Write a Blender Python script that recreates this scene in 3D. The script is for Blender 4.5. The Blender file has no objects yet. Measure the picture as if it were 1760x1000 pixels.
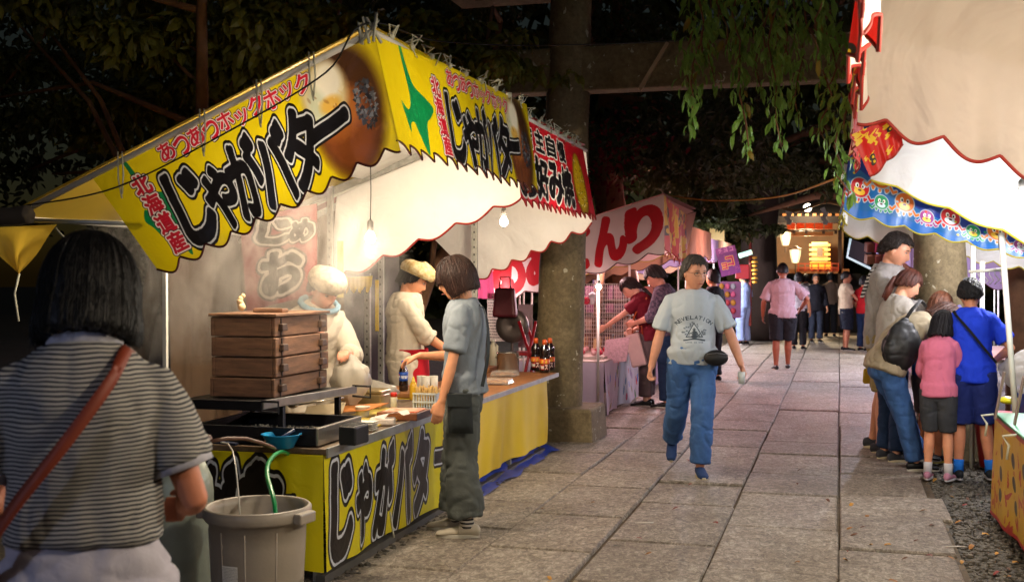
import bpy, math, random
import numpy as np
from mathutils import Vector, Matrix, Euler

R = math.radians
rng = random.Random(11)
nrng = np.random.RandomState(5)
sc = bpy.context.scene
COL = sc.collection

# ------------------------------------------------------------------ camera
CAM_H, F_PX, YAW = 1.55, 2000.0, R(15.72)
PITCH = math.atan(25 / 2000.0)
cam = bpy.data.cameras.new('camera')
cam.lens = 36 * F_PX / 1760; cam.sensor_width = 36
cam.clip_start = 0.05; cam.clip_end = 400
cam.dof.use_dof = True; cam.dof.focus_distance = 8.2; cam.dof.aperture_fstop = 4.8
cam_ob = bpy.data.objects.new('camera', cam); COL.objects.link(cam_ob)
cam_ob.location = (0, 0, CAM_H)
cam_ob.rotation_euler = Euler((math.pi / 2 - PITCH, 0, YAW), 'XYZ')
sc.camera = cam_ob

# ------------------------------------------------------------------ night sky, faint moon, exposure
world = bpy.data.worlds.new('World'); sc.world = world; world.use_nodes = True
wn = world.node_tree.nodes; wl = world.node_tree.links
sky = wn.new('ShaderNodeTexSky'); sky.sky_type = 'NISHITA'; sky.sun_disc = False
sky.sun_elevation = R(4); sky.sun_rotation = R(200)
bg = wn['Background']; bg.inputs['Strength'].default_value = 0.0042
wl.new(sky.outputs[0], bg.inputs['Color'])
sun = bpy.data.lights.new('moon', 'SUN'); sun.energy = 0.03; sun.angle = R(10); sun.color = (0.8, 0.88, 1)
sun_ob = bpy.data.objects.new('moon', sun); COL.objects.link(sun_ob); sun_ob.rotation_euler = (R(40), R(12), R(20))
sc.view_settings.view_transform = 'Standard'; sc.view_settings.look = 'None'
sc.view_settings.exposure = 0.5; sc.view_settings.gamma = 1.0; sc.view_settings.use_curve_mapping = False
sc.render.engine = 'CYCLES'
cy = sc.cycles
cy.use_denoising = True; cy.denoiser = 'OPENIMAGEDENOISE'
cy.max_bounces = 7; cy.diffuse_bounces = 4; cy.glossy_bounces = 3; cy.transmission_bounces = 6
cy.transparent_max_bounces = 12; cy.volume_bounces = 0; cy.sample_clamp_indirect = 4; cy.sample_clamp_direct = 0
cy.caustics_reflective = False; cy.caustics_refractive = False
cy.use_light_tree = True; cy.volume_step_rate = 2.0

# ------------------------------------------------------------------ where a point of the place is seen from the camera
_f = Vector((-math.sin(YAW) * math.cos(PITCH), math.cos(YAW) * math.cos(PITCH), -math.sin(PITCH)))
_r = Vector((math.cos(YAW), math.sin(YAW), 0)); _u = _r.cross(_f)
def ray(px, py): return _f + _r * ((px - 880) / F_PX) - _u * ((py - 500) / F_PX)
def at_y(px, py, Y): d = ray(px, py); return Vector((0, 0, CAM_H)) + d * (Y / d.y)
def at_x(px, py, X): d = ray(px, py); return Vector((0, 0, CAM_H)) + d * (X / d.x)
def at_z(px, py, Z=0.0): d = ray(px, py); return Vector((0, 0, CAM_H)) + d * ((Z - CAM_H) / d.z)
def at_d(px, py, D): return Vector((0, 0, CAM_H)) + ray(px, py) * D

# ------------------------------------------------------------------ mesh helpers
class MB:
    def __init__(s): s.v = []; s.f = []; s.uv = None
    def add(s, v, f):
        n = len(s.v); s.v.extend([tuple(p) for p in v]); s.f.extend([tuple(i + n for i in q) for q in f]); return s
    def box(s, c, d, rz=0.0, rx=0.0, ry=0.0, taper=1.0):
        M = Euler((rx, ry, rz)).to_matrix(); c = Vector(c); vs = []
        for z in (-.5, .5):
            t = taper if z > 0 else 1
            for x, y in ((-.5, -.5), (.5, -.5), (.5, .5), (-.5, .5)): vs.append(c + M @ Vector((x * d[0] * t, y * d[1] * t, z * d[2])))
        return s.add(vs, [(3, 2, 1, 0), (4, 5, 6, 7), (0, 1, 5, 4), (1, 2, 6, 5), (2, 3, 7, 6), (3, 0, 4, 7)])
    def bar(s, a, b, w, h=None):
        a = Vector(a); b = Vector(b); h = h or w; d = (b - a).normalized()
        up = Vector((0, 0, 1)) if abs(d.z) < .95 else Vector((0, 1, 0))
        x = d.cross(up).normalized() * w / 2; y = x.cross(d).normalized() * h / 2
        vs = [p + i * x + j * y for p in (a, b) for i, j in ((-1, -1), (1, -1), (1, 1), (-1, 1))]
        return s.add(vs, [(0, 1, 2, 3), (7, 6, 5, 4), (0, 4, 5, 1), (1, 5, 6, 2), (2, 6, 7, 3), (3, 7, 4, 0)])
    def tube(s, pts, r, n=8, caps=True):
        pts = [Vector(p) for p in pts]; m = len(pts)
        rs = r if isinstance(r, (list, tuple)) else [r] * m
        vs = []; x = None
        for i, p in enumerate(pts):
            d = (pts[min(i + 1, m - 1)] - pts[max(i - 1, 0)])
            d = d.normalized() if d.length > 1e-9 else Vector((0, 0, 1))
            if x is None:
                up = Vector((0, 0, 1)) if abs(d.z) < .9 else Vector((1, 0, 0)); x = d.cross(up).normalized()
            else:
                x = (x - d * x.dot(d)); x = x.normalized() if x.length > 1e-6 else d.orthogonal().normalized()
            y = d.cross(x)
            for k in range(n):
                a = 2 * math.pi * k / n; vs.append(p + (x * math.cos(a) + y * math.sin(a)) * rs[i])
        fs = [(i * n + k, i * n + (k + 1) % n, (i + 1) * n + (k + 1) % n, (i + 1) * n + k) for i in range(m - 1) for k in range(n)]
        if caps: fs += [tuple(range(n - 1, -1, -1)), tuple((m - 1) * n + k for k in range(n))]
        return s.add(vs, fs)
    def lathe(s, prof, c=(0, 0, 0), n=20, sx=1.0, sy=1.0):
        vs = []; m = len(prof); c = Vector(c)
        for r, z in prof:
            for k in range(n):
                a = 2 * math.pi * k / n; vs.append(c + Vector((r * math.cos(a) * sx, r * math.sin(a) * sy, z)))
        fs = [(i * n + k, i * n + (k + 1) % n, (i + 1) * n + (k + 1) % n, (i + 1) * n + k) for i in range(m - 1) for k in range(n)]
        if prof[0][0] > 1e-4: fs.append(tuple(range(n - 1, -1, -1)))
        if prof[-1][0] > 1e-4: fs.append(tuple((m - 1) * n + k for k in range(n)))
        return s.add(vs, fs)
    def ball(s, c, r, n=12, m=8, sc3=(1, 1, 1)):
        prof = [(math.sin(math.pi * i / m), -math.cos(math.pi * i / m)) for i in range(m + 1)]
        vs = []
        for rr, z in prof:
            for k in range(n):
                a = 2 * math.pi * k / n; vs.append((c[0] + r * sc3[0] * rr * math.cos(a), c[1] + r * sc3[1] * rr * math.sin(a), c[2] + r * sc3[2] * z))
        fs = [(i * n + k, i * n + (k + 1) % n, (i + 1) * n + (k + 1) % n, (i + 1) * n + k) for i in range(m) for k in range(n)]
        return s.add(vs, fs)
    def prism(s, poly, o, ax, ay, az):
        """poly: 2d points; o origin; ax, ay in-plane vectors; az thickness vector"""
        o = Vector(o); n = len(poly)
        vs = [o + ax * x + ay * y for x, y in poly] + [o + ax * x + ay * y + az for x, y in poly]
        fs = [tuple(range(n - 1, -1, -1)), tuple(range(n, 2 * n))] + [(i, (i + 1) % n, n + (i + 1) % n, n + i) for i in range(n)]
        return s.add(vs, fs)

PINV = {}
def wmat(o):
    M = o.matrix_basis.copy()
    if o.parent is not None: M = wmat(o.parent) @ o.matrix_parent_inverse @ M
    return M
def link(name, data, parent=None, world=True):
    o = bpy.data.objects.new(name, data); COL.objects.link(o)
    if parent is not None:
        o.parent = parent
        if world: o.matrix_parent_inverse = wmat(parent).inverted()
    return o
def mesh_of(name, mb, m=None, smooth=True, uv=None):
    me = bpy.data.meshes.new(name); me.from_pydata([tuple(p) for p in mb.v], [], mb.f)
    if m is not None:
        for q in (m if isinstance(m, (list, tuple)) else [m]): me.materials.append(q)
    if smooth: me.polygons.foreach_set('use_smooth', [True] * len(me.polygons))
    u = uv if uv is not None else mb.uv
    if u is not None:
        lay = me.uv_layers.new(name='UVMap'); idx = np.empty(len(me.loops), dtype=np.int32); me.loops.foreach_get('vertex_index', idx)
        lay.data.foreach_set('uv', np.asarray(u, dtype=np.float32)[idx].ravel())
    me.update(); return me
def obj(name, mb, m, parent=None, smooth=False, bevel=0.0, world=True, uv=None, kind=None, seg=2, label=None):
    o = link(name, mesh_of(name, mb, m, smooth, uv), parent, world)
    if bevel:
        b = o.modifiers.new('bevel', 'BEVEL'); b.width = bevel; b.segments = seg; b.limit_method = 'ANGLE'; b.angle_limit = R(40)
    if kind: o['kind'] = kind
    if label: o['label'] = label
    return o
def tag(o, label, cat, group=None):
    o['label'] = label; o['category'] = cat
    if group: o['group'] = group
    return o
def thing(name, label, cat, loc=(0, 0, 0), rz=0.0, group=None):
    o = bpy.data.objects.new(name, None); COL.objects.link(o); o.location = loc; o.rotation_euler = (0, 0, rz)
    o.empty_display_size = .1
    return tag(o, label, cat, group)
def dup(root, loc, rz=0.0, label=None, group=None, scale=None):
    r = root.copy(); COL.objects.link(r); r.location = loc; r.rotation_euler = (0, 0, rz)
    if scale: r.scale = (scale,) * 3
    if label: r['label'] = label
    if group: r['group'] = group
    for ch in list(root.children):
        c = ch.copy(); COL.objects.link(c); c.parent = r
        for g in list(ch.children):
            d = g.copy(); COL.objects.link(d); d.parent = c
    return r

# ------------------------------------------------------------------ materials
def srgb(h):
    h = h.lstrip('#'); c = [int(h[i:i + 2], 16) / 255 for i in (0, 2, 4)]
    return tuple(x / 12.92 if x <= .04045 else ((x + .055) / 1.055) ** 2.4 for x in c)
MATS = {}
def mat(name, col, rough=.6, metal=0.0, var=.12, vscale=6.0, bump=0.0, bscale=60.0, spec=.5, trans=0.0, alpha=1.0, emit=None, estr=0.0,
        stretch=None, glass=0.0, sheen=0.0, col2=None, coat=0.0, bdist=.01):
    if name in MATS: return MATS[name]
    if isinstance(col, str): col = srgb(col)
    m = bpy.data.materials.new(name); m.use_nodes = True; nt = m.node_tree; N = nt.nodes; L = nt.links
    b = N['Principled BSDF']; out = N['Material Output']
    b.inputs['Roughness'].default_value = rough; b.inputs['Metallic'].default_value = metal
    b.inputs['Specular IOR Level'].default_value = spec; b.inputs['Coat Weight'].default_value = coat
    if glass: b.inputs['Transmission Weight'].default_value = glass
    if sheen: b.inputs['Sheen Weight'].default_value = sheen
    tc = N.new('ShaderNodeTexCoord'); src = tc.outputs['Object']
    if stretch:
        mp = N.new('ShaderNodeMapping'); mp.inputs['Scale'].default_value = stretch; L.new(src, mp.inputs['Vector']); src = mp.outputs[0]
    nz = N.new('ShaderNodeTexNoise'); nz.inputs['Scale'].default_value = vscale; nz.inputs['Detail'].default_value = 5; nz.inputs['Roughness'].default_value = .6
    L.new(src, nz.inputs['Vector'])
    if col2 is not None:
        if isinstance(col2, str): col2 = srgb(col2)
        rp = N.new('ShaderNodeValToRGB'); rp.color_ramp.elements[0].position = .42; rp.color_ramp.elements[1].position = .62
        rp.color_ramp.elements[0].color = (*col, 1); rp.color_ramp.elements[1].color = (*col2, 1)
        L.new(nz.outputs['Fac'], rp.inputs[0]); L.new(rp.outputs[0], b.inputs['Base Color'])
    else:
        mr = N.new('ShaderNodeMapRange'); mr.inputs[1].default_value = .3; mr.inputs[2].default_value = .7
        mr.inputs[3].default_value = 1 - var; mr.inputs[4].default_value = 1 + var
        L.new(nz.outputs['Fac'], mr.inputs[0])
        mx = N.new('ShaderNodeVectorMath'); mx.operation = 'SCALE'; mx.inputs[0].default_value = col; L.new(mr.outputs[0], mx.inputs['Scale'])
        L.new(mx.outputs[0], b.inputs['Base Color'])
    if bump:
        n2 = N.new('ShaderNodeTexNoise'); n2.inputs['Scale'].default_value = bscale; n2.inputs['Detail'].default_value = 4; n2.inputs['Distortion'].default_value = .6; L.new(src, n2.inputs['Vector'])
        bp = N.new('ShaderNodeBump'); bp.inputs['Strength'].default_value = bump; bp.inputs['Distance'].default_value = bdist
        L.new(n2.outputs['Fac'], bp.inputs['Height']); L.new(bp.outputs[0], b.inputs['Normal'])
    if emit is not None:
        b.inputs['Emission Color'].default_value = (*(srgb(emit) if isinstance(emit, str) else emit), 1); b.inputs['Emission Strength'].default_value = estr
    if alpha < 1: b.inputs['Alpha'].default_value = alpha
    if trans:
        t = N.new('ShaderNodeBsdfTranslucent'); t.inputs['Color'].default_value = (*col, 1)
        ms = N.new('ShaderNodeMixShader'); ms.inputs[0].default_value = trans
        L.new(b.outputs[0], ms.inputs[1]); L.new(t.outputs[0], ms.inputs[2]); L.new(ms.outputs[0], out.inputs['Surface'])
    MATS[name] = m; return m

def image_mat(name, arr, rough=.45, trans=.25, back=(.78, .76, .70), tcol=None, bump=.15, spec=.4, bscale=9.0, bdist=.02, alpha_from=None, coat=0.0):
    """printed cloth or paper: the print is drawn by this script into an array; the reverse is plain"""
    h, w = arr.shape[:2]
    im = bpy.data.images.new(name, w, h); px = np.ones((h, w, 4), dtype=np.float32); px[..., :3] = np.clip(arr[::-1, :, :3], 0, 1)
    im.pixels.foreach_set(px.ravel()); im.update()
    m = bpy.data.materials.new(name); m.use_nodes = True; nt = m.node_tree; N = nt.nodes; L = nt.links
    b = N['Principled BSDF']; out = N['Material Output']
    b.inputs['Roughness'].default_value = rough; b.inputs['Specular IOR Level'].default_value = spec; b.inputs['Coat Weight'].default_value = coat
    ti = N.new('ShaderNodeTexImage'); ti.image = im; ti.extension = 'EXTEND'
    uvn = N.new('ShaderNodeUVMap'); L.new(uvn.outputs[0], ti.inputs['Vector'])
    col = ti.outputs['Color']
    if back is not None:
        g = N.new('ShaderNodeNewGeometry'); mx = N.new('ShaderNodeMix'); mx.data_type = 'RGBA'
        L.new(g.outputs['Backfacing'], mx.inputs[0]); L.new(col, mx.inputs[6]); mx.inputs[7].default_value = (*back, 1); col = mx.outputs[2]
    L.new(col, b.inputs['Base Color'])
    if bump:
        tc = N.new('ShaderNodeTexCoord'); n2 = N.new('ShaderNodeTexNoise'); n2.inputs['Scale'].default_value = bscale; n2.inputs['Detail'].default_value = 6
        n2.inputs['Distortion'].default_value = 1.2
        L.new(tc.outputs['Object'], n2.inputs['Vector']); bp = N.new('ShaderNodeBump'); bp.inputs['Strength'].default_value = bump; bp.inputs['Distance'].default_value = bdist
        L.new(n2.outputs['Fac'], bp.inputs['Height']); L.new(bp.outputs[0], b.inputs['Normal'])
    if trans:
        t = N.new('ShaderNodeBsdfTranslucent')
        if tcol: t.inputs['Color'].default_value = (*tcol, 1)
        else: L.new(ti.outputs['Color'], t.inputs['Color'])
        ms = N.new('ShaderNodeMixShader'); ms.inputs[0].default_value = trans
        L.new(b.outputs[0], ms.inputs[1]); L.new(t.outputs[0], ms.inputs[2]); L.new(ms.outputs[0], out.inputs['Surface'])
    return m

# ------------------------------------------------------------------ lettering: glyph outlines -> distance fields -> printed arrays
GR = 144
_gl = {}
def _edt(mask):
    n = mask.shape[0]; big = 1e6
    f = np.where(mask, 0.0, big)
    i = np.arange(n); D = (i[:, None] - i[None, :]) ** 2.0
    g = (f[:, None, :] + D[:, :, None]).min(axis=0) if False else np.stack([(f + D[:, k][:, None]).min(axis=0) for k in range(n)])
    return np.sqrt(np.stack([(g + D[:, k][None, :]).min(axis=1) for k in range(n)], axis=1))
def glyph(ch):
    if ch in _gl: return _gl[ch]
    c = bpy.data.curves.new('glyph', 'FONT'); c.body = ch; c.resolution_u = 5
    o = bpy.data.objects.new('glyph', c); COL.objects.link(o)
    dg = bpy.context.evaluated_depsgraph_get(); e = o.evaluated_get(dg); me = e.to_mesh(); me.calc_loop_triangles()
    V = np.array([v.co[:2] for v in me.vertices]); T = [t.vertices[:] for t in me.loop_triangles]
    e.to_mesh_clear(); bpy.data.objects.remove(o); bpy.data.curves.remove(c)
    mn = V.min(0); mx = V.max(0); size = max((mx - mn).max(), .3); ctr = (mn + mx) / 2
    ss = GR * 2; pad = .18; sc_ = ss * (1 - 2 * pad) / size
    P = (V - ctr) * sc_ + ss / 2
    M = np.zeros((ss, ss), bool)
    for t in T:
        a, b_, d = P[t[0]], P[t[1]], P[t[2]]
        x0, y0 = np.floor(np.minimum(np.minimum(a, b_), d)).astype(int); x1, y1 = np.ceil(np.maximum(np.maximum(a, b_), d)).astype(int) + 1
        X, Y = np.meshgrid(np.arange(x0, x1) + .5, np.arange(y0, y1) + .5)
        def ed(p, q): return (q[0] - p[0]) * (Y - p[1]) - (q[1] - p[1]) * (X - p[0])
        e1, e2, e3 = ed(a, b_), ed(b_, d), ed(d, a)
        M[y0:y1, x0:x1] |= ((e1 >= -.3) & (e2 >= -.3) & (e3 >= -.3)) | ((e1 <= .3) & (e2 <= .3) & (e3 <= .3))
    S = M[::2, ::2]
    sd = _edt(S) - _edt(~S)             # positive outside
    _gl[ch] = (sd / (GR * (1 - 2 * pad)), (mx - mn) / size)     # in units of glyph size
    return _gl[ch]
def canvas(w, h, col):
    a = np.empty((h, w, 3), np.float32); a[:] = hexc(col); return a
def hexc(h):
    if not isinstance(h, str): return np.array(h, np.float32)
    h = h.lstrip('#'); return np.array([int(h[i:i + 2], 16) / 255 for i in (0, 2, 4)], np.float32)
def put(a, ch, cx, cy, w, h, layers, rot=0.0, shear=0.0, wob=0.0):
    """print one character centred at cx, cy (pixels, y down) in a w x h box; layers = [(offset in glyph units, colour)] outermost first"""
    sd, ext = glyph(ch); H, W = a.shape[:2]; pad = .18
    r = int(max(w, h) * .95) + 4
    x0, x1 = max(0, int(cx - r)), min(W, int(cx + r)); y0, y1 = max(0, int(cy - r)), min(H, int(cy + r))
    if x0 >= x1 or y0 >= y1: return
    X, Y = np.meshgrid(np.arange(x0, x1) + .5 - cx, np.arange(y0, y1) + .5 - cy)
    c, s = math.cos(rot), math.sin(rot); U = (X * c + Y * s); V = (-X * s + Y * c)
    U = U + V * shear
    if wob: U = U + wob * w * np.sin(V / h * 9 + ord(ch)); V = V + wob * h * np.sin(U / w * 8 + 2 * ord(ch))
    gx = (U / w * ext[0] if ext[0] > .15 else U / w * .3) * (1 - 2 * pad) * GR + GR / 2
    gy = GR / 2 - (V / h * (ext[1] if ext[1] > .15 else .3)) * (1 - 2 * pad) * GR
    gx = np.clip(gx, 0, GR - 1.001); gy = np.clip(gy, 0, GR - 1.001)
    ix = gx.astype(int); iy = gy.astype(int); fx = gx - ix; fy = gy - iy
    d = (sd[iy, ix] * (1 - fx) * (1 - fy) + sd[iy, ix + 1] * fx * (1 - fy) + sd[iy + 1, ix] * (1 - fx) * fy + sd[iy + 1, ix + 1] * fx * fy)
    aa = 1.0 / max(w, h)
    for off, col in layers:
        k = np.clip((off - d) / aa + .5, 0, 1)[..., None]
        a[y0:y1, x0:x1] = a[y0:y1, x0:x1] * (1 - k) + hexc(col) * k
def poly(a, pts, col, soft=0.0):
    H, W = a.shape[:2]; P = np.array(pts, float)
    x0, x1 = max(0, int(P[:, 0].min()) - 1), min(W, int(P[:, 0].max()) + 2); y0, y1 = max(0, int(P[:, 1].min()) - 1), min(H, int(P[:, 1].max()) + 2)
    if x0 >= x1 or y0 >= y1: return
    acc = np.zeros((y1 - y0, x1 - x0), np.float32)
    for oy in (.25, .75):
        for ox in (.25, .75):
            X, Y = np.meshgrid(np.arange(x0, x1) + ox, np.arange(y0, y1) + oy); ins = np.zeros(X.shape, bool)
            for i in range(len(P)):
                xa, ya = P[i]; xb, yb = P[i - 1]
                if ya != yb:
                    cnd = ((ya > Y) != (yb > Y)) & (X < (xb - xa) * (Y - ya) / (yb - ya) + xa); ins ^= cnd
            acc += ins * .25
    k = acc[..., None]; a[y0:y1, x0:x1] = a[y0:y1, x0:x1] * (1 - k) + hexc(col) * k
def smoothpoly(pts, n=6):
    P = [np.array(p, float) for p in pts]; o = []
    for i in range(len(P)):
        p0, p1, p2, p3 = P[i - 1], P[i], P[(i + 1) % len(P)], P[(i + 2) % len(P)]
        for k in range(n):
            t = k / n; o.append(.5 * ((2 * p1) + (-p0 + p2) * t + (2 * p0 - 5 * p1 + 4 * p2 - p3) * t * t + (-p0 + 3 * p1 - 3 * p2 + p3) * t ** 3))
    return o
def ell(a, cx, cy, rx, ry, col, rot=0.0, soft=.04, op=1.0):
    H, W = a.shape[:2]; r = int(max(rx, ry) * (1 + soft)) + 2
    x0, x1 = max(0, int(cx - r)), min(W, int(cx + r)); y0, y1 = max(0, int(cy - r)), min(H, int(cy + r))
    if x0 >= x1 or y0 >= y1: return
    X, Y = np.meshgrid(np.arange(x0, x1) + .5 - cx, np.arange(y0, y1) + .5 - cy); c, s = math.cos(rot), math.sin(rot)
    d = np.sqrt(((X * c + Y * s) / rx) ** 2 + ((-X * s + Y * c) / ry) ** 2)
    k = (np.clip((1 - d) / max(soft, 1.2 / max(rx, ry)) + .5, 0, 1) * op)[..., None]
    a[y0:y1, x0:x1] = a[y0:y1, x0:x1] * (1 - k) + hexc(col) * k
def stroke(a, p, q, r, col):
    n = max(2, int(math.dist(p, q) / max(r * .5, .5)))
    for i in range(n + 1): ell(a, p[0] + (q[0] - p[0]) * i / n, p[1] + (q[1] - p[1]) * i / n, r, r, col, soft=.3)
def vnoise(X, seed=0, freq=1.0):
    """smooth value noise on an (N,2) or (N,3) array"""
    X = np.asarray(X, float) * freq
    if X.shape[1] == 2: X = np.concatenate([X, np.zeros((len(X), 1))], 1)
    I = np.floor(X).astype(np.int64); Fr = X - I; Fr = Fr * Fr * (3 - 2 * Fr); out = np.zeros(len(X))
    for dx in (0, 1):
        for dy in (0, 1):
            for dz in (0, 1):
                h = (I[:, 0] + dx) * 374761393 + (I[:, 1] + dy) * 668265263 + (I[:, 2] + dz) * 2147483647 + seed * 974634777
                h = (h ^ (h >> 13)) * 1274126177; h = (h ^ (h >> 16)) & 0xffff
                w = (Fr[:, 0] if dx else 1 - Fr[:, 0]) * (Fr[:, 1] if dy else 1 - Fr[:, 1]) * (Fr[:, 2] if dz else 1 - Fr[:, 2])
                out += w * (h / 65535.0)
    return out * 2 - 1
# ------------------------------------------------------------------ people
def remeshed(name, mb, voxel, smooth_it, m, fold=0.0, fseed=0, ffreq=(9, 9, 5), parent=None, uvf=None, world=False):
    me = bpy.data.meshes.new('tmp'); me.from_pydata([tuple(p) for p in mb.v], [], mb.f)
    o = bpy.data.objects.new('tmp', me); COL.objects.link(o)
    r = o.modifiers.new('r', 'REMESH'); r.mode = 'VOXEL'; r.voxel_size = voxel; r.use_smooth_shade = True
    if smooth_it:
        sm = o.modifiers.new('s', 'SMOOTH'); sm.factor = .5; sm.iterations = smooth_it
    dg = bpy.context.evaluated_depsgraph_get()
    out = bpy.data.meshes.new_from_object(o.evaluated_get(dg), depsgraph=dg)
    bpy.data.objects.remove(o); bpy.data.meshes.remove(me)
    n = len(out.vertices); co = np.empty(n * 3, np.float32); out.vertices.foreach_get('co', co); co = co.reshape(-1, 3)
    if fold and n:
        nn = np.empty(n * 3, np.float32); out.vertices.foreach_get('normal', nn); nn = nn.reshape(-1, 3)
        w = co + .05 * np.stack([vnoise(co, fseed + 1, 6), vnoise(co, fseed + 2, 6), vnoise(co, fseed + 3, 6)], 1)
        q = w * np.array(ffreq)
        a = vnoise(q, fseed + 4); b = vnoise(q * 2.1 + 7, fseed + 5)
        c_ = vnoise(q * 4.3 + 3, fseed + 6)
        d = .55 - np.minimum(1, np.abs(a) * 2.6) ** .8 * .85 + (.4 - np.minimum(1, np.abs(b) * 2.6) ** .8 * .7) * .55 + c_ * .10
        d = .32 - d
        out.vertices.foreach_set('co', (co + nn * (d * fold)[:, None]).astype(np.float32).ravel())
    out.name = name; out.materials.clear(); out.materials.append(m)
    out.polygons.foreach_set('use_smooth', [True] * len(out.polygons))
    if uvf is not None:
        lay = out.uv_layers.new(name='UVMap'); idx = np.empty(len(out.loops), np.int32); out.loops.foreach_get('vertex_index', idx)
        lay.data.foreach_set('uv', uvf(co)[idx].astype(np.float32).ravel())
    out.update()
    return link(name, out, parent, world=world)

def ring_loft(mb, rings, n=16, dome=.5):
    """rings: (centre, X half-axis vector, Y half-axis vector); ends are closed by small domes"""
    R0 = list(rings)
    d0 = (Vector(R0[0][0]) - Vector(R0[1][0])).normalized(); d1 = (Vector(R0[-1][0]) - Vector(R0[-2][0])).normalized()
    a = min(R0[0][1].length, R0[0][2].length) * dome; b = min(R0[-1][1].length, R0[-1][2].length) * dome
    if dome > 0:
        R0 = [(R0[0][0] + d0 * a, R0[0][1] * .25, R0[0][2] * .25), (R0[0][0] + d0 * a * .75, R0[0][1] * .7, R0[0][2] * .7)] + R0 + \
             [(R0[-1][0] + d1 * b * .75, R0[-1][1] * .7, R0[-1][2] * .7), (R0[-1][0] + d1 * b, R0[-1][1] * .25, R0[-1][2] * .25)]
    vs = []
    for c, x, y in R0:
        for k in range(n):
            t = 2 * math.pi * k / n; vs.append(c + x * math.cos(t) + y * math.sin(t))
    m = len(R0); fs = []
    for i in range(m - 1):
        for k in range(n): fs.append((i * n + k, i * n + (k + 1) % n, (i + 1) * n + (k + 1) % n, (i + 1) * n + k))
    fs += [tuple(range(n - 1, -1, -1)), tuple((m - 1) * n + k for k in range(n))]
    mb.add(vs, fs)
def limb(mb, pts, rads, n=14, dome=.6):
    """round limb through points with radii, resampled smoothly"""
    P = [Vector(p) for p in pts]; rings = []; x = None; m = len(P)
    for i in range(m):
        d = (P[min(i + 1, m - 1)] - P[max(i - 1, 0)]).normalized()
        if x is None: x = d.orthogonal().normalized()
        else:
            x = x - d * x.dot(d); x = x.normalized() if x.length > 1e-5 else d.orthogonal().normalized()
        y = d.cross(x); r = rads[i]; rings.append((P[i], x * r, y * r))
    ring_loft(mb, rings, n, dome)
def lerp_chain(a, j, b, ts):
    """points on the chain a-j-b; t 0..1 on the first bone, 1..2 on the second"""
    return [(a.lerp(j, t) if t <= 1 else j.lerp(b, t - 1)) for t in ts]
def ik(a, t, l1, l2, pole):
    a = Vector(a); t = Vector(t); d = t - a; L = d.length
    if L > (l1 + l2) * .999: t = a + d.normalized() * (l1 + l2) * .999; d = t - a; L = d.length
    x = (l1 * l1 - l2 * l2 + L * L) / (2 * L); h = math.sqrt(max(l1 * l1 - x * x, 1e-6)); dn = d.normalized()
    p = Vector(pole); p = (p - dn * p.dot(dn)); p = p.normalized() if p.length > 1e-4 else dn.orthogonal().normalized()
    return a + dn * x + p * h, t
def head_mesh(mb, M, s, sex='m'):
    nu, nv = 40, 30; vs = []
    for j in range(nv + 1):
        th = math.pi * j / nv
        for i in range(nu):
            ph = 2 * math.pi * i / nu; x, y, z = math.sin(th) * math.cos(ph), math.sin(th) * math.sin(ph), math.cos(th)
            X, Y, Z = x * .075, y * .095, z * .117
            if z < 0:
                t = -z; X *= 1 - .30 * t ** 1.6
                if y < 0: Y *= 1 - .55 * min(1, t * 1.4)
                else: Y += .012 * t
            if y > 0:
                Y = Y * .95 if abs(z) < .6 else Y
                Y += .023 * math.exp(-(X / .0115) ** 2) * max(0, min(1, (.022 - Z) / .05)) * (1 if Z > -.032 else math.exp(-((Z + .032) / .007) ** 2))
                Y -= .009 * (math.exp(-((abs(X) - .031) / .017) ** 2 - ((Z - .012) / .012) ** 2))
                Y += .004 * math.exp(-((Z - .033) / .012) ** 2)
                Y += .006 * math.exp(-(X / .022) ** 2 - ((Z + .058) / .0075) ** 2) - .003 * math.exp(-(X / .02) ** 2 - ((Z + .072) / .006) ** 2)
                Y += .006 * math.exp(-(X / .02) ** 2 - ((Z + .098) / .014) ** 2)
            vs.append(M @ (Vector((X, Y, Z)) * s))
    fs = [(j * nu + i, j * nu + (i + 1) % nu, (j + 1) * nu + (i + 1) % nu, (j + 1) * nu + i)[::-1] for j in range(nv) for i in range(nu)]
    mb.add(vs, fs)
    for sx in (-1, 1):
        e = MB().ball((0, 0, 0), 1, 10, 8, (.009 * s, .019 * s, .031 * s))
        mb.add([M @ (Vector((sx * .076, -.006, -.002)) * s + Matrix.Rotation(sx * R(-18), 3, 'Z') @ Vector(v)) for v in e.v], e.f)
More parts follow.
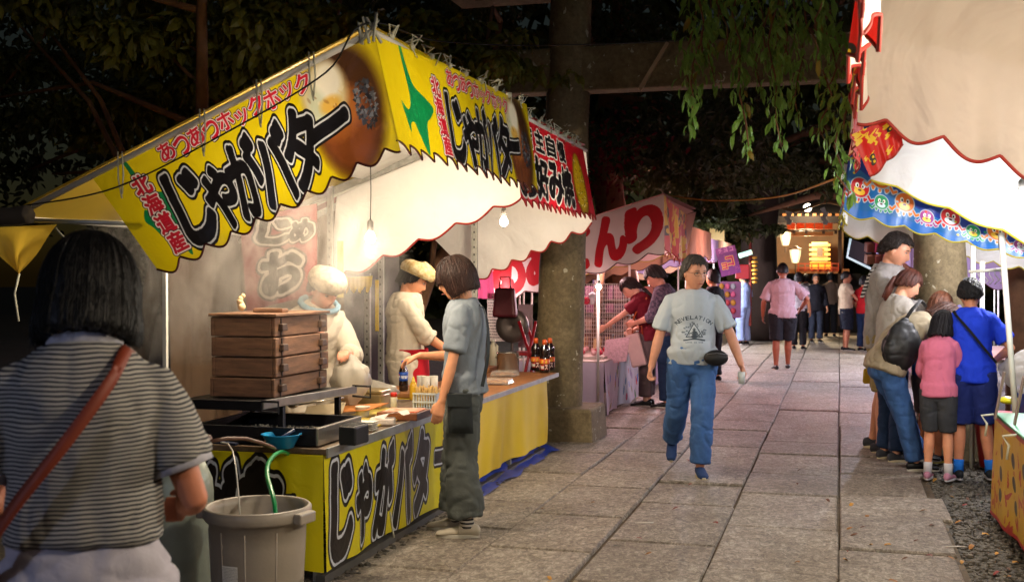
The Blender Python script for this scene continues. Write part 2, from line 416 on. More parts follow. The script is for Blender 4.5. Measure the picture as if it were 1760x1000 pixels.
def hair_mesh(M, s, back=-.07, side=-.02, front=.068, rough=.0, thick=.014, vol=1.0, strand=.004, seed=0, open_=R(62), taper=.0, nphi=120, tilt=0.0, fray=.012, flare=0.0):
    """hair: a closed shell over the skull whose lower edge runs at front / side / back heights (head coordinates)"""
    ns = 26; rows = []; HMid = M @ Vector((0, 0, 0))
    for i in range(nphi):
        ph = 2 * math.pi * i / nphi; a = abs((ph + math.pi) % (2 * math.pi) - math.pi)      # 0 at the face, pi at the back
        if a < open_: zb = front
        elif a < open_ + .35: zb = front + (side - front) * (lambda t: t * t * (3 - 2 * t))((a - open_) / .35)
        else: zb = side + (back - side) * min(1, (a - open_ - .35) / 1.0)
        n1 = math.sin(ph * 37 + seed) * .5 + math.sin(ph * 61 + 2.1 * seed) * .35 + math.sin(ph * 17 + seed * 3) * .5
        zb += fray * n1 * (1.2 if a < open_ else .8)
        rows.append((ph, a, zb, n1))
    outer = []; inner = []
    for ph, a, zb, n1 in rows:
        for k in range(ns + 1):
            t = k / ns; ztop = .125 * (1 + thick * 4 * vol)
            z = ztop + (zb - ztop) * (t ** 1.6 if t < 1 else 1)
            for lst, th in ((outer, thick * vol), (inner, -.006)):
                A, B, C = .076 + th, .097 + th, .119 + th * 1.1
                zz = min(z, C * .9999)
                rr = math.sqrt(max(0, 1 - (zz / C) ** 2)) if zz > -.02 else math.sqrt(1 - (.02 / C) ** 2) * (1 - taper * (-.02 - zz) / .1 + flare * math.sin(min(1, (-.02 - zz) / .1) * 3.1))
                wig = 1 + ((strand / .09) * n1 * min(1, t * 3) + (rough / .09) * (math.sin(ph * 9 + k * 1.3 + seed) * .5 + math.sin(ph * 23 - k * 2.2 + seed) * .35 + math.sin(ph * 5 + k * .5 + seed * 2) * .5) * min(1, t * 4)) if th > 0 else 1
                x = math.sin(ph) * A * rr * wig; y = math.cos(ph) * B * rr * wig - .006
                lst.append(M @ (Vector((x, y, zz)) * s))
    mb = MB(); n = nphi; m = ns + 1; mb.grid = (outer, n, m, HMid)
    mb.add(outer, []); mb.add(inner, []); O = len(outer); f = mb.f
    for i in range(n):
        j = (i + 1) % n
        for k in range(ns):
            f.append((i * m + k, j * m + k, j * m + k + 1, i * m + k + 1)[::-1]); f.append((O + i * m + k, O + j * m + k, O + j * m + k + 1, O + i * m + k + 1))
        f.append((i * m + ns, j * m + ns, O + j * m + ns, O + i * m + ns)[::-1])
    return mb
def hand_mesh(mb, w, d, nrm, thumb, s, curl=.5, spread=.0, fr=1.0, curls=None):
    """w wrist, d direction of the hand, nrm palm normal (fingers close that way), thumb +1/-1: side of the thumb"""
    d = d.normalized(); nrm = (nrm - d * nrm.dot(d)).normalized(); x = d.cross(nrm).normalized() * thumb
    q = lambda a, b, c: w + (d * a + x * b + nrm * c) * s
    ring_loft(mb, [(q(-.02, 0, 0), x * .025 * s, nrm * .02 * s), (q(.02, .002, 0), x * .031 * s, nrm * .017 * s), (q(.055, .001, .002), x * .039 * s, nrm * .0145 * s), (q(.088, 0, .003), x * .038 * s, nrm * .012 * s)], 12)
    for k, (b, L) in enumerate(((.030, .070), (.010, .079), (-.010, .073), (-.029, .057))):
        p = Vector((.082, b, .002)); ang = .15; pts = [(.05, b * .8, .002), tuple(p)]; c = curls[k] if curls else curl * (1 + .12 * k)
        for j, fl in enumerate((.42, .32, .26)):
            ang += c * (1.0, 1.15, .8)[j] * .8
            p = p + Vector((math.cos(ang), spread * b * 8, math.sin(ang))) * L * fl; pts.append(tuple(p))
        limb(mb, [q(*t) for t in pts], [r * s * fr for r in (.0095, .0098, .0092, .0086, .0070)], 8)
    pts = [(.012, .018, .006), (.035, .040, .012), (.064, .052 - .02 * curl, .018 + .012 * curl), (.086, .053 - .035 * curl, .024 + .022 * curl)]
    limb(mb, [q(*t) for t in pts], [r * s * fr for r in (.014, .013, .0108, .0085)], 8)

SKIN = {}
def skin(c='#c98d6a'):
    if c not in SKIN: SKIN[c] = mat('skin_' + c.strip('#'), c, .5, var=.14, vscale=11, bump=.05, bscale=150, spec=.35)
    return SKIN[c]
HAIRM = lambda c: mat('hair_' + c.strip('#'), c, .5, var=.45, vscale=60, bump=.5, bscale=170, stretch=(1, 1, .08), spec=.35)
def cloth(name, c, **k):
    k.setdefault('rough', .85); k.setdefault('var', .07); k.setdefault('vscale', 10); k.setdefault('bump', .45); k.setdefault('bscale', 24); k.setdefault('spec', .25)
    return mat(name, c, **k)

def person(label, loc, rz, H=1.68, w=1.0, lean=0, slump=0, side=0, twist=0, pel=(0, 0, 0), head=(0, 0, 0), arms=None, feet=None, top=None, bottom=None,
           shoes=None, hair=None, skinc='#c98d6a', voxel=.008, group=None, face=True, female=False, socks=None, belly=0.0, seed=0, fist=1.0, sleeve_in=None, hipw=1.0, kneepole=(0, 1, 0)):
    s = H / 1.70; root = thing('person', label, 'person', loc, rz, group)
    P0 = Vector((pel[0], pel[1], .92 + pel[2]))
    def Rm(h):
        t = min(1, max(0, (h - .92) / .30)); t2 = min(1, max(0, (h - 1.15) / .25))
        return Matrix.Rotation(R(twist) * t, 3, 'Z') @ Matrix.Rotation(-R(lean) * (.35 + .65 * t) - R(slump) * t2, 3, 'X') @ Matrix.Rotation(R(side) * t, 3, 'Y')
    def sp(h):
        if h <= .92: return P0 + Rm(.92) @ Vector((0, 0, h - .92))
        p = P0.copy(); z = .92
        while z < h - 1e-6:
            st = min(.02, h - z); p = p + Rm(z + st / 2) @ Vector((0, 0, st)); z += st
        return p
    shw = (.155 if female else .172) * w
    def rings(h0, h1, loose=0.0, boxy=0.0, n=12, shr=1.0, flare=0.0):
        T = [(.80, .125, .085), (.86, .160, .108), (.93, .166 + .008 * female, .113), (1.0, .148, .104), (1.08, .138 - .008 * female, .098), (1.18, .150, .106),
             (1.28, .163, .116), (1.36, .165, .100), (1.40, .135, .085), (1.43, .088, .070), (1.46, .062, .062), (1.50, .056, .058), (1.56, .055, .058)]
        hs = np.array([t[0] for t in T]); out = []
        for h in np.linspace(h0, h1, n):
            rx = np.interp(h, hs, [t[1] for t in T]) * w * (hipw if h < 1.05 else 1); ry = np.interp(h, hs, [t[2] for t in T]) * (w * .6 + .4)
            if boxy and h < 1.2: rx = max(rx, boxy * w)
            if boxy and h < .98: rx = max(rx, .178 * w * hipw); ry = max(ry, .106)
            yo = 0.0
            if h < 1.15: ry += belly * .5 * math.exp(-((h - 1.02) / .1) ** 2); yo = belly * .5 * math.exp(-((h - 1.02) / .1) ** 2)
            fl = flare * max(0, (1.1 - h) / .25)
            m3 = Rm(h); out.append(((sp(h) + m3 @ Vector((0, yo, 0))) * s, m3 @ Vector(((rx * shr + loose + fl) * s, 0, 0)), m3 @ Vector((0, (ry * shr + loose + fl) * s, 0))))
        return out
    A = {}; F = {}
    arms = arms or {}; feet = feet or {}
    for sd, sx in (('R', 1), ('L', -1)):
        m3 = Rm(1.375); sh = sp(1.36) + m3 @ Vector((sx * shw, -.005, -.008))
        a = arms.get(sd, {}); tgt = a.get('to', (sx * .27, .03, .80)); pole = a.get('pole', (sx * .3, -1, -.2))
        el, wr = ik(sh, tgt, .285, .25, pole); A[sd] = (sh, el, wr, a)
        f = feet.get(sd, {}); ft = Vector(f.get('at', (sx * .10, 0, .075))); hj = P0 + Rm(.92) @ Vector((sx * .088 * w, 0, -.03))
        kn, an = ik(hj, ft, .411, .406, f.get('pole', kneepole)); F[sd] = (hj, kn, an, f)
    # --- the body, one mesh
    b = MB(); ring_loft(b, rings(.82, 1.56, -.012, n=22))
    hp = sp(1.50); m3 = Rm(1.5)
    HM = m3 @ Matrix.Rotation(R(head[0]), 3, 'Z') @ Matrix.Rotation(-R(head[1]), 3, 'X') @ Matrix.Rotation(R(head[2]), 3, 'Y')
    hc = hp + HM @ Vector((0, .020, .080)); hsc = 1.10 if H > 1.5 else 1.10 + (1.5 - H) * .45
    HMat = Matrix.Translation(hc * s) @ HM.to_4x4()
    limb(b, [sp(1.44) * s, sp(1.50) * s, (hc + HM @ Vector((0, -.015, -.03))) * s], [.058 * s, .053 * s, .055 * s])
    head_mesh(b, HMat, s * hsc)
    fr = max(1.0, voxel / .0085) * fist
    for sd, sx in (('R', 1), ('L', -1)):
        sh, el, wr, a = A[sd]
        ts = (0, .25, .5, .8, 1, 1.2, 1.45, 1.75, 2); rr = (.050, .049, .046, .040, .038, .041, .039, .031, .027)
        aw = .9 if female else 1.0
        limb(b, [p * s for p in lerp_chain(sh, el, wr, ts)], [r * s * aw * (.5 + .5 * w) for r in rr])
        dd = Vector(a['dir']) if 'dir' in a else (wr - el); nr = Vector(a.get('n', (-sx, 0.15, 0)))
        hand_mesh(b, wr * s, dd, nr, -sx if a.get('flip') else sx, s * (.93 if female else 1), a.get('curl', .35), fr=fr, curls=a.get('curls'))
        hj, kn, an, f = F[sd]
        ts = (0, .3, .6, .9, 1, 1.15, 1.35, 1.7, 1.92, 2); rr = (.088, .082, .070, .057, .054, .054, .057, .042, .034, .036)
        limb(b, [p * s for p in lerp_chain(hj, kn, an, ts)], [r * s * (.5 + .5 * w) for r in rr])
        yw = R(f.get('yaw', -sx * 6)); pt = R(f.get('pitch', 0)); fm = Matrix.Rotation(yw, 3, 'Z') @ Matrix.Rotation(-pt, 3, 'X')  # positive pitch: toes down
        q = lambda x, y, z: (an + fm @ Vector((x, y, z))) * s
        ax = fm @ Vector((s, 0, 0)); az = fm @ Vector((0, 0, s))
        ring_loft(b, [(q(0, -.05, -.035), ax * .026, az * .028), (q(0, 0, -.03), ax * .032, az * .036), (q(0, .07, -.045), ax * .038, az * .026), (q(0, .13, -.055), ax * .040, az * .016), (q(0, .17, -.058), ax * .030, az * .011)], 12)
        if shoes:
            sm_ = MB(); hi = shoes.get('high', 0)
            ring_loft(sm_, [(q(0, -.066, -.035), ax * .028, az * .036), (q(0, -.03, -.030 + hi * .3), ax * .038, az * (.042 + hi * .3)), (q(0, .03, -.034), ax * .041, az * .038), (q(0, .08, -.044), ax * .044, az * .029), (q(0, .14, -.052), ax * .046, az * .022), (q(0, .185, -.056), ax * .036, az * .017)], 16)
            so = remeshed('shoe', sm_, .007, 2, shoes['m'], parent=root)
            sl = MB(); n_ = 18; pr = []
            for k in range(n_):
                t = 2 * math.pi * k / n_; yy = .062 + .138 * math.sin(t); xx = .043 * math.cos(t) * (1 + .12 * math.sin(t)); pr.append((xx, yy))
            sl.prism(pr, q(0, 0, -.078), ax, fm @ Vector((0, s, 0)), az * .022)
            obj('sole', sl, shoes.get('sole', mat('rubber_sole', '#b9b4a8', .7)), so, world=False, smooth=False, bevel=.003)
            if shoes.get('band'):
                st = MB(); st.tube([q(-.043, .045, -.045), q(-.03, .05, -.012), q(0, .052, -.002), q(.03, .05, -.012), q(.043, .045, -.045)], .006 * s, 6); obj('strap', st, shoes['band'], so, world=False, smooth=True)
        if socks:
            k0 = an + Vector((0, 0, 0)); k1 = an.lerp(kn, socks.get('h', .25)); sk = MB()
            limb(sk, [(k0 + Vector((0, 0, -.02))) * s, k0.lerp(k1, .5) * s, k1 * s], [.043 * s, .041 * s, .043 * s], 16, .1)
            obj('sock', sk, socks['m'], root, smooth=True, world=False)
    bo = remeshed('body', b, min(voxel, .0065 if face else voxel), 2, skin(skinc), parent=root)
    # --- clothes
    if bottom:
        t = MB(); lo = bottom.get('loose', .018); ring_loft(t, rings(.80, bottom.get('waist', 1.0), min(lo * .7, .010), n=10), dome=.3)
        for sd, sx in (('R', 1), ('L', -1)):
            hj, kn, an, f = F[sd]; e = bottom.get('hem', 1.93); fl = bottom.get('flare', 0)
            ts = [x for x in (0, .3, .6, .9, 1, 1.15, 1.4, 1.7) if x < e - .04] + [e]
            rr = [np.interp(x, (0, .3, .6, .9, 1, 1.15, 1.35, 1.7, 2), (.090, .084, .074, .064, .062, .062, .062, .056, .056)) + lo + fl * x / 2 for x in ts]
            limb(t, [p * s for p in lerp_chain(hj + Vector((0, 0, .02)), kn, an, ts)], [r * s * (.5 + .5 * w) for r in rr], 16, .05)
        remeshed('skirt' if bottom.get('skirt') else bottom.get('name', 'trousers'), t, max(voxel, .009), 4, bottom['m'], bottom.get('fold', .013) * s, seed + 9, (7, 7, 9), parent=root)
        bm_ = None
    if top:
        t = MB(); lo = top.get('loose', .02)
        ring_loft(t, rings(top.get('hem', .86), 1.445, lo, top.get('boxy', .148), n=18, flare=top.get('flare', 0)), dome=.12)
        e = top.get('sleeve', .75)
        for sd, sx in (('R', 1), ('L', -1)):
            sh, el, wr, a = A[sd]
            ts = [x for x in (0, .25, .5, .8, 1, 1.25, 1.6) if x < e - .05] + [e]
            rr = [np.interp(x, (0, .25, .5, 1, 1.3, 2), (.050, .049, .047, .041, .040, .030)) + min(lo, .03) * (.35 + .45 * min(1, x / .6)) + top.get('sfl', .006) * min(1, x) for x in ts]
            if e > 0.05:
                if e > 1.05: t.ball(el * s, (.045 + min(lo, .04) * .75) * s, 14, 10)
                pts = lerp_chain(sh, el, wr, ts); nk = sp(1.385) + Rm(1.4) @ Vector((sx * .055, 0, 0))
                limb(t, [nk * s] + [p * s for p in pts], [(.046 + lo * .4) * s] + [r * s * (.5 + .5 * w) for r in rr], 16, .08)
        remeshed(top.get('name', 'shirt'), t, max(voxel, .008), 3, top['m'], top.get('fold', .013) * s, seed, top.get('ff', (7, 7, 6)), parent=root, uvf=top.get('uvf'))
        if top.get('collar'):
            c = MB(); pts = []
            for k in range(15):
                an_ = -2.5 + 5.0 * k / 14; base = sp(1.455); m_ = Rm(1.455)
                pts.append((base + m_ @ Vector((.067 * math.sin(an_) * w, -.060 * math.cos(an_) - .003, -.004 + .012 * math.cos(an_)))) * s)
            c.tube(pts, top.get('cr', .013) * s, 8); obj('collar', c, top['collar'], root, smooth=True, world=False)
    # --- hair and face
    if hair:
        nst = hair.get('strands', 0 if voxel > .0095 else 160)
        hm = hair_mesh(HMat, s * hsc, seed=seed, **{k: v for k, v in hair.items() if k not in ('c', 'tail', 'strands')})
        ho = obj('hair', hm, HAIRM(hair['c']), root, smooth=True, world=False)
        if nst:
            G, gn, gm, ctr = hm.grid; sb = MB(); r2 = random.Random(seed + 5)
            for _ in range(nst):
                i0 = r2.uniform(0, gn); dr = r2.uniform(-1.2, 1.2) * gn / 120; k0 = r2.randint(2, 12); off = r2.uniform(.0003, .0030) * s; pts = []
                for k in range(k0, gm, 2):
                    i1 = int(i0 + dr * (k - k0) / gm * 3) % gn; p = G[i1 * gm + k]; pts.append(p + (p - ctr).normalized() * off)
                if len(pts) < 3: continue
                d_ = (pts[-1] - pts[-2]); d_ = d_.normalized() if d_.length > 1e-6 else Vector((0, 0, -1)); pts.append(pts[-1] + (d_ + Vector((r2.uniform(-.35, .35), r2.uniform(-.35, .35), 0))) * r2.uniform(.004, .022) * s)
                sb.tube(pts, [.0014 * s] * (len(pts) - 1) + [.0003], 3, caps=False)
            obj('strands', sb, HAIRM(hair['c']), ho, smooth=True, world=False)
        if hair.get('tail'):
            tl = MB(); pts = [HMat @ (Vector(p) * s) for p in hair['tail']]; n_ = len(pts)
            for k in range(9):
                off = Vector((rng.uniform(-1, 1), rng.uniform(-1, 1), rng.uniform(-1, 1))) * .012 * s
                tl.tube([p + off * (i / n_ * 2) for i, p in enumerate(pts)], [.016 * s * math.sin(math.pi * (i + .6) / (n_ + .4)) + .004 for i in range(n_)], 7)
            obj('ponytail', tl, HAIRM(hair['c']), ho, smooth=True, world=False)
    if face:
        Q = lambda x, y, z: HMat @ (Vector((x, y, z)) * s * hsc)
        for sx in (-1, 1):
            e = MB().ball((0, 0, 0), .0098 * s, 10, 8, (1.25, .6, .62)); m_ = HM
            e.v = [tuple(Q(sx * .031, .0755, .011) + m_ @ Vector(v)) for v in e.v]
            eo = obj('eye', e, mat('eye_white', '#cfc6ba', .3), root, smooth=True, world=False)
            e = MB().ball((0, 0, 0), .0050 * s, 8, 6, (1, .5, 1)); e.v = [tuple(Q(sx * .031, .0805, .011) + m_ @ Vector(v)) for v in e.v]
            obj('iris', e, mat('iris', '#160d09', .2), eo, smooth=True, world=False)
            e = MB().tube([Q(sx * .016, .0875, .030), Q(sx * .03, .087, .034), Q(sx * .046, .077, .030)], [.0025 * s, .0034 * s, .0018 * s], 6)
            obj('eyebrow', e, HAIRM(hair['c'] if hair else '#181412'), root, smooth=True, world=False)
            obj('eyelid', MB().tube([Q(sx * .018, .0815, .012), Q(sx * .031, .0835, .0175), Q(sx * .044, .0755, .013)], .0020 * s, 6), mat('lash', '#20130e', .6), eo, smooth=True, world=False)
        e = MB().tube([Q(-.024, .088, -.060), Q(-.010, .0985, -.0585), Q(0, .0995, -.060), Q(.010, .0985, -.0585), Q(.024, .088, -.060)], [.0014 * s, .0032 * s, .0034 * s, .0032 * s, .0014 * s], 6)
        obj('mouth', e, mat('lips', '#8d4238', .45), root, smooth=True, world=False)
    return dict(root=root, s=s, A=A, F=F, HMat=HMat, HM=HM, sp=sp, Rm=Rm, hsc=hsc, w=w)
# ------------------------------------------------------------------ ground and paving
def structure(name, mb, m, parent=None, **k):
    o = obj(name, mb, m, parent, **k); o['kind'] = 'structure'; return o
def world_mat(name, build):
    m = bpy.data.materials.new(name); m.use_nodes = True; N = m.node_tree.nodes; L = m.node_tree.links
    g = N.new('ShaderNodeNewGeometry'); build(N, L, N['Principled BSDF'], g.outputs['Position']); return m
def nz(N, L, src, scale, detail=5, rough=.6, dist=0.0, sc3=None):
    if sc3: mp = N.new('ShaderNodeMapping'); mp.inputs['Scale'].default_value = sc3; L.new(src, mp.inputs['Vector']); src = mp.outputs[0]
    n = N.new('ShaderNodeTexNoise'); n.inputs['Scale'].default_value = scale; n.inputs['Detail'].default_value = detail
    n.inputs['Roughness'].default_value = rough; n.inputs['Distortion'].default_value = dist; L.new(src, n.inputs['Vector']); return n.outputs['Fac']
def ramp(N, L, src, stops):
    r = N.new('ShaderNodeValToRGB'); e = r.color_ramp.elements
    while len(e) < len(stops): e.new(.5)
    for i, (p, c) in enumerate(stops): e[i].position = p; e[i].color = (*(srgb(c) if isinstance(c, str) else c), 1)
    L.new(src, r.inputs[0]); return r.outputs[0]
def mixc(N, L, f, a, b, mode='MIX'):
    m = N.new('ShaderNodeMix'); m.data_type = 'RGBA'; m.blend_type = mode
    if isinstance(f, float): m.inputs[0].default_value = f
    else: L.new(f, m.inputs[0])
    for i, x in ((6, a), (7, b)):
        if isinstance(x, tuple): m.inputs[i].default_value = (*x, 1)
        else: L.new(x, m.inputs[i])
    return m.outputs[2]
def _slab(N, L, b, pos):
    oi = N.new('ShaderNodeObjectInfo')
    big = nz(N, L, pos, 2.2, 4); fine = nz(N, L, pos, 27, 8, .80, 1.0, (1, .6, 1)); mid = nz(N, L, pos, 11, 5)
    c = ramp(N, L, fine, [(.36, (.14, .117, .092)), (.50, (.315, .272, .22)), (.62, (.58, .52, .435))])
    c = mixc(N, L, .55, c, ramp(N, L, mid, [(.35, (.62, .60, .56)), (.65, (1, 1, 1))]), 'MULTIPLY')
    c = mixc(N, L, .8, c, ramp(N, L, big, [(.35, (.66, .62, .58)), (.6, (1, 1, 1))]), 'MULTIPLY')
    c = mixc(N, L, .8, c, ramp(N, L, oi.outputs['Random'], [(0, (.74, .73, .72)), (1, (1.05, 1.03, 1))]), 'MULTIPLY')
    # dark specks and small stains of trodden gum
    v = N.new('ShaderNodeTexVoronoi'); v.inputs['Scale'].default_value = 5.0; L.new(pos, v.inputs['Vector'])
    c = mixc(N, L, ramp(N, L, v.outputs['Distance'], [(.0, (1, 1, 1)), (.045, (1, 1, 1)), (.06, (0, 0, 0))]), c, (.06, .055, .05))
    L.new(c, b.inputs['Base Color']); b.inputs['Roughness'].default_value = .62; b.inputs['Specular IOR Level'].default_value = .4
    add = N.new('ShaderNodeMath'); add.operation = 'MULTIPLY_ADD'; L.new(fine, add.inputs[0]); add.inputs[1].default_value = 1.3; L.new(mid, add.inputs[2])
    bp = N.new('ShaderNodeBump'); bp.inputs['Strength'].default_value = 1.0; bp.inputs['Distance'].default_value = .020; L.new(add.outputs[0], bp.inputs['Height']); L.new(bp.outputs[0], b.inputs['Normal'])
SLAB = world_mat('granite_slab', _slab)
def _dirt(N, L, b, pos):
    f = nz(N, L, pos, 30, 8, .7); g = nz(N, L, pos, 3, 4)
    c = ramp(N, L, f, [(.35, (.035, .028, .02)), (.65, (.13, .11, .085))]); c = mixc(N, L, .7, c, ramp(N, L, g, [(.35, (.5, .5, .5)), (.65, (1, 1, 1))]), 'MULTIPLY')
    L.new(c, b.inputs['Base Color']); b.inputs['Roughness'].default_value = .9
    bp = N.new('ShaderNodeBump'); bp.inputs['Strength'].default_value = 1; bp.inputs['Distance'].default_value = .02; L.new(f, bp.inputs['Height']); L.new(bp.outputs[0], b.inputs['Normal'])
DIRT = world_mat('packed_dirt', _dirt)
structure('ground', MB().add([(-120, -60, -.045), (120, -60, -.045), (120, 150, -.045), (-120, 150, -.045)], [(0, 1, 2, 3)]), DIRT)
path = thing('stone_path', 'x', 'x'); del path['label']; del path['category']; path['kind'] = 'structure'
u = MB(); bv = .012
u.v = [(-.5, -.5, -.08), (.5, -.5, -.08), (.5, .5, -.08), (-.5, .5, -.08), (-.5, -.5, -.012), (.5, -.5, -.012), (.5, .5, -.012), (-.5, .5, -.012),
       (-.488, -.488, 0), (.488, -.488, 0), (.488, .488, 0), (-.488, .488, 0)]
u.f = [(3, 2, 1, 0), (8, 9, 10, 11)] + [(i, (i + 1) % 4, 4 + (i + 1) % 4, 4 + i) for i in range(4)] + [(4 + i, 4 + (i + 1) % 4, 8 + (i + 1) % 4, 8 + i) for i in range(4)]
slab_me = mesh_of('paving_slab', u, SLAB, smooth=False)
cols = [(-3.15, -2.52), (-2.52, -1.935), (-1.935, -1.325), (-1.325, -.68), (-.68, .0), (.0, .66)]
for ci, (x0, x1) in enumerate(cols):
    y = 2.6 + rng.uniform(0, .5)
    while y < 31:
        L_ = rng.uniform(.75, 1.25) if y < 12 else rng.uniform(1.1, 2.2)
        if ci == 0 and y > 12: break
        o = link('paving_slab', slab_me, path); g = .016 if y < 14 else .024
        gx = .009 if ci != 3 else .013
        xx1 = x1 + (rng.uniform(-.05, .05) if ci == 5 else 0)
        o.location = ((x0 + xx1) / 2 + rng.uniform(-.006, .006), y + L_ / 2, rng.uniform(-.008, .008)); o.scale = (xx1 - x0 - gx * rng.uniform(.6, 1.9), L_ - g * rng.uniform(.7, 1.4), 1)
        o.rotation_euler = (rng.uniform(-.004, .004), rng.uniform(-.004, .004), rng.uniform(-.004, .004)); y += L_
for ci, (x0, x1) in enumerate([(.66, 1.3), (1.3, 2.0), (2.0, 2.7)]):        # the side path that joins beyond the right-hand stalls
    y = 12.6
    while y < 31:
        L_ = rng.uniform(1.1, 2.0); o = link('paving_slab', slab_me, path); o.location = ((x0 + x1) / 2, y + L_ / 2, rng.uniform(-.004, .004)); o.scale = (x1 - x0 - .02, L_ - .02, 1); y += L_
structure('joint_fill', MB().add([(-3.2, 2.5, -.022), (.66, 2.5, -.022), (.66, 31, -.022), (-3.2, 31, -.022)], [(0, 1, 2, 3)]), mat('joint_soil', '#544633', .9, var=.4, vscale=12, bump=.5, bscale=60))
# gravel beside the path and under the stalls
def stones(n, xr, yr, r0, r1, z=-.045, dens=None):
    mb = MB(); b = MB().ball((0, 0, 0), 1, 5, 3)
    for _ in range(n):
        x, y = rng.uniform(*xr), rng.uniform(*yr); r = rng.uniform(r0, r1); a = rng.uniform(0, 6.28); c, s = math.cos(a), math.sin(a); e = rng.uniform(.6, 1); h = rng.uniform(.5, .8)
        mb.add([(x + (v[0] * c - v[1] * e * s) * r, y + (v[0] * s + v[1] * e * c) * r, z + r * .3 + v[2] * r * h) for v in b.v], b.f)
    return mb
GRAV = mat('gravel', '#524d45', .8, var=.5, vscale=25, bump=.3, bscale=90)
obj('gravel', stones(7500, (.62, 1.6), (4.8, 10.5), .010, .026, z=-.040), GRAV, kind='stuff')
obj('gravel', stones(1700, (-3.3, -2.42), (4.7, 8.4), .012, .030, z=-.012), mat('dark_gravel', '#4b463e', .85, var=.5, vscale=25), kind='stuff')

# ------------------------------------------------------------------ stone torii gate
def _stone(N, L, b, pos):
    f = nz(N, L, pos, 24, 6, .7); g = nz(N, L, pos, 3.2, 4); 
    c = ramp(N, L, f, [(.35, (.115, .085, .042)), (.7, (.215, .163, .085))]); c = mixc(N, L, .8, c, ramp(N, L, g, [(.3, (.55, .55, .45)), (.62, (1, 1, 1))]), 'MULTIPLY')
    l = nz(N, L, pos, 13, 3, .5, .4); c = mixc(N, L, ramp(N, L, l, [(.675, (0, 0, 0)), (.695, (1, 1, 1))]), c, (.36, .33, .24))
    L.new(c, b.inputs['Base Color']); b.inputs['Roughness'].default_value = .85
    bp = N.new('ShaderNodeBump'); bp.inputs['Strength'].default_value = .6; bp.inputs['Distance'].default_value = .01; L.new(f, bp.inputs['Height']); L.new(bp.outputs[0], b.inputs['Normal'])
STONE = world_mat('weathered_stone', _stone)
TY = 10.95
gate = thing('torii_gate', 'tall weathered stone shrine gate whose round left leg stands after the yellow stall', 'gate', (-.95, TY, 0))
def leg(x0, x1):
    mb = MB(); n = 40; m = 26
    for j in range(m + 1):
        t = j / m; z = .30 + 4.9 * t; r = .235 - .045 * t + .004 * math.sin(j * 2.1)
        for k in range(n): a = 2 * math.pi * k / n; mb.v.append((x0 + (x1 - x0) * t + r * math.cos(a), TY + r * math.sin(a), z))
    mb.f = [(j * n + k, j * n + (k + 1) % n, (j + 1) * n + (k + 1) % n, (j + 1) * n + k) for j in range(m) for k in range(n)]
    return mb
LX, RX = -2.62, .90
obj('pillar', leg(LX, LX + .16), STONE, gate, smooth=True); obj('pillar', leg(RX, RX - .16), STONE, gate, smooth=True)
for x in (LX, RX): obj('base_block', MB().box((x + .03, TY, .13), (.78, .72, .36), taper=.94), STONE, gate, bevel=.025)
obj('tie_beam', MB().box(((LX + RX) / 2, TY, 3.52), (5.2, .26, .42)), STONE, gate, bevel=.02)
obj('lintel', MB().box(((LX + RX) / 2, TY, 4.38), (5.6, .40, .30)), STONE, gate, bevel=.02)
obj('top_beam', MB().box(((LX + RX) / 2, TY, 4.72), (6.2, .52, .36)), STONE, gate, bevel=.03)
obj('wedge', MB().box((LX + .95, TY - .15, 3.50), (.035, .05, .50), ry=R(32)), mat('pale_wedge', '#9c8468', .8), gate)

# ------------------------------------------------------------------ stall fittings
STEEL = mat('galvanised_steel', '#a9aaa6', .42, .75, var=.2, vscale=9)
ANGLE = mat('slotted_angle', '#8f8d86', .55, .35, var=.25, vscale=20)
WHITEPIPE = mat('white_pipe', '#cfccc2', .45, var=.1)
STRING = mat('pale_string', '#b8b7a4', .8)
HEMR = mat('red_hem', '#8e1f14', .7); HEMD = mat('maroon_hem', '#4a1410', .7); HEMY = mat('yellow_hem', '#a99a22', .7)
WHITEC = mat('white_tarp', (.74, .72, .68), .55, var=.07, vscale=3, bump=.7, bscale=4, bdist=.05, trans=.28, spec=.35)
BEIGEC = mat('beige_tarp', (.50, .41, .35), .7, var=.08, vscale=2, bump=.9, bscale=1.8, bdist=.14, trans=.16, spec=.3)
YELC = mat('yellow_tarp', (.80, .55, .06), .5, var=.12, vscale=3, bump=.35, bscale=6, trans=.5)
BULB = mat('bulb_glass', (1, 1, 1), .3, emit=(1, .93, .82), estr=26.0)
def light(loc, power, color, parent=None, r=.045, name='light'):
    l = bpy.data.lights.new(name, 'POINT'); l.energy = power; l.color = color; l.shadow_soft_size = r
    o = link(name, l, parent); o.location = loc; return o
def bulb(loc, power, color, label, top_z, group='bare bulbs hanging in the stalls', r=.032):
    t = thing('light_bulb', label, 'light bulb', loc, 0, group); loc = Vector(loc)
    m = MB(); m.lathe([(0, -r * 1.1), (r * .6, -r * .9), (r, -r * .25), (r * .95, r * .35), (r * .55, r * 1.1), (r * .42, r * 1.35)], loc, 16)
    obj('glass', m, BULB, t, smooth=True)
    obj('socket', MB().lathe([(.016, .040), (.02, .045), (.02, .10), (.012, .112), (.004, .116)], loc, 12), mat('bulb_socket', '#4a4742', .5), t, smooth=True)
    obj('cord', MB().tube([loc + Vector((0, 0, .11)), loc + Vector((.004, 0, (top_z - loc.z) * .5)), Vector((loc.x, loc.y, top_z))], .0035, 5), mat('black_cord', '#15130f', .6), t, smooth=True)
    light(loc + Vector((0, 0, -.02)), power, color, t, r=r + .035); return t

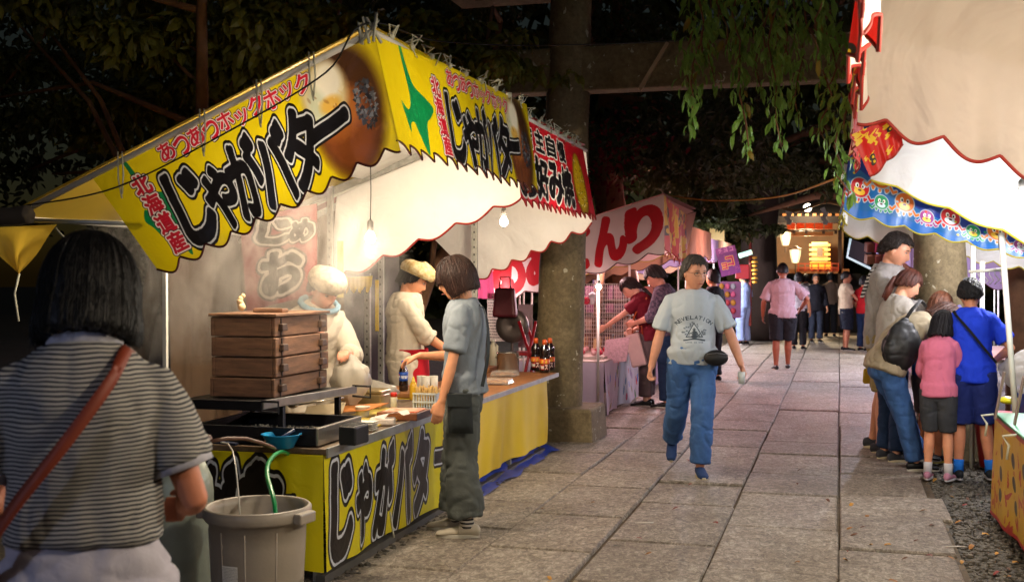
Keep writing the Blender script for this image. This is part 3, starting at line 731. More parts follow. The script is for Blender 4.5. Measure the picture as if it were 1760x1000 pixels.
def patch(P00, P10, P01, P11, nu=80, nv=10, ripple=.02, rfreq=9, scal=0.0, sfreq=10, seed=0, sag=0.0, sharp=0, flow=None):
    """cloth hung between a top edge P00-P10 and a bottom edge P01-P11 with a scalloped lower hem; returns mesh with uvs and the hem line"""
    P00, P10, P01, P11 = map(Vector, (P00, P10, P01, P11)); env = lambda u: min(1, u * 14, (1 - u) * 14); nrm = (P10 - P00).cross(P01 - P00).normalized()
    mb = MB(); uv = []; hem = []
    for j in range(nv + 1):
        for i in range(nu + 1):
            u, v = i / nu, j / nv; ph = u * sfreq
            if sharp: fr = ph % 1; sc_ = (fr ** sharp) * 1.0
            else: sc_ = abs(math.sin(math.pi * ph)) * .8 + .2 * math.sin(math.pi * ph) ** 2
            k = scal * (sc_ - .5)
            a = P00.lerp(P10, u); b = P01.lerp(P11, u); p = a.lerp(b, v * (1 + k) if v > 0 else 0)
            w = env(u) * ripple * v * (math.sin(u * rfreq * 6.28 + seed) * .6 + math.sin(u * rfreq * 2.7 * 6.28 + seed * 2 + v * 2) * .25 + math.sin(u * rfreq * .37 * 6.28 + v * 3 + seed) * .5)
            p = p + nrm * w + Vector((0, 0, -sag * math.sin(math.pi * u) * (1 - v) * 1.0))
            mb.v.append(tuple(p)); uv.append((u, 1 - v * (1 + k) / (1 + scal * .5)))
            if j == nv: hem.append(p)
    n = nu + 1; mb.f = [(j * n + i, (j + 1) * n + i, (j + 1) * n + i + 1, j * n + i + 1) for j in range(nv) for i in range(nu)]
    mb.uv = uv; return mb, hem
def banner(name, parent, m, hemmat, *a, hemr=.006, uvmap=None, **k):
    mb, hem = patch(*a, **k)
    if uvmap: mb.uv = [uvmap(u, v) for u, v in mb.uv]
    o = obj(name, mb, m, parent, smooth=True)
    obj('hem', MB().tube(hem, hemr, 5), hemmat, o, smooth=True); return o
def slope_sheet(name, parent, m, x0, z0, x1, z1, ya, yb, sag=.05, seed=0, kind=None):
    mb = MB(); nu, nv = 24, 16; uv = []
    for j in range(nv + 1):
        for i in range(nu + 1):
            u, v = i / nu, j / nv; s_ = -sag * math.sin(math.pi * u) * math.sin(math.pi * v) + .008 * math.sin(u * 19 + seed) * math.sin(v * 7)
            mb.v.append((x0 + (x1 - x0) * u, ya + (yb - ya) * v, z0 + (z1 - z0) * u + s_)); uv.append((u, v))
    n = nu + 1; mb.f = [(j * n + i, j * n + i + 1, (j + 1) * n + i + 1, (j + 1) * n + i) for j in range(nv) for i in range(nu)]; mb.uv = uv
    return obj(name, mb, m, parent, smooth=True)
def knots(parent, a, b, n, seed=1):
    rr = random.Random(seed)
    for i in range(n):
        p = Vector(a).lerp(Vector(b), (i + .5) / n); mb = MB()
        for _ in range(2):
            q = [p + Vector((0, 0, -.02))]
            for k in range(5): q.append(p + Vector((rr.uniform(-.05, .05), rr.uniform(-.06, .06), rr.uniform(-.01, .07))))
            q.append(p + Vector((rr.uniform(-.03, .03), rr.uniform(-.03, .03), -.05)))
            mb.tube(q, .0045, 4)
        mb.lathe([(0, -.018), (.020, -.01), (.022, .01), (0, .022)], p, 7)
        obj('string_knot', mb, STRING, parent, smooth=True)
# ------------------------------------------------------------------ printed cloths
K = '#0e0d0f'; LG = '#b9bcc0'
def print_potato(w=1500, h=520, green_u=.115, soft=False):
    a = canvas(w, h, '#d2bd0c'); a *= (1 + .05 * np.sin(np.linspace(0, 9, w))[None, :, None])
    # photograph of a buttered potato in foil at the right end
    cx, cy = w * .835, h * .50; rr = random.Random(4)
    ell(a, cx, cy, w * .125, h * .55, '#3c2010', soft=.30, op=.96); ell(a, cx - w * .01, cy + h * .16, w * .095, h * .33, '#6e3a18', soft=.5)
    ell(a, cx - w * .03, cy - h * .02, w * .075, h * .20, '#a8642a', soft=.6, op=.8)
    ell(a, cx - w * .055, cy - h * .20, w * .075, h * .26, '#c9b98a', soft=.35); ell(a, cx - w * .035, cy - h * .28, w * .045, h * .16, '#ece6d2', soft=.5); ell(a, cx - w * .085, cy - h * .12, w * .03, h * .16, '#b8c4b0', soft=.6, op=.7)
    ell(a, cx - w * .045, cy - h * .10, w * .035, h * .07, '#dca83a', soft=.6, op=.8)
    for _ in range(26): ell(a, cx - w * .05 + rr.gauss(0, w * .03), cy - h * .1 + rr.gauss(0, h * .12), rr.uniform(4, 16), rr.uniform(3, 8), rr.choice(['#e8dcb8', '#8a5424', '#d8b878', '#6a3a1c']), rot=rr.uniform(0, 3), soft=.6, op=.35)
    for _ in range(150):
        r_ = rr.uniform(0, 1) ** .4; t = rr.uniform(0, 6.28); x = cx + w * (.066 + .034 * r_ * math.cos(t)); y = cy + h * (.02 + .20 * r_ * math.sin(t)); q = rr.uniform(5, 16)
        poly(a, [(x + q * math.cos(t + k * 2.1 + rr.uniform(-.5, .5)), y + q * math.sin(t + k * 2.1 + rr.uniform(-.5, .5))) for k in range(3)], rr.choice(['#26272e', '#34373e', '#474b53', '#30333a', '#1e1f24', '#3c4047', '#656a72']))
    # green outline map of the northern island
    g = '#0c7a44'; X0 = w * green_u
    P = [(0, .0), (.012, .02), (.022, .20), (.045, .34), (.085, .40), (.10, .52), (.07, .62), (.052, .86), (.035, .92), (.012, .66), (-.02, .70), (-.035, .60), (-.05, .52), (-.028, .44), (-.01, .46), (.0, .30)]
    poly(a, smoothpoly([(X0 + x * w * .9, .02 * h + y * h) for x, y in P], 5), g)
    # letters
    for i, c in enumerate('北海道産'):
        put(a, c, w * (.128 - .0 * i), h * (.27 + .178 * i), h * .16, h * .165, [(.17, '#3a1016'), (.125, '#d9d4cf'), (.045, '#b3122a')])
    for i, c in enumerate('あつあつホックホック'):
        sm_ = .82 if c == 'ッ' else 1
        put(a, c, w * (.255 + .0525 * i), h * (.125 + (.012 if i % 2 else -.008) + (.02 if sm_ < 1 else 0)), h * .135 * sm_, h * .15 * sm_, [(.13, '#33151a'), (.09, '#cfc9c6'), (.03, '#b8142c')], rot=-.05)
    xs = [.255, .355, .465, .575, .680]; ws = [.40, .36, .44, .38, .42]; hs = [.70, .60, .68, .62, .66]
    W_ = [.255, .36, .47, .585, .70, .785]
    G = 'じゃがバター'
    for lay in ([(.128, K)], [(.088, LG)], [(.058, K)]):
        for i, c in enumerate(G):
            big = .60 if c != 'ゃ' else .50
            ww = h * (.315 if c not in 'ゃー' else .29); hh = h * big
            x = w * (.238 + .104 * i); y = h * (.60 + (.03 if c == 'ゃ' else 0) + (.02 if i % 2 else 0))
            if c == 'ー': ww, hh, y, x = h * .40, h * .16, h * .545, w * .762
            put(a, c, x, y, ww, hh, lay, rot=(-.12 if c == 'ー' else .03), shear=.08, wob=.010)
    return a
def print_potato_front(w=1500, h=520):
    b = print_potato(w=1500, h=520, green_u=2.0); a = canvas(w, h, '#d2bd0c'); n = int(w * .82); ix = (np.arange(n) / n * w).astype(int); a[:, w - n:] = b[:, ix]
    P = [(0, .0), (.010, .02), (.018, .18), (.040, .34), (.085, .42), (.125, .50), (.100, .60), (.078, .66), (.070, .80), (.060, .96), (.035, .80), (.010, .70), (-.012, .72), (-.020, .80), (-.034, .66), (-.042, .54), (-.018, .60), (.0, .56), (.008, .44), (.002, .20)]
    poly(a, smoothpoly([(w * .115 + x * w * 1.05, h * .02 + y * h * .95) for x, y in P], 5), '#0c7a44'); return a
def print_counter(w=1700, h=420, start=0.0, potato=True):
    a = canvas(w, h, '#d6c80a')
    if potato: ell(a, w * .86, h * .5, w * .10, h * .7, '#c9921a', soft=.4); ell(a, w * .87, h * .55, w * .05, h * .5, '#8f5a1c', soft=.5)
    for lay in ([(.165, K)], [(.118, '#c6cbd2')], [(.078, '#17120f')]):
        for i, c in enumerate('じゃがバター'):
            hh = h * (.80 if c != 'ゃ' else .66); ww = h * (.42 if c != 'ゃ' else .38); x = w * (.085 + .128 * i - start); y = h * (.53 + (.03 if c == 'ゃ' else 0))
            if c == 'ー': ww, hh, x, y = h * .26, h * .16, w * (.735 - start), h * .45
            put(a, c, x, y, ww, hh, lay, rot=.02, shear=.06, wob=.012)
    return a
def print_okonomi(w=1000, h=480):
    a = canvas(w, h, '#b01222')
    ell(a, w * .83, h * .55, w * .085, h * .40, '#6f5512', soft=.1); ell(a, w * .83, h * .55, w * .072, h * .36, '#c2a312', soft=.3)
    rr = random.Random(3)
    for _ in range(70):
        x, y = w * (.83 + rr.uniform(-.06, .06)), h * (.55 + rr.uniform(-.3, .3)); stroke(a, (x, y), (x + rr.uniform(-14, 14), y + rr.uniform(-10, 10)), 3, rr.choice(['#e0c21c', '#8a3c12', '#5d6c14', '#efe6b0']))
    for i, c in enumerate('店主自慢'): put(a, c, w * (.15 + .15 * i), h * .22, h * .23, h * .23, [(.13, '#b9bcb8'), (.05, '#141214')])
    for i, c in enumerate('お好み焼'): put(a, c, w * (.105 + .175 * i), h * .64, h * .36, h * .44, [(.11, '#b9bcb8'), (.06, '#101012')], wob=.006)
    return a
def print_apple(w=1500, h=420):
    a = canvas(w, h, '#c9b6b0')
    for i, c in enumerate('めあごんり'):
        put(a, c, w * (.11 + .195 * i), h * (.50 - .012 * i), h * .62, h * .70, [(.085, '#a3101c')], rot=-.05, wob=.008)
    return a
def print_poster(w=420, h=560):
    a = canvas(w, h, '#a0323a')
    rr = random.Random(9)
    for lay in ([(.20, '#1c1412')], [(.15, '#c8c2ba')], [(.07, '#2a1b16')]):
        put(a, 'お', w * .52, h * .66, h * .40, h * .42, lay, wob=.02); put(a, 'じ', w * .45, h * .20, h * .30, h * .26, lay, rot=.3, wob=.02)
        put(a, 'め', w * .80, h * .26, h * .22, h * .22, lay, wob=.02)
    return a
def print_octopus(w=1400, h=560):
    a = canvas(w, h, '#0c2f86'); poly(a, smoothpoly([(0, h * .50), (w * .2, h * .62), (w * .5, h * .78), (w, h * .90), (w * 1.05, h * 1.2), (0, h * 1.2)], 4), '#125a96')
    poly(a, smoothpoly([(0, h * .93), (w * .3, h * .88), (w * .6, h * .93), (w, h * .9), (w, h * 1.1), (0, h * 1.1)], 4), '#0e5aa8')
    def octo(x, y, r, c1, c2):
        for t in (-.9, -.45, 0.0, .45, .9):
            for dr, cc in ((r * .20, '#a4adb8'), (r * .10, c1)):
                p0 = (x + t * r * .8, y + r * .3); p1 = (x + t * r * 1.45, y + r * (1.15 - .2 * abs(t))); stroke(a, p0, p1, dr, cc); stroke(a, p1, (p1[0] + t * r * .3 + 2, p1[1] - r * .15), dr, cc)
        ell(a, x, y, r * 1.12, r * .98, '#a4adb8'); ell(a, x, y, r, r * .86, c1); ell(a, x, y + r * .35, r * .62, r * .32, c2)
        for sx in (-1, 1): ell(a, x + sx * r * .34, y - r * .18, r * .20, r * .24, '#e8e4d8'); ell(a, x + sx * r * .30, y - r * .15, r * .09, r * .12, '#15100f')
        ell(a, x, y + r * .22, r * .20, r * .10, '#5a1410')
    for k_ in range(9): octo(w * (.07 + .115 * k_), h * (.70 + .012 * k_ + (.05 if k_ % 2 else -.03)), h * (.085 if k_ % 2 else .115), ['#b81c22', '#1a8a52', '#d2691c', '#8a2a7a'][k_ % 4], ['#e0b430', '#c0d0d8', '#c9a81a'][k_ % 3])
    for k_ in range(40): ell(a, w * ((k_ * .377) % 1), h * (.25 + (k_ * .193) % .7), 10, 7, ['#c9a81a', '#c01c22', '#a4adb8', '#1a8a62'][k_ % 4], soft=.2)
    octo(w * .10, h * .22, h * .11, '#1a8a62', '#c9a81a'); octo(w * .17, h * .50, h * .13, '#d2691c', '#e0b430')
    octo(w * .30, h * .12, h * .10, '#8a2a7a', '#d0a020')
    return a
def print_flames(w=900, h=600, seed=2):
    a = canvas(w, h, '#b01a14'); rr = random.Random(seed)
    for _ in range(70):
        x, y = rr.uniform(0, w), rr.uniform(0, h); L_ = rr.uniform(30, 110); t = rr.gauss(1.5, .35); wd = rr.uniform(6, 17)
        q = [(x + math.cos(t) * L_ * k / 5 + wd * math.sin(k * 1.6), y - math.sin(t) * L_ * k / 5) for k in range(6)]
        for k in range(5): stroke(a, q[k], q[k + 1], wd * (1 - k / 6), '#c9a21a')
    for _ in range(16):
        x, y = rr.uniform(0, w), rr.uniform(0, h); ell(a, x, y, 22, 30, '#26201e', rot=rr.uniform(0, 1)); ell(a, x + 4, y + 2, 9, 14, '#c9a21a')
    return a
def print_cloth_a(w=1400, h=520):
    a = canvas(w, h, '#c49a14'); rr = random.Random(6)
    for _ in range(150):
        x, y = rr.uniform(0, w), rr.triangular(0, h, h); L_ = rr.uniform(20, 80); t = rr.gauss(1.5, .4); wd = rr.uniform(4, 12)
        for k in range(4): stroke(a, (x + math.cos(t) * L_ * k / 4, y - math.sin(t) * L_ * k / 4), (x + math.cos(t) * L_ * (k + 1) / 4 + wd, y - math.sin(t) * L_ * (k + 1) / 4), wd * (1 - k / 5), '#a8201a')
    for i in range(7):
        for j in range(3):
            x, y = w * (.14 + .13 * i) + rr.uniform(-8, 8), h * (.28 + .21 * j); ell(a, x, y, 34, 46, '#c9a21a'); ell(a, x, y, 27, 38, '#343230', rot=rr.uniform(-.5, .5))
    a[:int(h * .04)] = hexc('#9a1a16'); a[int(h * .96):] = hexc('#a81c22'); return a
def print_fruit(w=1200, h=420, seed=5, cherry=False):
    a = canvas(w, h, '#b8aebb'); rr = random.Random(seed)
    if cherry:
        stroke(a, (w * .30, h * .72), (w * .52, h * .16), h * .016, '#3c6a2c'); ell(a, w * .55, h * .13, h * .055, h * .05, '#3c6a2c'); ell(a, w * .50, h * .12, h * .05, h * .05, '#3c6a2c')
        ell(a, w * .22, h * .84, h * .14, h * .15, '#a01450'); ell(a, w * .42, h * .84, h * .13, h * .14, '#a01450'); return a
    for _ in range(34):
        x, y = rr.uniform(0, w), rr.uniform(h * .08, h * .95); c = rr.choice(['#b01c4c', '#1c58b4', '#3c7a3c', '#b8242c', '#7a3c8a', '#8a7a4a', '#586a8c'])
        ell(a, x, y, h * .028, h * rr.uniform(.06, .11), c, rot=rr.uniform(-.35, .35)); stroke(a, (x, y - h * .08), (x + 5, y - h * .13), 2, '#4a5a3a')
    return a
def print_sign_ko(w=300, h=340):
    a = canvas(w, h, '#6a3478'); a[:70] = hexc('#8a4a8c')
    for i, c in enumerate('チョコ'): put(a, c, w * (.22 + .28 * i), 36, 50, 46, [(.04, '#d89ac8')])
    for i, c in enumerate('コョ'): put(a, c, w * (.58 - .30 * i), h * (.52 + .14 * i), 100 - 30 * i, 100 - 30 * i, [(.16, '#c9a83a'), (.06, '#a01c5c')])
    rr = random.Random(2)
    for _ in range(24): x, y = rr.uniform(0, w), rr.uniform(70, h); stroke(a, (x, y), (x + 22, y - 8), 2, '#b0568c')
    return a
def print_paper(w=300, h=200, seed=1, base='#d2ccbf', ink='#4a4642'):
    a = canvas(w, h, base); rr = random.Random(seed)
    y = 14
    while y < h - 10:
        x = 12
        while x < w - 16:
            L_ = rr.uniform(4, 26); a[int(y):int(y) + 4, int(x):int(x + L_)] = hexc(ink); x += L_ + rr.uniform(3, 9)
        y += 12
    return a
def print_shirt(w=512, h=640):
    a = canvas(w, h, '#a4aeb8'); cx = w / 2; ink = '#3c4650'
    for i, c in enumerate('REVELATION'):
        t = (i - 4.5) / 4.5 * 1.02; rr_ = 150
        put(a, c, cx + rr_ * math.sin(t), 212 - rr_ * math.cos(t) * .62 + 30, 26 if c != 'I' else 9, 30, [(.03, ink)], rot=t * .8)
    y0 = 185
    def tri(r, col): poly(a, [(cx, y0 + 80 - r * 1.15), (cx - r, y0 + 80 + r * .62), (cx + r, y0 + 80 + r * .62)], col)
    rr = random.Random(12)
    for k in range(46):
        t = rr.uniform(0, 6.28); r1 = rr.uniform(52, 88); x, y = cx + r1 * math.cos(t), y0 + 80 + r1 * .8 * math.sin(t) - 6
        if y > y0 + 120: continue
        ell(a, x, y, 8, 5, ink, rot=t, soft=.2); ell(a, x + 2, y, 4, 2, '#a4aeb8', rot=t, soft=.2)
    tri(74, '#a4aeb8'); tri(68, ink); tri(56, '#a4aeb8')
    for k in range(9): ell(a, cx, y0 + 52 + k * 9, 5 + (k * 7) % 13 + k * 1.6, 5, ink, soft=.2)
    for k in range(26): x = cx + rr.uniform(-42, 42); y = y0 + 80 + rr.uniform(-2, 38); ell(a, x, y, 6, 4, ink, rot=rr.uniform(0, 3), soft=.2)
    for k in range(60): ell(a, cx - 84 + k * 2.85, y0 + 140 - 6 * math.cos((k - 30) / 12), 3.2, 5.5 if k % 3 else 2, ink, soft=.3)
    for i, c in enumerate('LIVE AS ONE'):
        if c != ' ': put(a, c, cx - 62 + 12.6 * i, y0 + 160, 9, 10, [(.02, ink)])
    return a

# ------------------------------------------------------------------ the buttered-potato stall
YA, YB = 5.25, 7.86
stall1 = thing('food_stall', 'yellow-roofed food stall nearest on the left, with big black lettering on its banners', 'market stall', (-3.2, 6.5, 0))
pn, pf, ql, qr = at_y(640, 48, YA), at_y(905, 180, YB), at_y(155, 300, YA), at_y(275, 470, YA)
pb, pbf = at_y(684, 252, YA), at_y(925, 328, YB)
BAN1 = image_mat('potato_print', print_potato(), trans=.12, rough=.38, bump=.35, bscale=5, bdist=.03, spec=.5)
banner('side_banner', stall1, BAN1, HEMD, ql, pn + Vector((.004, 0, 0)), qr, pb + Vector((.008, 0, 0)), nu=150, nv=20, ripple=.012, rfreq=3, scal=.085, sfreq=9.5, seed=2, uvmap=lambda u, v: (u * .97 + .005, v))
banner('front_banner', stall1, image_mat('potato_print_front', print_potato_front(), trans=.12, rough=.38, bump=.3, bscale=5, bdist=.03, spec=.5), HEMD, pn, pf, pb, pbf, nu=220, nv=18, ripple=.012, rfreq=4, scal=.10, sfreq=15, seed=4, sharp=2.2, uvmap=lambda u, v: (u * .98 + .0, v))
rl = at_y(10, 372, YA)
# roof sheets: front slope towards the rear, lit from below
roofz = lambda x: pn.z - .0 + (rl.z - pn.z) * (x - pn.x) / (rl.x - pn.x)
mbR = MB()
slope_sheet('roof', stall1, YELC, rl.x, rl.z, pn.x, pn.z + .012, YA - .03, YB, sag=.03)
slope_sheet('roof_lining', stall1, WHITEC, rl.x + 1.0, roofz(rl.x + 1.0) - .045, pn.x - .02, pn.z - .045, YA + .06, YB - .03, sag=.03, seed=3)
# far gable cloth seen from inside
fb = [at_y(575, 486, YB), at_y(915, 332, YB)]
banner('gable_cloth', stall1, WHITEC, HEMR, Vector((pf.x, YB - .02, pf.z - .02)), Vector((rl.x + .75, YB - .02, roofz(rl.x + .75) - .02)), Vector((fb[1].x + .0, YB - .04, fb[1].z)), fb[0] + Vector((-.03, -.02, 0)), nu=120, nv=12, ripple=.018, rfreq=2.2, scal=.085, sfreq=5.5, seed=1, hemr=.008)
# frame
for a_, b_ in ((Vector((pn.x, YA, pn.z - .02)), Vector((pn.x, YB, pf.z - .02))), (Vector((rl.x, YA, rl.z)), Vector((rl.x, YB, rl.z))),
               (Vector((rl.x, YA, rl.z - .02)), Vector((pn.x, YA, pn.z - .02))), (Vector((rl.x, YB - .1, rl.z - .06)), Vector((pn.x - .1, YB - .1, pf.z - .08)))):
    obj('roof_pole', MB().tube([a_, b_], .017, 8), WHITEPIPE, stall1, smooth=True)
bA = at_y(470, 372, YB - .12); bB = at_y(724, 266, YB - .12)
obj('beam', MB().bar(bA, bB, .045, .05), ANGLE, stall1)
for px, y0, py1, top, m_ in ((568, 7.70, 690, 318, ANGLE), (284, 5.32, 640, 455, WHITEPIPE)):
    p = at_y(px, 500, y0); tz = at_y(px, top, y0).z
    post = obj('post', MB().box((p.x, y0, (tz - .04) / 2), (.04 if m_ is ANGLE else .022, .035 if m_ is ANGLE else .022, tz + .04)), m_, stall1, bevel=.002)
    if m_ is ANGLE:
        hh = MB()
        for k in range(26): hh.box((p.x, y0 - .0185, .55 + k * .06), (.010, .003, .016))
        obj('slot', hh, mat('slot_dark', '#2a2723', .8), post, kind='stuff')
px_ = at_y(580, 500, 7.55); obj('price_strip', MB().box((px_.x, 7.60, 1.60), (.045, .006, .40)), mat('yellow_strip', '#b4a44a', .7, var=.2), stall1)
a_ = at_y(78, 380, YA + .02); b_ = at_y(166, 386, YA + .02)
obj('cross_pipe', MB().tube([a_ - Vector((.5, 0, -.02)), b_ + Vector((.3, 0, .0))], .013, 8), STEEL, stall1, smooth=True)
obj('guy_string', MB().tube([at_y(95, 392, YA), at_y(125, 424, YA), at_y(150, 470, YA)], .005, 5), STRING, stall1, smooth=True)
obj('guy_string', MB().tube([at_y(33, 470, YA), at_y(25, 505, YA), at_y(32, 552, YA)], .006, 5), STRING, stall1, smooth=True)
# loose corner of the yellow cloth
c0 = [at_y(*p, YA - .01) for p in ((-40, 392), (98, 386), (32, 470))]
mbC = MB(); n_ = 12
for j in range(n_ + 1):
    for i in range(n_ + 1):
        u, v = i / n_, j / n_; t = c0[0].lerp(c0[1], u); p = t.lerp(c0[2], v ** .9 * (1 - .04 * math.sin(u * 12))); mbC.v.append(tuple(p + Vector((0, -.05 * math.sin(u * 9 + v * 3) * v * (1 - v) * 2, 0))))
mbC.f = [(j * 13 + i, (j + 1) * 13 + i, (j + 1) * 13 + i + 1, j * 13 + i + 1) for j in range(n_) for i in range(n_)]
obj('loose_corner', mbC, YELC, stall1, smooth=True)
e0, e1 = at_y(20, 360, YA - .03), at_y(640, 44, YA - .03)
for u in (.12, .42, .62, .80):
    p = ql.lerp(pn, u) + Vector((0, -.02, .01)); obj('tie', MB().tube([p + Vector((-.01, 0, .02)), p + Vector((.0, -.012, -.12)), p + Vector((.02, -.01, -.22))], .005, 4).tube([p + Vector((.015, 0, .02)), p + Vector((.03, -.012, -.10)), p + Vector((.02, -.01, -.20))], .005, 4), STRING, stall1, smooth=True)
knots(stall1, pn + Vector((0, .08, 0)), pf, 9, 3)
kt = MB(); rr_ = random.Random(8)
for _ in range(6):
    q = pn + Vector((rr_.uniform(-.03, .03), rr_.uniform(-.04, .02), 0)); kt.tube([q, q + Vector((rr_.uniform(-.05, .05), rr_.uniform(-.05, 0), rr_.uniform(.02, .10))), q + Vector((rr_.uniform(-.06, .06), -.03, -.08))], .008, 5)
obj('string_knot', kt, STRING, stall1, smooth=True)

# counter of the first stall
CX, C0, C1 = -2.50, 5.38, 7.74
obj('counter_top', MB().box((CX - .46, (C0 + C1) / 2, .665), (.95, C1 - C0, .03)), mat('worn_wood', '#5d4a35', .6, var=.3, vscale=8, stretch=(6, 1, 6), bump=.2), stall1, bevel=.004)
obj('counter_edge', MB().box((CX + .018, (C0 + C1) / 2, .66), (.012, C1 - C0, .05)), STEEL, stall1, bevel=.002)
CB = image_mat('counter_print', print_counter(), trans=.08, rough=.35, bump=.3, bscale=4, bdist=.03, back=None)
def hangcloth(name, a, b, h0, h1, m, u0=0, u1=1, rip=.012, seed=0, n=70):
    a = Vector(a); b = Vector(b); mb = MB(); uv = []; nr = (b - a).normalized().cross(Vector((0, 0, 1)))
    for j in range(9):
        for i in range(n + 1):
            u, v = i / n, j / 8; p = a.lerp(b, u); z = h1 + (h0 - h1) * v
            w = rip * (.3 + .7 * v) * (math.sin(u * 17 + seed) * .6 + math.sin(u * 41 + seed * 2 + v) * .3 + math.sin(u * 7 + v * 2))
            mb.v.append((p.x + nr.x * w, p.y + nr.y * w, z + .006 * math.sin(u * 23 + seed) * v)); uv.append((u0 + (u1 - u0) * u, 1 - v))
    n1 = n + 1; mb.f = [(j * n1 + i, (j + 1) * n1 + i, (j + 1) * n1 + i + 1, j * n1 + i + 1) for j in range(8) for i in range(n)]; mb.uv = uv
    return mb
obj('front_cloth', hangcloth('c', (CX, C0, 0), (CX, C1 + .05, 0), .06, .645, CB), CB, stall1, smooth=True)
obj('end_cloth', hangcloth('c', (CX - .95, C0 - .006, 0), (CX, C0 - .006, 0), .06, .650, None), image_mat('counter_print_end', print_counter(760, 420, start=-.02, potato=False), trans=.06, rough=.35, bump=.2, back=None), stall1, smooth=True)
for y in (C0 + .03, (C0 + C1) / 2, C1 - .03):
    obj('leg', MB().box((CX - .05, y, .30), (.035, .035, .69)), ANGLE, stall1)
obj('floor_rail', MB().bar((CX - .02, C0, .01), (CX - .02, C1 + 2.2, .01), .05, .06), mat('dull_rail', '#57544e', .6, .4), stall1)
g_ = at_x(668, 915, CX + .02); obj('tie', MB().tube([g_ + Vector((.01, 0, .12)), g_ + Vector((.02, .01, .02)), g_ + Vector((.025, .02, -.03))], .006, 5), STRING, stall1, smooth=True)

bulb((-2.83, 6.78, 1.79), 27, (1, .84, .64), 'bare glowing bulb hanging on a cord in the steam of the nearest yellow stall', 2.38)
bulb((-2.66, 5.72, 2.16), 105, (1, .82, .60), 'added unseen bulb behind the big side banner, lighting the steamer and counter', 2.5)  # bulb added out of sight to brighten the steamer and counter
bulb((-2.50, 8.65, 1.97), 62, (1, .82, .60), 'bare glowing bulb above the woman with bobbed hair, under the red banner stall', 2.40)

# poster banner behind the steam
pt = [at_y(412, 378, 7.15), at_y(545, 350, 7.15), at_y(425, 535, 7.15), at_y(545, 505, 7.15)]
mbp, _ = patch(*pt, nu=24, nv=20, ripple=.02, rfreq=2)
tag(obj('poster', mbp, image_mat('poster_print', print_poster() ** 1.5, trans=.0, rough=.6), None, smooth=True), 'red hanging poster with fat pale outlined letters in the steam behind the box steamer', 'poster')

RC = mat('rear_tan', '#6e553c', .8, var=.2, vscale=2.5, bump=.5, bscale=5, trans=.1)
obj('rear_cloth', hangcloth('c', (-4.48, 7.12, 0), (-4.48, 8.10, 0), .35, 2.02, None, rip=.03, n=60, seed=4), RC, stall1, smooth=True)
obj('rear_cloth', hangcloth('c', (-4.48, 8.12, 0), (-3.60, 8.12, 0), .55, 2.25, None, rip=.02, n=30, seed=6), RC, stall1, smooth=True)

# ------------------------------------------------------------------ second stall (red banner)
YC = 10.0
stall2 = thing('food_stall', 'stall with dark red lettered banner and plain yellow counter cloth, before the stone pillar', 'market stall', (-3.0, 9, 0))
r0, r1 = at_y(900, 196, YB + .06), at_y(1001, 252, YC - .15); r2, r3 = at_y(915, 352, YB + .06), at_y(1024, 375, YC + .02)
RB = image_mat('okonomi_print', print_okonomi(), trans=.2, rough=.4, bump=.3, bscale=5)
banner('front_banner', stall2, RB, HEMR, Vector((r0.x, r0.y - .3, r0.z)), r1, Vector((r2.x, r2.y - .3, r2.z)), r3, nu=200, nv=14, ripple=.012, rfreq=3, scal=.09, sfreq=17, sharp=2.2, seed=7)
x4 = rl.x; z4 = rl.z
slope_sheet('roof', stall2, mat('red_tarp', (.35, .05, .04), .6, trans=.2), x4, z4, r0.x, r0.z + .01, YB + .02, YC, sag=.03)
slope_sheet('roof_lining', stall2, WHITEC, x4 + .1, z4 - .02, r0.x - .02, r0.z - .04, YB + .05, YC - .04, sag=.03, seed=5)
fb2 = [at_y(838, 478, YC), at_y(1008, 388, YC)]
banner('gable_cloth', stall2, WHITEC, HEMR, Vector((r1.x, YC, r1.z - .02)), Vector((x4 + .6, YC, z4 + .15)), Vector((fb2[1].x + .05, YC, fb2[1].z)), Vector((fb2[0].x - .12, YC, fb2[0].z - .02)), nu=100, nv=10, ripple=.015, rfreq=2, scal=.085, sfreq=6, seed=3, hemr=.008)
corner = MB(); cpt = [r1 + Vector((0, .1, 0)), r3, Vector((r1.x - .05, YC + .05, r1.z)), at_y(1000, 382, YC)]
obj('roof_pole', MB().tube([Vector((r0.x, YB, r0.z - .02)), Vector((r1.x, YC, r1.z - .02))], .016, 8), WHITEPIPE, stall2, smooth=True)
knots(stall2, r0, r1, 7, 5)
for px, y0, top in ((632, 9.1, 470), (655, 9.6, 400), (816, 9.7, 380)):
    p = at_y(px, 500, y0); tz = at_y(px, top, y0).z
    pst = obj('post', MB().box((p.x, y0, (tz - .04) / 2), (.05, .035, tz + .04)), ANGLE, stall2, bevel=.002)
    hh = MB()
    for k in range(22): hh.box((p.x, y0 - .0185, .7 + k * .065), (.012, .003, .018))
    obj('slot', hh, mat('slot_dark', '#2a2723', .8), pst, kind='stuff')
obj('counter_top', MB().box((CX - .33, 9.08, .665), (.74, 2.35, .03)), mat('warm_board', '#8a5a30', .5, var=.25, vscale=6, bump=.1), stall2, bevel=.004)
obj('counter_edge', MB().box((CX + .05, 9.08, .662), (.010, 2.35, .035)), STEEL, stall2)
YCL = mat('yellow_cloth', '#f0cc12', .55, var=.06, vscale=3, bump=.25, bscale=6, trans=.15)
obj('front_cloth', hangcloth('c', (CX, 7.86, 0), (CX, 9.98, 0), .09, .648, YCL, rip=.022, seed=3), YCL, stall2, smooth=True)
for y in (8.0, 9.0, 9.95): obj('leg', MB().box((CX - .06, y, .30), (.035, .035, .69)), ANGLE, stall2)
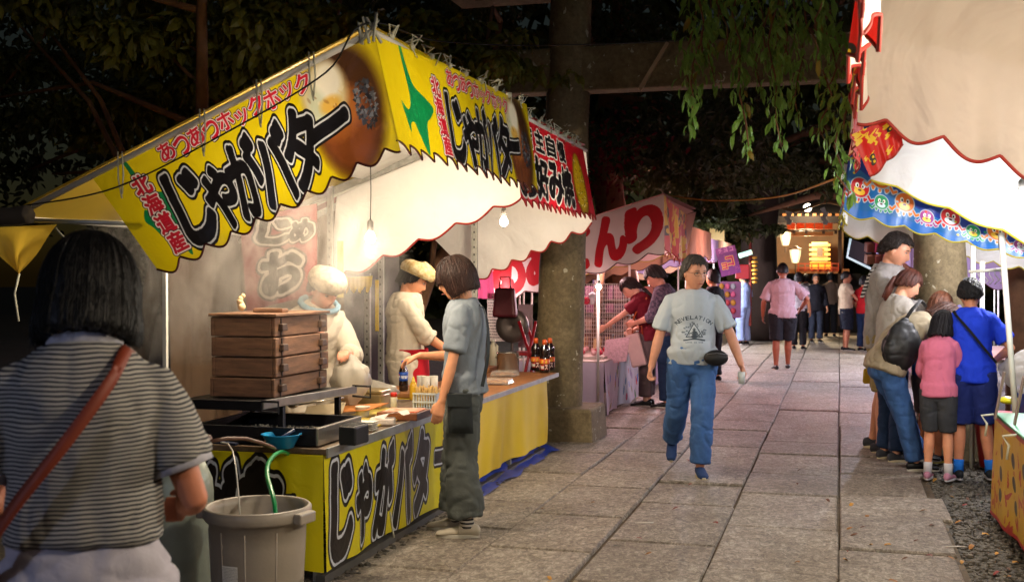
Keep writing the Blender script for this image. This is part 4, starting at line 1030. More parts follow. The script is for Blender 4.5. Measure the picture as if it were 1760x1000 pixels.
ps = at_y(600, 480, 8.9); obj('yellow_pennant', patch(at_y(575, 478, 8.9), at_y(640, 474, 8.9), at_y(577, 500, 8.9), at_y(638, 497, 8.9), nu=40, nv=4, scal=.5, sfreq=5)[0], YCL, stall2, smooth=True)
obj('yellow_pennant', MB().box(at_y(648, 525, 8.95), (.03, .008, .42)), YCL, stall2)
tarp = MB(); n_ = 22
for j in range(5):
    for i in range(n_ + 1): u = i / n_; v = j / 4; tarp.v.append((CX - .08 + .17 * v + .02 * math.sin(u * 20), 7.8 + 2.3 * u, .05 * (1 - v) ** 2 + .012 + .010 * math.sin(u * 31 + v * 5)))
tarp.f = [(j * 23 + i, j * 23 + i + 1, (j + 1) * 23 + i + 1, (j + 1) * 23 + i)[::-1] for j in range(4) for i in range(n_)]
tag(obj('groundsheet', tarp, mat('blue_tarp', '#1c3fa8', .4, var=.15, bump=.4, bscale=12), None, smooth=True), 'crumpled blue plastic groundsheet under the yellow counter cloth', 'tarpaulin')
# dark back wall of the stalls and shapes hanging there
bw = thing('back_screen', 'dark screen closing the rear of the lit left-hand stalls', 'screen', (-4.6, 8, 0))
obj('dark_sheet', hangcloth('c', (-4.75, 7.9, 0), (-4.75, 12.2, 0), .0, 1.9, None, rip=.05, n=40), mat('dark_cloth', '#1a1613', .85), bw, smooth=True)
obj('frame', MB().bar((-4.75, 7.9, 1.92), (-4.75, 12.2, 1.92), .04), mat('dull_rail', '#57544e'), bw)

# ------------------------------------------------------------------ third stall (red letters on pale cloth, candy apples)
YD, YE = 12.3, 15.2
stall3 = thing('candy_stall', 'stall glowing pink with big red letters on pale cloth, beyond the stone pillar', 'market stall', (-3, 13.5, 0))
APP = image_mat('apple_print', print_apple(), trans=.16, rough=.5, bump=.3, bscale=5)
t0, t1, t2, t3 = at_y(828, 432, YD), at_y(1141, 334, YD), at_y(852, 520, YD), at_y(1142, 432, YD)
banner('side_banner', stall3, APP, HEMD, t0, t1, t2, t3, nu=120, nv=14, ripple=.02, rfreq=2.5, scal=.10, sfreq=5.5, seed=3)
PINK = mat('pink_tarp', (.72, .48, .46), .6, trans=.35, var=.05, bump=.25, bscale=5)
slope_sheet('roof', stall3, mat('roof_red_dark', (.25, .08, .07), .6, trans=.15), t0.x, t0.z, t1.x, t1.z + .01, YD, YE, sag=.03)
slope_sheet('roof_lining', stall3, PINK, t0.x, t0.z - .03, t1.x - .02, t1.z - .03, YD + .04, YE - .04, sag=.04)
g0, g1 = at_y(1180, 366, YE), at_y(1178, 455, YE)
STR = image_mat('strip_print', print_flames(600, 300, 5) * .6 + .25, trans=.3, rough=.5)
banner('front_banner', stall3, STR, HEMR, t1, g0, t3, g1, nu=120, nv=12, ripple=.05, rfreq=7, scal=.14, sfreq=13, sharp=2, seed=1)
banner('gable_cloth', stall3, PINK, HEMY, Vector((t1.x, YE, t1.z - .03)), Vector((t0.x, YE, t0.z)), at_y(1180, 432, YE), Vector((t0.x, YE, 1.45)), nu=80, nv=8, ripple=.02, rfreq=2, scal=.08, sfreq=6, seed=2)
for px, y0, top, bot in ((1028, 12.55, 462, 700), (1082, 15.0, 440, 640)):
    p = at_y(px, 500, y0); tz = at_y(px, top, y0).z; obj('post', MB().tube([(p.x, y0, -.04), (p.x, y0, tz)], .016, 8), WHITEPIPE, stall3, smooth=True)
for px, y0 in ((900, 12.5), (893, 12.7), (914, 12.5)):
    p = at_y(px, 500, y0); obj('post', MB().tube([(p.x, y0, -.04), (p.x, y0, 1.75)], .012, 8), WHITEPIPE, stall3, smooth=True)
obj('counter_top', MB().box((CX - .50, 13.65, .60), (1.0, 2.1, .03)), mat('pale_board', '#a79a90', .6), stall3, bevel=.003)
cc0 = at_z(1033, 716, 0); 
FR = image_mat('fruit_print', print_fruit(), trans=.15, rough=.6, bump=.2, back=None); CH = image_mat('cherry_print', print_fruit(560, 420, cherry=True), trans=.15, rough=.6, bump=.2, back=None)
obj('front_cloth', hangcloth('c', (CX + .01, 12.58, 0), (CX + .01, 14.7, 0), .02, .60, FR, rip=.03, seed=2), FR, stall3, smooth=True)
obj('end_cloth', hangcloth('c', (CX - 1.0, 12.575, 0), (CX + .01, 12.575, 0), .02, .60, CH, u0=-.75, u1=1.02, rip=.012, seed=5), CH, stall3, smooth=True)
mesh_ = thing('wire_rack', 'white wire grid panel behind the sweets of the pink-lit stall', 'display rack', (-2.9, 13.9, 0))
wm = mat('white_wire', '#b9b0a8', .5); W0, W1 = at_y(985, 600, 13.9), at_y(1076, 488, 13.9)
for k in range(24): x = W0.x + (W1.x - W0.x) * k / 23; obj('wire', MB().bar((x, 13.9, .55), (x, 13.9, W1.z), .007), wm, mesh_)
for k in range(19): z = .56 + (W1.z - .56) * k / 18; obj('wire', MB().bar((W0.x, 13.893, z), (W1.x, 13.893, z), .007), wm, mesh_)
gc = thing('goods_shelf', 'dark shelf of boxed sweets behind the white wire grid', 'shelf', (-3, 14.5, 0))
rr_ = random.Random(21)
for i in range(12):
    for j in range(4):
        c = rr_.choice(['#4a2430', '#6e3c30', '#2c2024', '#7a5a48', '#5a2a48', '#84685a', '#33202c'])
        obj('box', MB().box((-3.55 + i * .125 + rr_.uniform(-.01, .01), 14.5, .75 + j * .2), (.11, .1, rr_.uniform(.10, .17))), mat('goods_' + c[1:], c, .6), gc)
for j in range(4): obj('shelf_board', MB().box((-2.85, 14.5, .66 + j * .2), (1.6, .16, .012)), mat('dull_rail', '#57544e'), gc)
st = thing('candy_tray', 'tray of cellophane-wrapped candy apples on sticks on the pink-lit counter', 'tray', (-2.75, 13.2, .615))
obj('tray', MB().box((-2.8, 13.35, .63), (.5, 1.0, .03)), mat('pale_board', '#a79a90'), st)
for i in range(26):
    x, y = -2.8 + rr_.uniform(-.22, .22), 13.35 + rr_.uniform(-.45, .45)
    a_ = obj('candy_apple', MB().ball((x, y, .69), .032, 10, 7), mat('candy_red', '#b01838', .15, coat=.8) if i % 3 else mat('candy_pale', '#d8a8a8', .2), st, smooth=True)
    obj('stick', MB().tube([(x, y, .71), (x + .01, y, .84)], .004, 4), mat('stick_wood', '#c8a878', .6), a_)
nw = obj('cardboard', MB().prism([(0, 0), (.42, .05), (.48, .40), (.05, .36)], at_y(1036, 626, 13.05), Vector((.62, .12, 0)), Vector((0, .0, .78)), Vector((0, .02, 0))), mat('news_pink', '#b08c94', .8, var=.3, vscale=40), None)
tag(nw, 'sheet of printed cardboard leaning on the corner of the fruit-print counter', 'cardboard')
hk = thing('glove', 'pale gloves and red disc clipped to the wire grid', 'hanging goods', at_y(1015, 510, 13.85))
p = at_y(1018, 517, 13.82); q = at_y(1008, 517, 13.8)
obj('disc', MB().ball(q, .045, 12, 8, (1, .3, 1)), mat('red_toy', '#b01838', .4), hk, smooth=True)
gm = MB(); gm.ball(p, .04, 10, 8, (1, .4, 1.2))
for k in range(5): gm.tube([p + Vector((.012 * (k - 2), 0, .02)), p + Vector((.02 * (k - 2), 0, .11 - .01 * abs(k - 2)))], .010, 6)
obj('glove', gm, mat('glove_white', '#c4c6cc', .6), hk, smooth=True)
p = at_y(1029, 493, 12.3); 
lt = thing('light_bulb', 'small white lamp glaring on the post under the red-lettered cloth', 'light bulb', p, 0)
obj('glass', MB().ball(p, .03, 12, 8), BULB, lt, smooth=True); obj('clip', MB().box(p + Vector((0, .02, .045)), (.03, .03, .05)), mat('bulb_socket', '#4a4742'), lt)
light(p + Vector((.0, .06, -.03)), 24, (1, .62, .62), lt, .06)
bulb((-2.9, 14.0, 1.72), 60, (1, .60, .60), 'bare bulb at the back of the pink-lit candy stall', 2.0)
p = at_y(862, 520, 12.5)
obj_p = thing('hanging_cloth', 'bright pink cloth hanging between the stone pillar and the bobbed-hair woman', 'cloth', at_y(828, 495, 11.6))
obj('cloth', patch(at_y(806, 455, 11.6), at_y(846, 455, 11.6), at_y(806, 512, 11.6), at_y(850, 514, 11.6), nu=24, nv=8, ripple=.03, rfreq=2)[0], mat('hot_pink', '#d05a86', .6, trans=.4), obj_p, smooth=True)
light(at_y(845, 500, 12.0), 16, (1, .75, .75), obj_p, .05)  # added light without a bulb, brightens the lettered banner nearby
# clutter behind the second counter
for k, (px, py, wd, hh, c, nm, lb) in enumerate(((868, 520, .26, .30, '#5c1622', 'shopping_bag', 'dark red bag hanging behind the steel pot'), (880, 560, .36, .40, '#4c3c36', 'fan', 'round grey electric fan behind the steel pot'),
                                               (855, 545, .22, .5, '#a9a6a2', 'price_sheet', 'white printed sheet pinned behind the milk jug'), (903, 560, .16, .45, '#a08890', 'towel', 'pale pink towel hanging by the stone pillar'))):
    c_ = at_y(px, py, 11.4 + .1 * k); t = thing(nm, lb, nm.replace('_', ' '), c_)
    if nm == 'fan':
        obj('guard', MB().lathe([(0, 0), (.1, .03), (.17, .02), (.18, -.02), (.1, -.05), (0, -.06)], (0, 0, 0), 20), mat('fan_grey', '#5f5450', .4, .4), t, smooth=True, world=False).rotation_euler = (R(90), 0, 0)
        obj('stand', MB().tube([(0, 0, -.15), (0, 0, -.75)], .015, 8).box((0, 0, -.77), (.3, .25, .03)), mat('fan_grey', '#5f5450'), t, world=False)
    elif nm == 'shopping_bag':
        obj('bag', MB().box((0, 0, 0), (wd, .1, hh), taper=.8), mat('bag_maroon', c, .5, bump=.3, bscale=12), t, world=False, bevel=.03, seg=3)
        obj('handle', MB().tube([(-.06, 0, .14), (-.05, 0, .26), (.05, 0, .26), (.06, 0, .14)], .008, 5), mat('bag_maroon', c), t, world=False, smooth=True)
    else:
        mb, _ = patch((-wd / 2, 0, hh / 2), (wd / 2, 0, hh / 2), (-wd / 2, 0, -hh / 2), (wd / 2, 0, -hh / 2), nu=16, nv=10, ripple=.02, rfreq=1.5)
        obj('sheet', mb, image_mat('price_print', print_paper()) if nm == 'price_sheet' else mat('towel_pink', c, .8), t, world=False, smooth=True)
# ------------------------------------------------------------------ steamer, pans and other things on the first counter
TT = .682
WOOD = mat('steamed_wood', '#70503a', .7, var=.5, vscale=5, stretch=(1, 1, 9), bump=.25, bscale=30)
SX1, SY0, SW, SL, SH = -2.88, 5.60, .385, .66, .108
stand = thing('steamer_stand', 'dark iron burner stand with long steel side rails under the box steamer', 'stand', (SX1 - .2, SY0 + .3, TT))
IRON = mat('black_iron', '#1d1c1f', .5, .6, var=.25, bump=.2); BRSTEEL = mat('bright_steel', '#b7b4ae', .28, .85, var=.2, vscale=6, bump=.1, bscale=20)
for x in (SX1 - SW - .1, SX1 + .06):
    for y in (SY0 - .05, SY0 + SL): obj('leg', MB().box((x, y, TT + .10), (.03, .03, .20)), IRON, stand)
obj('plate', MB().box((SX1 - SW / 2, SY0 + SL / 2, TT + .205), (SW + .22, SL + .12, .02)), IRON, stand, bevel=.003)
obj('rail', MB().bar((SX1 + .10, SY0 - .34, TT + .225), (SX1 + .13, SY0 + SL + .1, TT + .20), .018, .045), BRSTEEL, stand, bevel=.003)
obj('rail', MB().bar((SX1 - SW - .34, SY0 - .34, TT + .22), (SX1 + .10, SY0 - .34, TT + .22), .02, .05), IRON, stand, bevel=.003)
obj('handle', MB().tube([(SX1 + .10, SY0 - .35, TT + .245), (SX1 + .20, SY0 - .36, TT + .245), (SX1 + .20, SY0 - .36, TT + .19), (SX1 + .10, SY0 - .35, TT + .19)], .007, 6), IRON, stand)
obj('handle', MB().tube([(SX1 + .12, SY0 + SL + .08, TT + .225), (SX1 + .24, SY0 + SL + .06, TT + .225), (SX1 + .24, SY0 + SL + .06, TT + .16), (SX1 + .12, SY0 + SL + .08, TT + .165)], .007, 6), IRON, stand)
obj('brace', MB().bar((SX1 - .50, SY0 - .35, TT + .05), (SX1 - .02, SY0 - .38, TT + .03), .03, .012), mat('dark_blue_strap', '#141c38', .6), stand)
z0 = TT + .22
tn = ['bottom box of the wooden steamer stack, resting on the iron stand', 'second wooden steamer box from the bottom of the stack', 'third wooden steamer box from the bottom of the stack', 'uppermost wooden steamer box, right under the flat lid']
for k in range(4):
    dx, dy = rng.uniform(-.006, .006), rng.uniform(-.006, .006); zc = z0 + SH * (k + .5); cx_, cy_ = SX1 - SW / 2 + dx, SY0 + SL / 2 + dy
    t = thing('steamer_box', tn[k], 'steamer box', (cx_, cy_, z0 + SH * k), 0, 'wooden boxes of the steamer stack')
    w_ = .022
    obj('side_board', MB().box((cx_ + SW / 2 - w_ / 2, cy_, zc), (w_, SL, SH - .006)), WOOD, t, bevel=.006); obj('side_board', MB().box((cx_ - SW / 2 + w_ / 2, cy_, zc), (w_, SL, SH - .006)), WOOD, t, bevel=.006)
    obj('end_board', MB().box((cx_, cy_ - SL / 2 + w_ / 2, zc), (SW - 2 * w_ - .002, w_, SH - .008)), WOOD, t, bevel=.004); obj('end_board', MB().box((cx_, cy_ + SL / 2 - w_ / 2, zc), (SW - 2 * w_ - .002, w_, SH - .008)), WOOD, t, bevel=.004)
    for yy in (-.50, .42):
        obj('handle_block', MB().box((cx_ + SW / 2 + .014, cy_ + SL * yy * .8, zc - .002), (.03, .065, .038), taper=.85), mat('dark_block', '#3b2616', .6), t, bevel=.005)
        obj('joint', MB().box((cx_ + SW / 2 + .002, cy_ + SL * yy * .8 - .0, zc), (.004, .008, SH - .012)), mat('dark_joint', '#20140c', .8), t)
lid = thing('steamer_cover', 'flat wooden lid with a board handle on top of the steamer stack', 'lid', (SX1 - SW / 2, SY0 + SL / 2, z0 + 4 * SH))
obj('board', MB().box((SX1 - SW / 2, SY0 + SL / 2, z0 + 4 * SH + .009), (SW + .02, SL + .02, .016)), WOOD, lid, bevel=.003)
obj('handle', MB().box((SX1 - SW / 2 + .06, SY0 + .2, z0 + 4 * SH + .03), (.18, .07, .022)), WOOD, lid, bevel=.004)
clh = MB(); p = Vector((SX1 - SW + .12, SY0 + .1, z0 + 4 * SH + .03))
for k in range(5): clh.ball(p + Vector((rng.uniform(-.02, .02), rng.uniform(-.02, .02), .02 + .015 * k)), .022 - .002 * k, 8, 6)
tag(obj('cloth_knot', clh, mat('pale_rag', '#c8b28a', .9), None, smooth=True), 'small knotted pale rag standing on the steamer lid', 'rag')
# griddle with dark sand
gd = thing('griddle', 'wide black griddle box with pale salt in it, before the steamer stack', 'griddle', (-2.78, 5.56, TT))
gx0, gx1, gy0, gy1 = -3.25, -2.56, 5.42, 5.98
obj('tray_floor', MB().box(((gx0 + gx1) / 2, (gy0 + gy1) / 2, TT + .02), (gx1 - gx0, gy1 - gy0, .02)), IRON, gd)
for a_, b_ in (((gx0, gy0), (gx1, gy0)), ((gx0, gy1), (gx1, gy1)), ((gx0, gy0), (gx0, gy1)), ((gx1, gy0), (gx1, gy1))):
    obj('rim', MB().bar((*a_, TT + .05), (*b_, TT + .05), .022, .09), IRON if a_[0] == gx0 else BRSTEEL, gd, bevel=.003)
sal = stones(420, (gx0 + .1, gx1 - .1), (gy0 + .1, gy1 - .1), .004, .010, z=TT + .036); obj('salt', sal, mat('coarse_salt', '#9a9488', .6), gd, kind='stuff')
# washing bowl
p = at_z(474, 772, TT); bp_ = p + Vector((0, .06, 0))
bw_ = thing('bowl', 'bright blue plastic bowl on the corner of the first counter', 'bowl', bp_)
obj('bowl', MB().lathe([(.055, 0), (.062, .002), (.095, .065), (.103, .068), (.103, .072), (.092, .070), (.058, .008), (0, .006)], bp_, 28), mat('blue_plastic', '#1280b8', .3, var=.03), bw_, smooth=True)
obj('tongs', MB().tube([bp_ + Vector((-.05, -.02, .02)), bp_ + Vector((.06, .03, .09))], .008, 6), mat('navy_plastic', '#1c2a4a', .4), bw_, smooth=True)
p = at_z(590, 766, TT)
bb = thing('knife_block', 'black open plastic box leaning at the counter edge beside the griddle', 'box', p)
obj('box', MB().box(p + Vector((.02, .09, .05)), (.10, .16, .10), rz=R(-4)), mat('black_plastic', '#151517', .45), bb, bevel=.012, seg=3)
obj('slot', MB().box(p + Vector((.02, .09, .1005)), (.07, .13, .004), rz=R(-4)), mat('slot_black', '#060606', .9), bb)
p = at_z(560, 722, TT)
cbx = thing('cardboard_flap', 'folded orange-brown cardboard lying between the black box and the tin', 'cardboard', p)
obj('flap', MB().prism([(0, 0), (.30, -.10), (.40, .05), (.10, .16)], p + Vector((-.05, .1, .03)), Vector((.9, .3, .12)), Vector((-.2, 1, .1)), Vector((0, 0, .004))), mat('kraft', '#a8672c', .75), cbx)
obj('flap', MB().prism([(0, 0), (.26, 0), (.26, .12), (0, .12)], p + Vector((-.16, .02, .012)), Vector((.9, .2, .1)), Vector((0, .5, .5)), Vector((0, .004, 0))), mat('clear_sheet', '#a89a80', .3), cbx)
p = at_z(632, 706, TT) + Vector((0, .1, 0))
tin = thing('metal_tin', 'square brushed metal tin with a lid, behind the orange tray', 'tin', p)
TINM = mat('tin_metal', '#b09a70', .32, .7, var=.2, vscale=5)
obj('body', MB().box(p + Vector((0, 0, .055)), (.17, .16, .105)), TINM, tin, bevel=.012, seg=3); obj('lid', MB().box(p + Vector((0, 0, .12)), (.176, .166, .028)), TINM, tin, bevel=.010, seg=3)
def bottle(loc, prof, m, capprof, capm, name, label, cat, lab=None, labm=None, group=None, n=20, fill=None):
    t = thing(name, label, cat, loc, 0, group); loc = Vector(loc)
    obj('body', MB().lathe(prof, loc, n), m, t, smooth=True); obj('cap', MB().lathe(capprof, loc, n), capm, t, smooth=True)
    if lab:
        lb = MB().lathe(lab, loc, n); lb.uv = [((k % n) / n * 2 % 1.0, i / (len(lab) - 1)) for i in range(len(lab)) for k in range(n)]
        obj('wrapper', lb, labm, t, smooth=True)
    return t
p = at_z(674, 704, TT) + Vector((0, .03, 0))
bottle(p, [(.020, 0), (.022, .005), (.022, .085), (.018, .09)], mat('white_shaker', '#c9c0a8', .4), [(.0225, .082), (.0225, .108), (.018, .112), (0, .112)], mat('red_cap', '#c0261c', .35), 'shaker', 'white shaker with a red lid, between the tin and the chopsticks', 'shaker')
for px, lb in ((572, 'squat glass jar with a metal lid, left of the two jars by the tin'), (596, 'squat glass jar with a pale blue lid, right beside the tin')):
    p = at_z(px, 702, TT) + Vector((0, .12, 0))
    bottle(p, [(.032, 0), (.036, .006), (.036, .062), (.028, .07)], mat('clear_jar', '#a8a890', .12, glass=.6, spec=.6), [(.030, .068), (.030, .088), (0, .09)], mat('jar_lid' if px < 590 else 'jar_lid_blue', '#8c8a84' if px < 590 else '#86b0b4', .35, .5 if px < 590 else 0), 'jar', lb, 'jar')
# chopstick basket
p = at_z(727, 706, TT) + Vector((0, .08, 0))
cb = thing('chopstick_basket', 'white slatted basket packed with wooden chopsticks beside the woman at the counter', 'basket', p)
bm = MB()
WB = mat('white_basket', '#b9bfc0', .45)
for k in range(9):
    t = (k - 4) / 4
    obj('basket_slat', MB().box(p + Vector((t * .072, -.055, .055)), (.008, .005, .11)), WB, cb)
obj('side_panel', MB().box(p + Vector((.078, .0, .055)), (.004, .11, .11)), WB, cb); obj('side_panel', MB().box(p + Vector((-.078, 0, .055)), (.004, .11, .11)), WB, cb); obj('back_panel', MB().box(p + Vector((0, .055, .055)), (.155, .004, .11)), WB, cb)
for zz in (.01, .055, .108): obj('rim', MB().box(p + Vector((0, -.059, zz)), (.16, .006, .012)), WB, cb)
CS = mat('bamboo', '#cba866', .6, var=.15)
for k in range(60): x, y = rng.uniform(-.07, .07), rng.uniform(-.045, .045); obj('chopstick', MB().bar(p + Vector((x, y, .02)), p + Vector((x + rng.uniform(-.012, .02), y + rng.uniform(-.01, .01), rng.uniform(.135, .16))), .007, .005), CS, cb)
# tray with leaflet and a packet of bags
p = at_z(690, 722, TT)
tr = thing('serving_tray', 'low dark wooden tray with an orange and white leaflet on it', 'tray', p)
obj('tray', MB().box(p + Vector((-.02, .10, .025)), (.26, .26, .045)), mat('tray_wood', '#6a3c20', .5, var=.2), tr, bevel=.004)
obj('leaflet', MB().box(p + Vector((-.02, .10, .0505)), (.22, .21, .004), rz=.1), mat('leaflet_orange', '#c8562c', .6, col2='#d2b8a0', vscale=5), tr)
p = at_z(652, 732, TT)
tp = thing('napkin_packet', 'soft white packet of napkins spilling over the counter edge', 'napkins', p)
obj('packet', MB().box(p + Vector((0, .05, .022)), (.15, .09, .042), rz=.25), mat('napkin_white', '#c9bdb4', .7, bump=.5, bscale=25), tp, bevel=.012, seg=3)
mb, _ = patch(p + Vector((-.05, .05, .05)), p + Vector((.12, .14, .085)), p + Vector((-.02, .0, .045)), p + Vector((.16, .08, .07)), nu=16, nv=6, ripple=.02, rfreq=1.4)
obj('napkin', mb, mat('napkin_white', '#c9bdb4'), tp, smooth=True)
ct = thing('chopping_board', 'pale yellow board lying along the middle of the first counter', 'board', (-2.72, 6.5, TT))
obj('board', MB().box((-2.74, 6.45, TT + .006), (.36, 1.3, .010)), mat('yellow_board', '#b9a24a', .5, var=.15), ct, bevel=.002)
# more clutter of a working counter
def tub(px, py, r, h, m, nm, label, cat, dz=.0):
    p = at_z(px, py, TT) + Vector((0, .1, dz)); t = thing(nm, label, cat, p)
    obj('tub', MB().lathe([(r * .8, 0), (r * .82, .003), (r, h), (r * 1.05, h + .004), (r * .93, h), (r * .75, .008), (0, .008)], p, 20), m, t, smooth=True); return p, t
p, t = tub(612, 722, .045, .07, mat('clear_cup', '#c8c2b4'), 'butter_tub', 'small clear tub of butter before the square metal tin', 'tub'); obj('butter', MB().ball(p + Vector((0, 0, .05)), .036, 12, 6, (1, 1, .5)), mat('butter', '#d8c060', .4), t, smooth=True)
p, t = tub(560, 738, .05, .06, mat('white_plastic', '#c4c0b4', .4), 'salt_tub', 'round white tub beside the black box on the counter', 'tub')
p = at_z(620, 742, TT); t = thing('foam_trays', 'short stack of white foam trays near the counter edge', 'foam trays', p)
for k in range(5): obj('tray', MB().box(p + Vector((rng.uniform(-.004, .004), .06 + rng.uniform(-.004, .004), .006 + .011 * k)), (.12, .085, .008), taper=1.12, rz=rng.uniform(-.05, .05)), mat('white_foam', '#c9c6be', .7), t, bevel=.003)
p = at_z(700, 690, TT) + Vector((0, .12, 0)); bottle(p, [(.024, 0), (.027, .004), (.027, .10), (.020, .12)], mat('mustard', '#c89a1c', .35), [(.020, .118), (.012, .135), (.004, .165), (0, .165)], mat('mustard_cap', '#d8b43c', .35), 'squeeze_bottle', 'yellow squeeze bottle behind the serving tray', 'bottle')
p = at_z(540, 724, TT) + Vector((0, .15, 0)); t = thing('ladle', 'steel ladle lying across the griddle rim', 'ladle', p)
obj('handle', MB().tube([p + Vector((-.1, -.2, .10)), p + Vector((.12, .02, .13))], .006, 6), BRSTEEL, t, smooth=True); obj('bowl', MB().lathe([(0, -.02), (.025, -.012), (.035, .005), (.033, .006), (0, -.014)], p + Vector((-.11, -.21, .10)), 14), BRSTEEL, t, smooth=True)
# rear prep table of the second stall
rt = thing('prep_table', 'narrow prep table with yellow front between the two lit stalls', 'table', (-3.0, 8.25, 0))
obj('top', MB().box((-3.02, 8.05, .70), (.60, .55, .03)), mat('warm_board', '#8a5a30'), rt, bevel=.003)
obj('front_panel', MB().box((-3.02, 7.78, .60), (.60, .006, .16)), mat('yellow_cloth', '#f0cc12'), rt)
for x in (-3.28, -2.76):
    for y in (7.84, 8.26): obj('leg', MB().box((x, y, .33), (.03, .03, .72)), ANGLE, rt)
p = Vector((-3.06, 7.95, .716))
COLA = mat('cola_pet', '#1c0c0a', .12, spec=.7, coat=.5); lab = canvas(256, 96, '#1c4aa0'); ell(lab, 60, 48, 30, 30, '#e8e8ea'); poly(lab, [(33, 40), (87, 36), (84, 26), (60, 18), (38, 26)], '#c01c24'); poly(lab, [(33, 54), (87, 52), (80, 70), (60, 78), (40, 70)], '#1a2f86'); 
for i, c in enumerate('pepsi'): put(lab, c, 120 + 22 * i, 50, 18, 24, [(.05, '#e8e8ea')])
bottle(p, [(.028, 0), (.034, .008), (.034, .06), (.030, .09), (.034, .12), (.032, .15), (.014, .195), (.013, .205)], COLA, [(.0145, .198), (.0145, .22), (0, .222)], mat('blue_cap', '#1c4ac0', .35), 'drink_bottle', 'half-empty cola bottle with a blue label and blue cap', 'bottle',
       [(.0352, .075), (.0315, .09), (.0352, .118), (.0350, .138)], image_mat('cola_label', lab, trans=0, rough=.35, bump=0, back=None))
for k, (dx, dy) in enumerate(((.10, .1), (.15, .06), (.19, .12))):
    bottle(p + Vector((dx, dy, 0)), [(.025, 0), (.03, .005), (.032, .10), (.030, .10), (.028, .008), (0, .008)], mat('clear_cup', '#c8c2b4', .08, glass=.8), [(.0315, .098), (.033, .104), (.030, .104)], mat('clear_cup', '#c8c2b4'), 'drinking_glass', ['clear glass nearest the cola bottle', 'middle one of three clear glasses by the cola bottle', 'clear glass furthest from the cola bottle, by the reaching hand'][k], 'glass')
def bag(loc, sx, sy, sz, m, name, label, cat, seed=0, parent=None):
    mb = MB(); n, mm = 26, 16; rr = random.Random(seed); pts = []
    for j in range(mm + 1):
        t = j / mm; ra = math.sin(math.pi * min(1, t * 1.02)) ** .55 if t > .03 else .3
        if t > .78: ra *= .75
        for k in range(n):
            a = 2 * math.pi * k / n; w = 1 + .13 * math.sin(a * 5 + seed + t * 4) + .08 * math.sin(a * 11 - t * 9) + .05 * math.sin(a * 17 + t * 15)
            mb.v.append((loc[0] + sx / 2 * ra * w * math.cos(a), loc[1] + sy / 2 * ra * w * math.sin(a), loc[2] + sz * t))
    mb.f = [(j * n + k, j * n + (k + 1) % n, (j + 1) * n + (k + 1) % n, (j + 1) * n + k) for j in range(mm) for k in range(n)]
    o = obj(name, mb, m, parent, smooth=True)
    if label: tag(o, label, cat)
    return o
CLEARB = mat('clear_bag', '#c9c4b8', .22, alpha=.55, bump=.6, bscale=18, trans=.35, spec=.6)
bag((-3.10, 7.45, TT), .34, .25, .16, CLEARB, 'plastic_bag', 'crumpled clear plastic bag lying beside the steel post', 'plastic bag', 3)
# second counter
p = at_z(848, 634, TT); MILK = mat('milk_jug', '#c4bba4', .4, trans=.2)
bottle(p, [(.04, 0), (.048, .01), (.050, .16), (.04, .21), (.018, .245), (.018, .26)], MILK, [(.020, .255), (.020, .275), (0, .277)], mat('white_cap', '#d6d2c6', .4), 'oil_jug', 'white plastic jug with a handle behind the steel pot', 'jug')
mbh = MB().tube([p + Vector((.03, -.03, .235)), p + Vector((.055, -.05, .22)), p + Vector((.055, -.05, .13)), p + Vector((.035, -.035, .11))], .009, 6); 
hh_ = [o for o in bpy.data.objects if o.get('label', '').startswith('white plastic jug')][0]; obj('handle', mbh, MILK, hh_, smooth=True)
p = at_z(873, 640, TT); pot = thing('cooking_pot', 'tall stainless steel pot on the second counter', 'pot', p)
obj('pot', MB().lathe([(0, 0), (.095, 0), (.10, .01), (.10, .175), (.106, .178), (.106, .184), (.094, .182), (.092, .015), (0, .012)], p, 32), mat('pot_steel', '#c2bfb8', .22, .9, var=.12, vscale=4), pot, smooth=True)
obj('handle', MB().tube([p + Vector((.10, -.03, .14)), p + Vector((.13, -.03, .135)), p + Vector((.13, .03, .135)), p + Vector((.10, .03, .14))], .006, 6), STEEL, pot, smooth=True)
p = at_z(838, 638, TT); wb = thing('wooden_tray', 'shallow wooden tray under the milk-white jug', 'tray', p); obj('tray', MB().box(p + Vector((-.02, .02, .022)), (.14, .3, .04)), mat('warm_board', '#8a5a30'), wb, bevel=.003)
OK_ = mat('sauce_bottle', '#1a0d08', .12, spec=.7, coat=.6)
sl = canvas(320, 140, '#c8541a'); sl[60:, :] = hexc('#1f130e'); 
for i, c in enumerate('お好み'): put(sl, c, 60 + 80 * i, 34, 44, 40, [(.05, '#d9b63a')])
for i, c in enumerate('ソース'): put(sl, c, 60 + 80 * i, 100, 60, 54, [(.12, '#c0261c'), (.05, '#dcd6ca')])
SLM = image_mat('sauce_label', sl, trans=0, rough=.4, bump=0, back=None)
for k, (px, py, lb) in enumerate(((921, 636, 'dark sauce bottle with an orange cap, leftmost of three'), (936, 640, 'dark sauce bottle with an orange cap, front one of three'), (945, 636, 'dark sauce bottle with an orange cap, rightmost of three'))):
    p = at_z(px, py, TT); 
    bottle(p, [(.040, 0), (.046, .008), (.046, .13), (.038, .155), (.046, .185), (.044, .215), (.020, .252), (.019, .262)], OK_, [(.022, .252), (.022, .292), (.010, .300), (0, .300)], mat('orange_cap', '#d2571c', .35), 'sauce_bottle', lb, 'bottle', [(.0475, .02), (.0475, .055), (.0475, .09), (.0475, .125)], SLM, 'sauce bottles on the second counter')
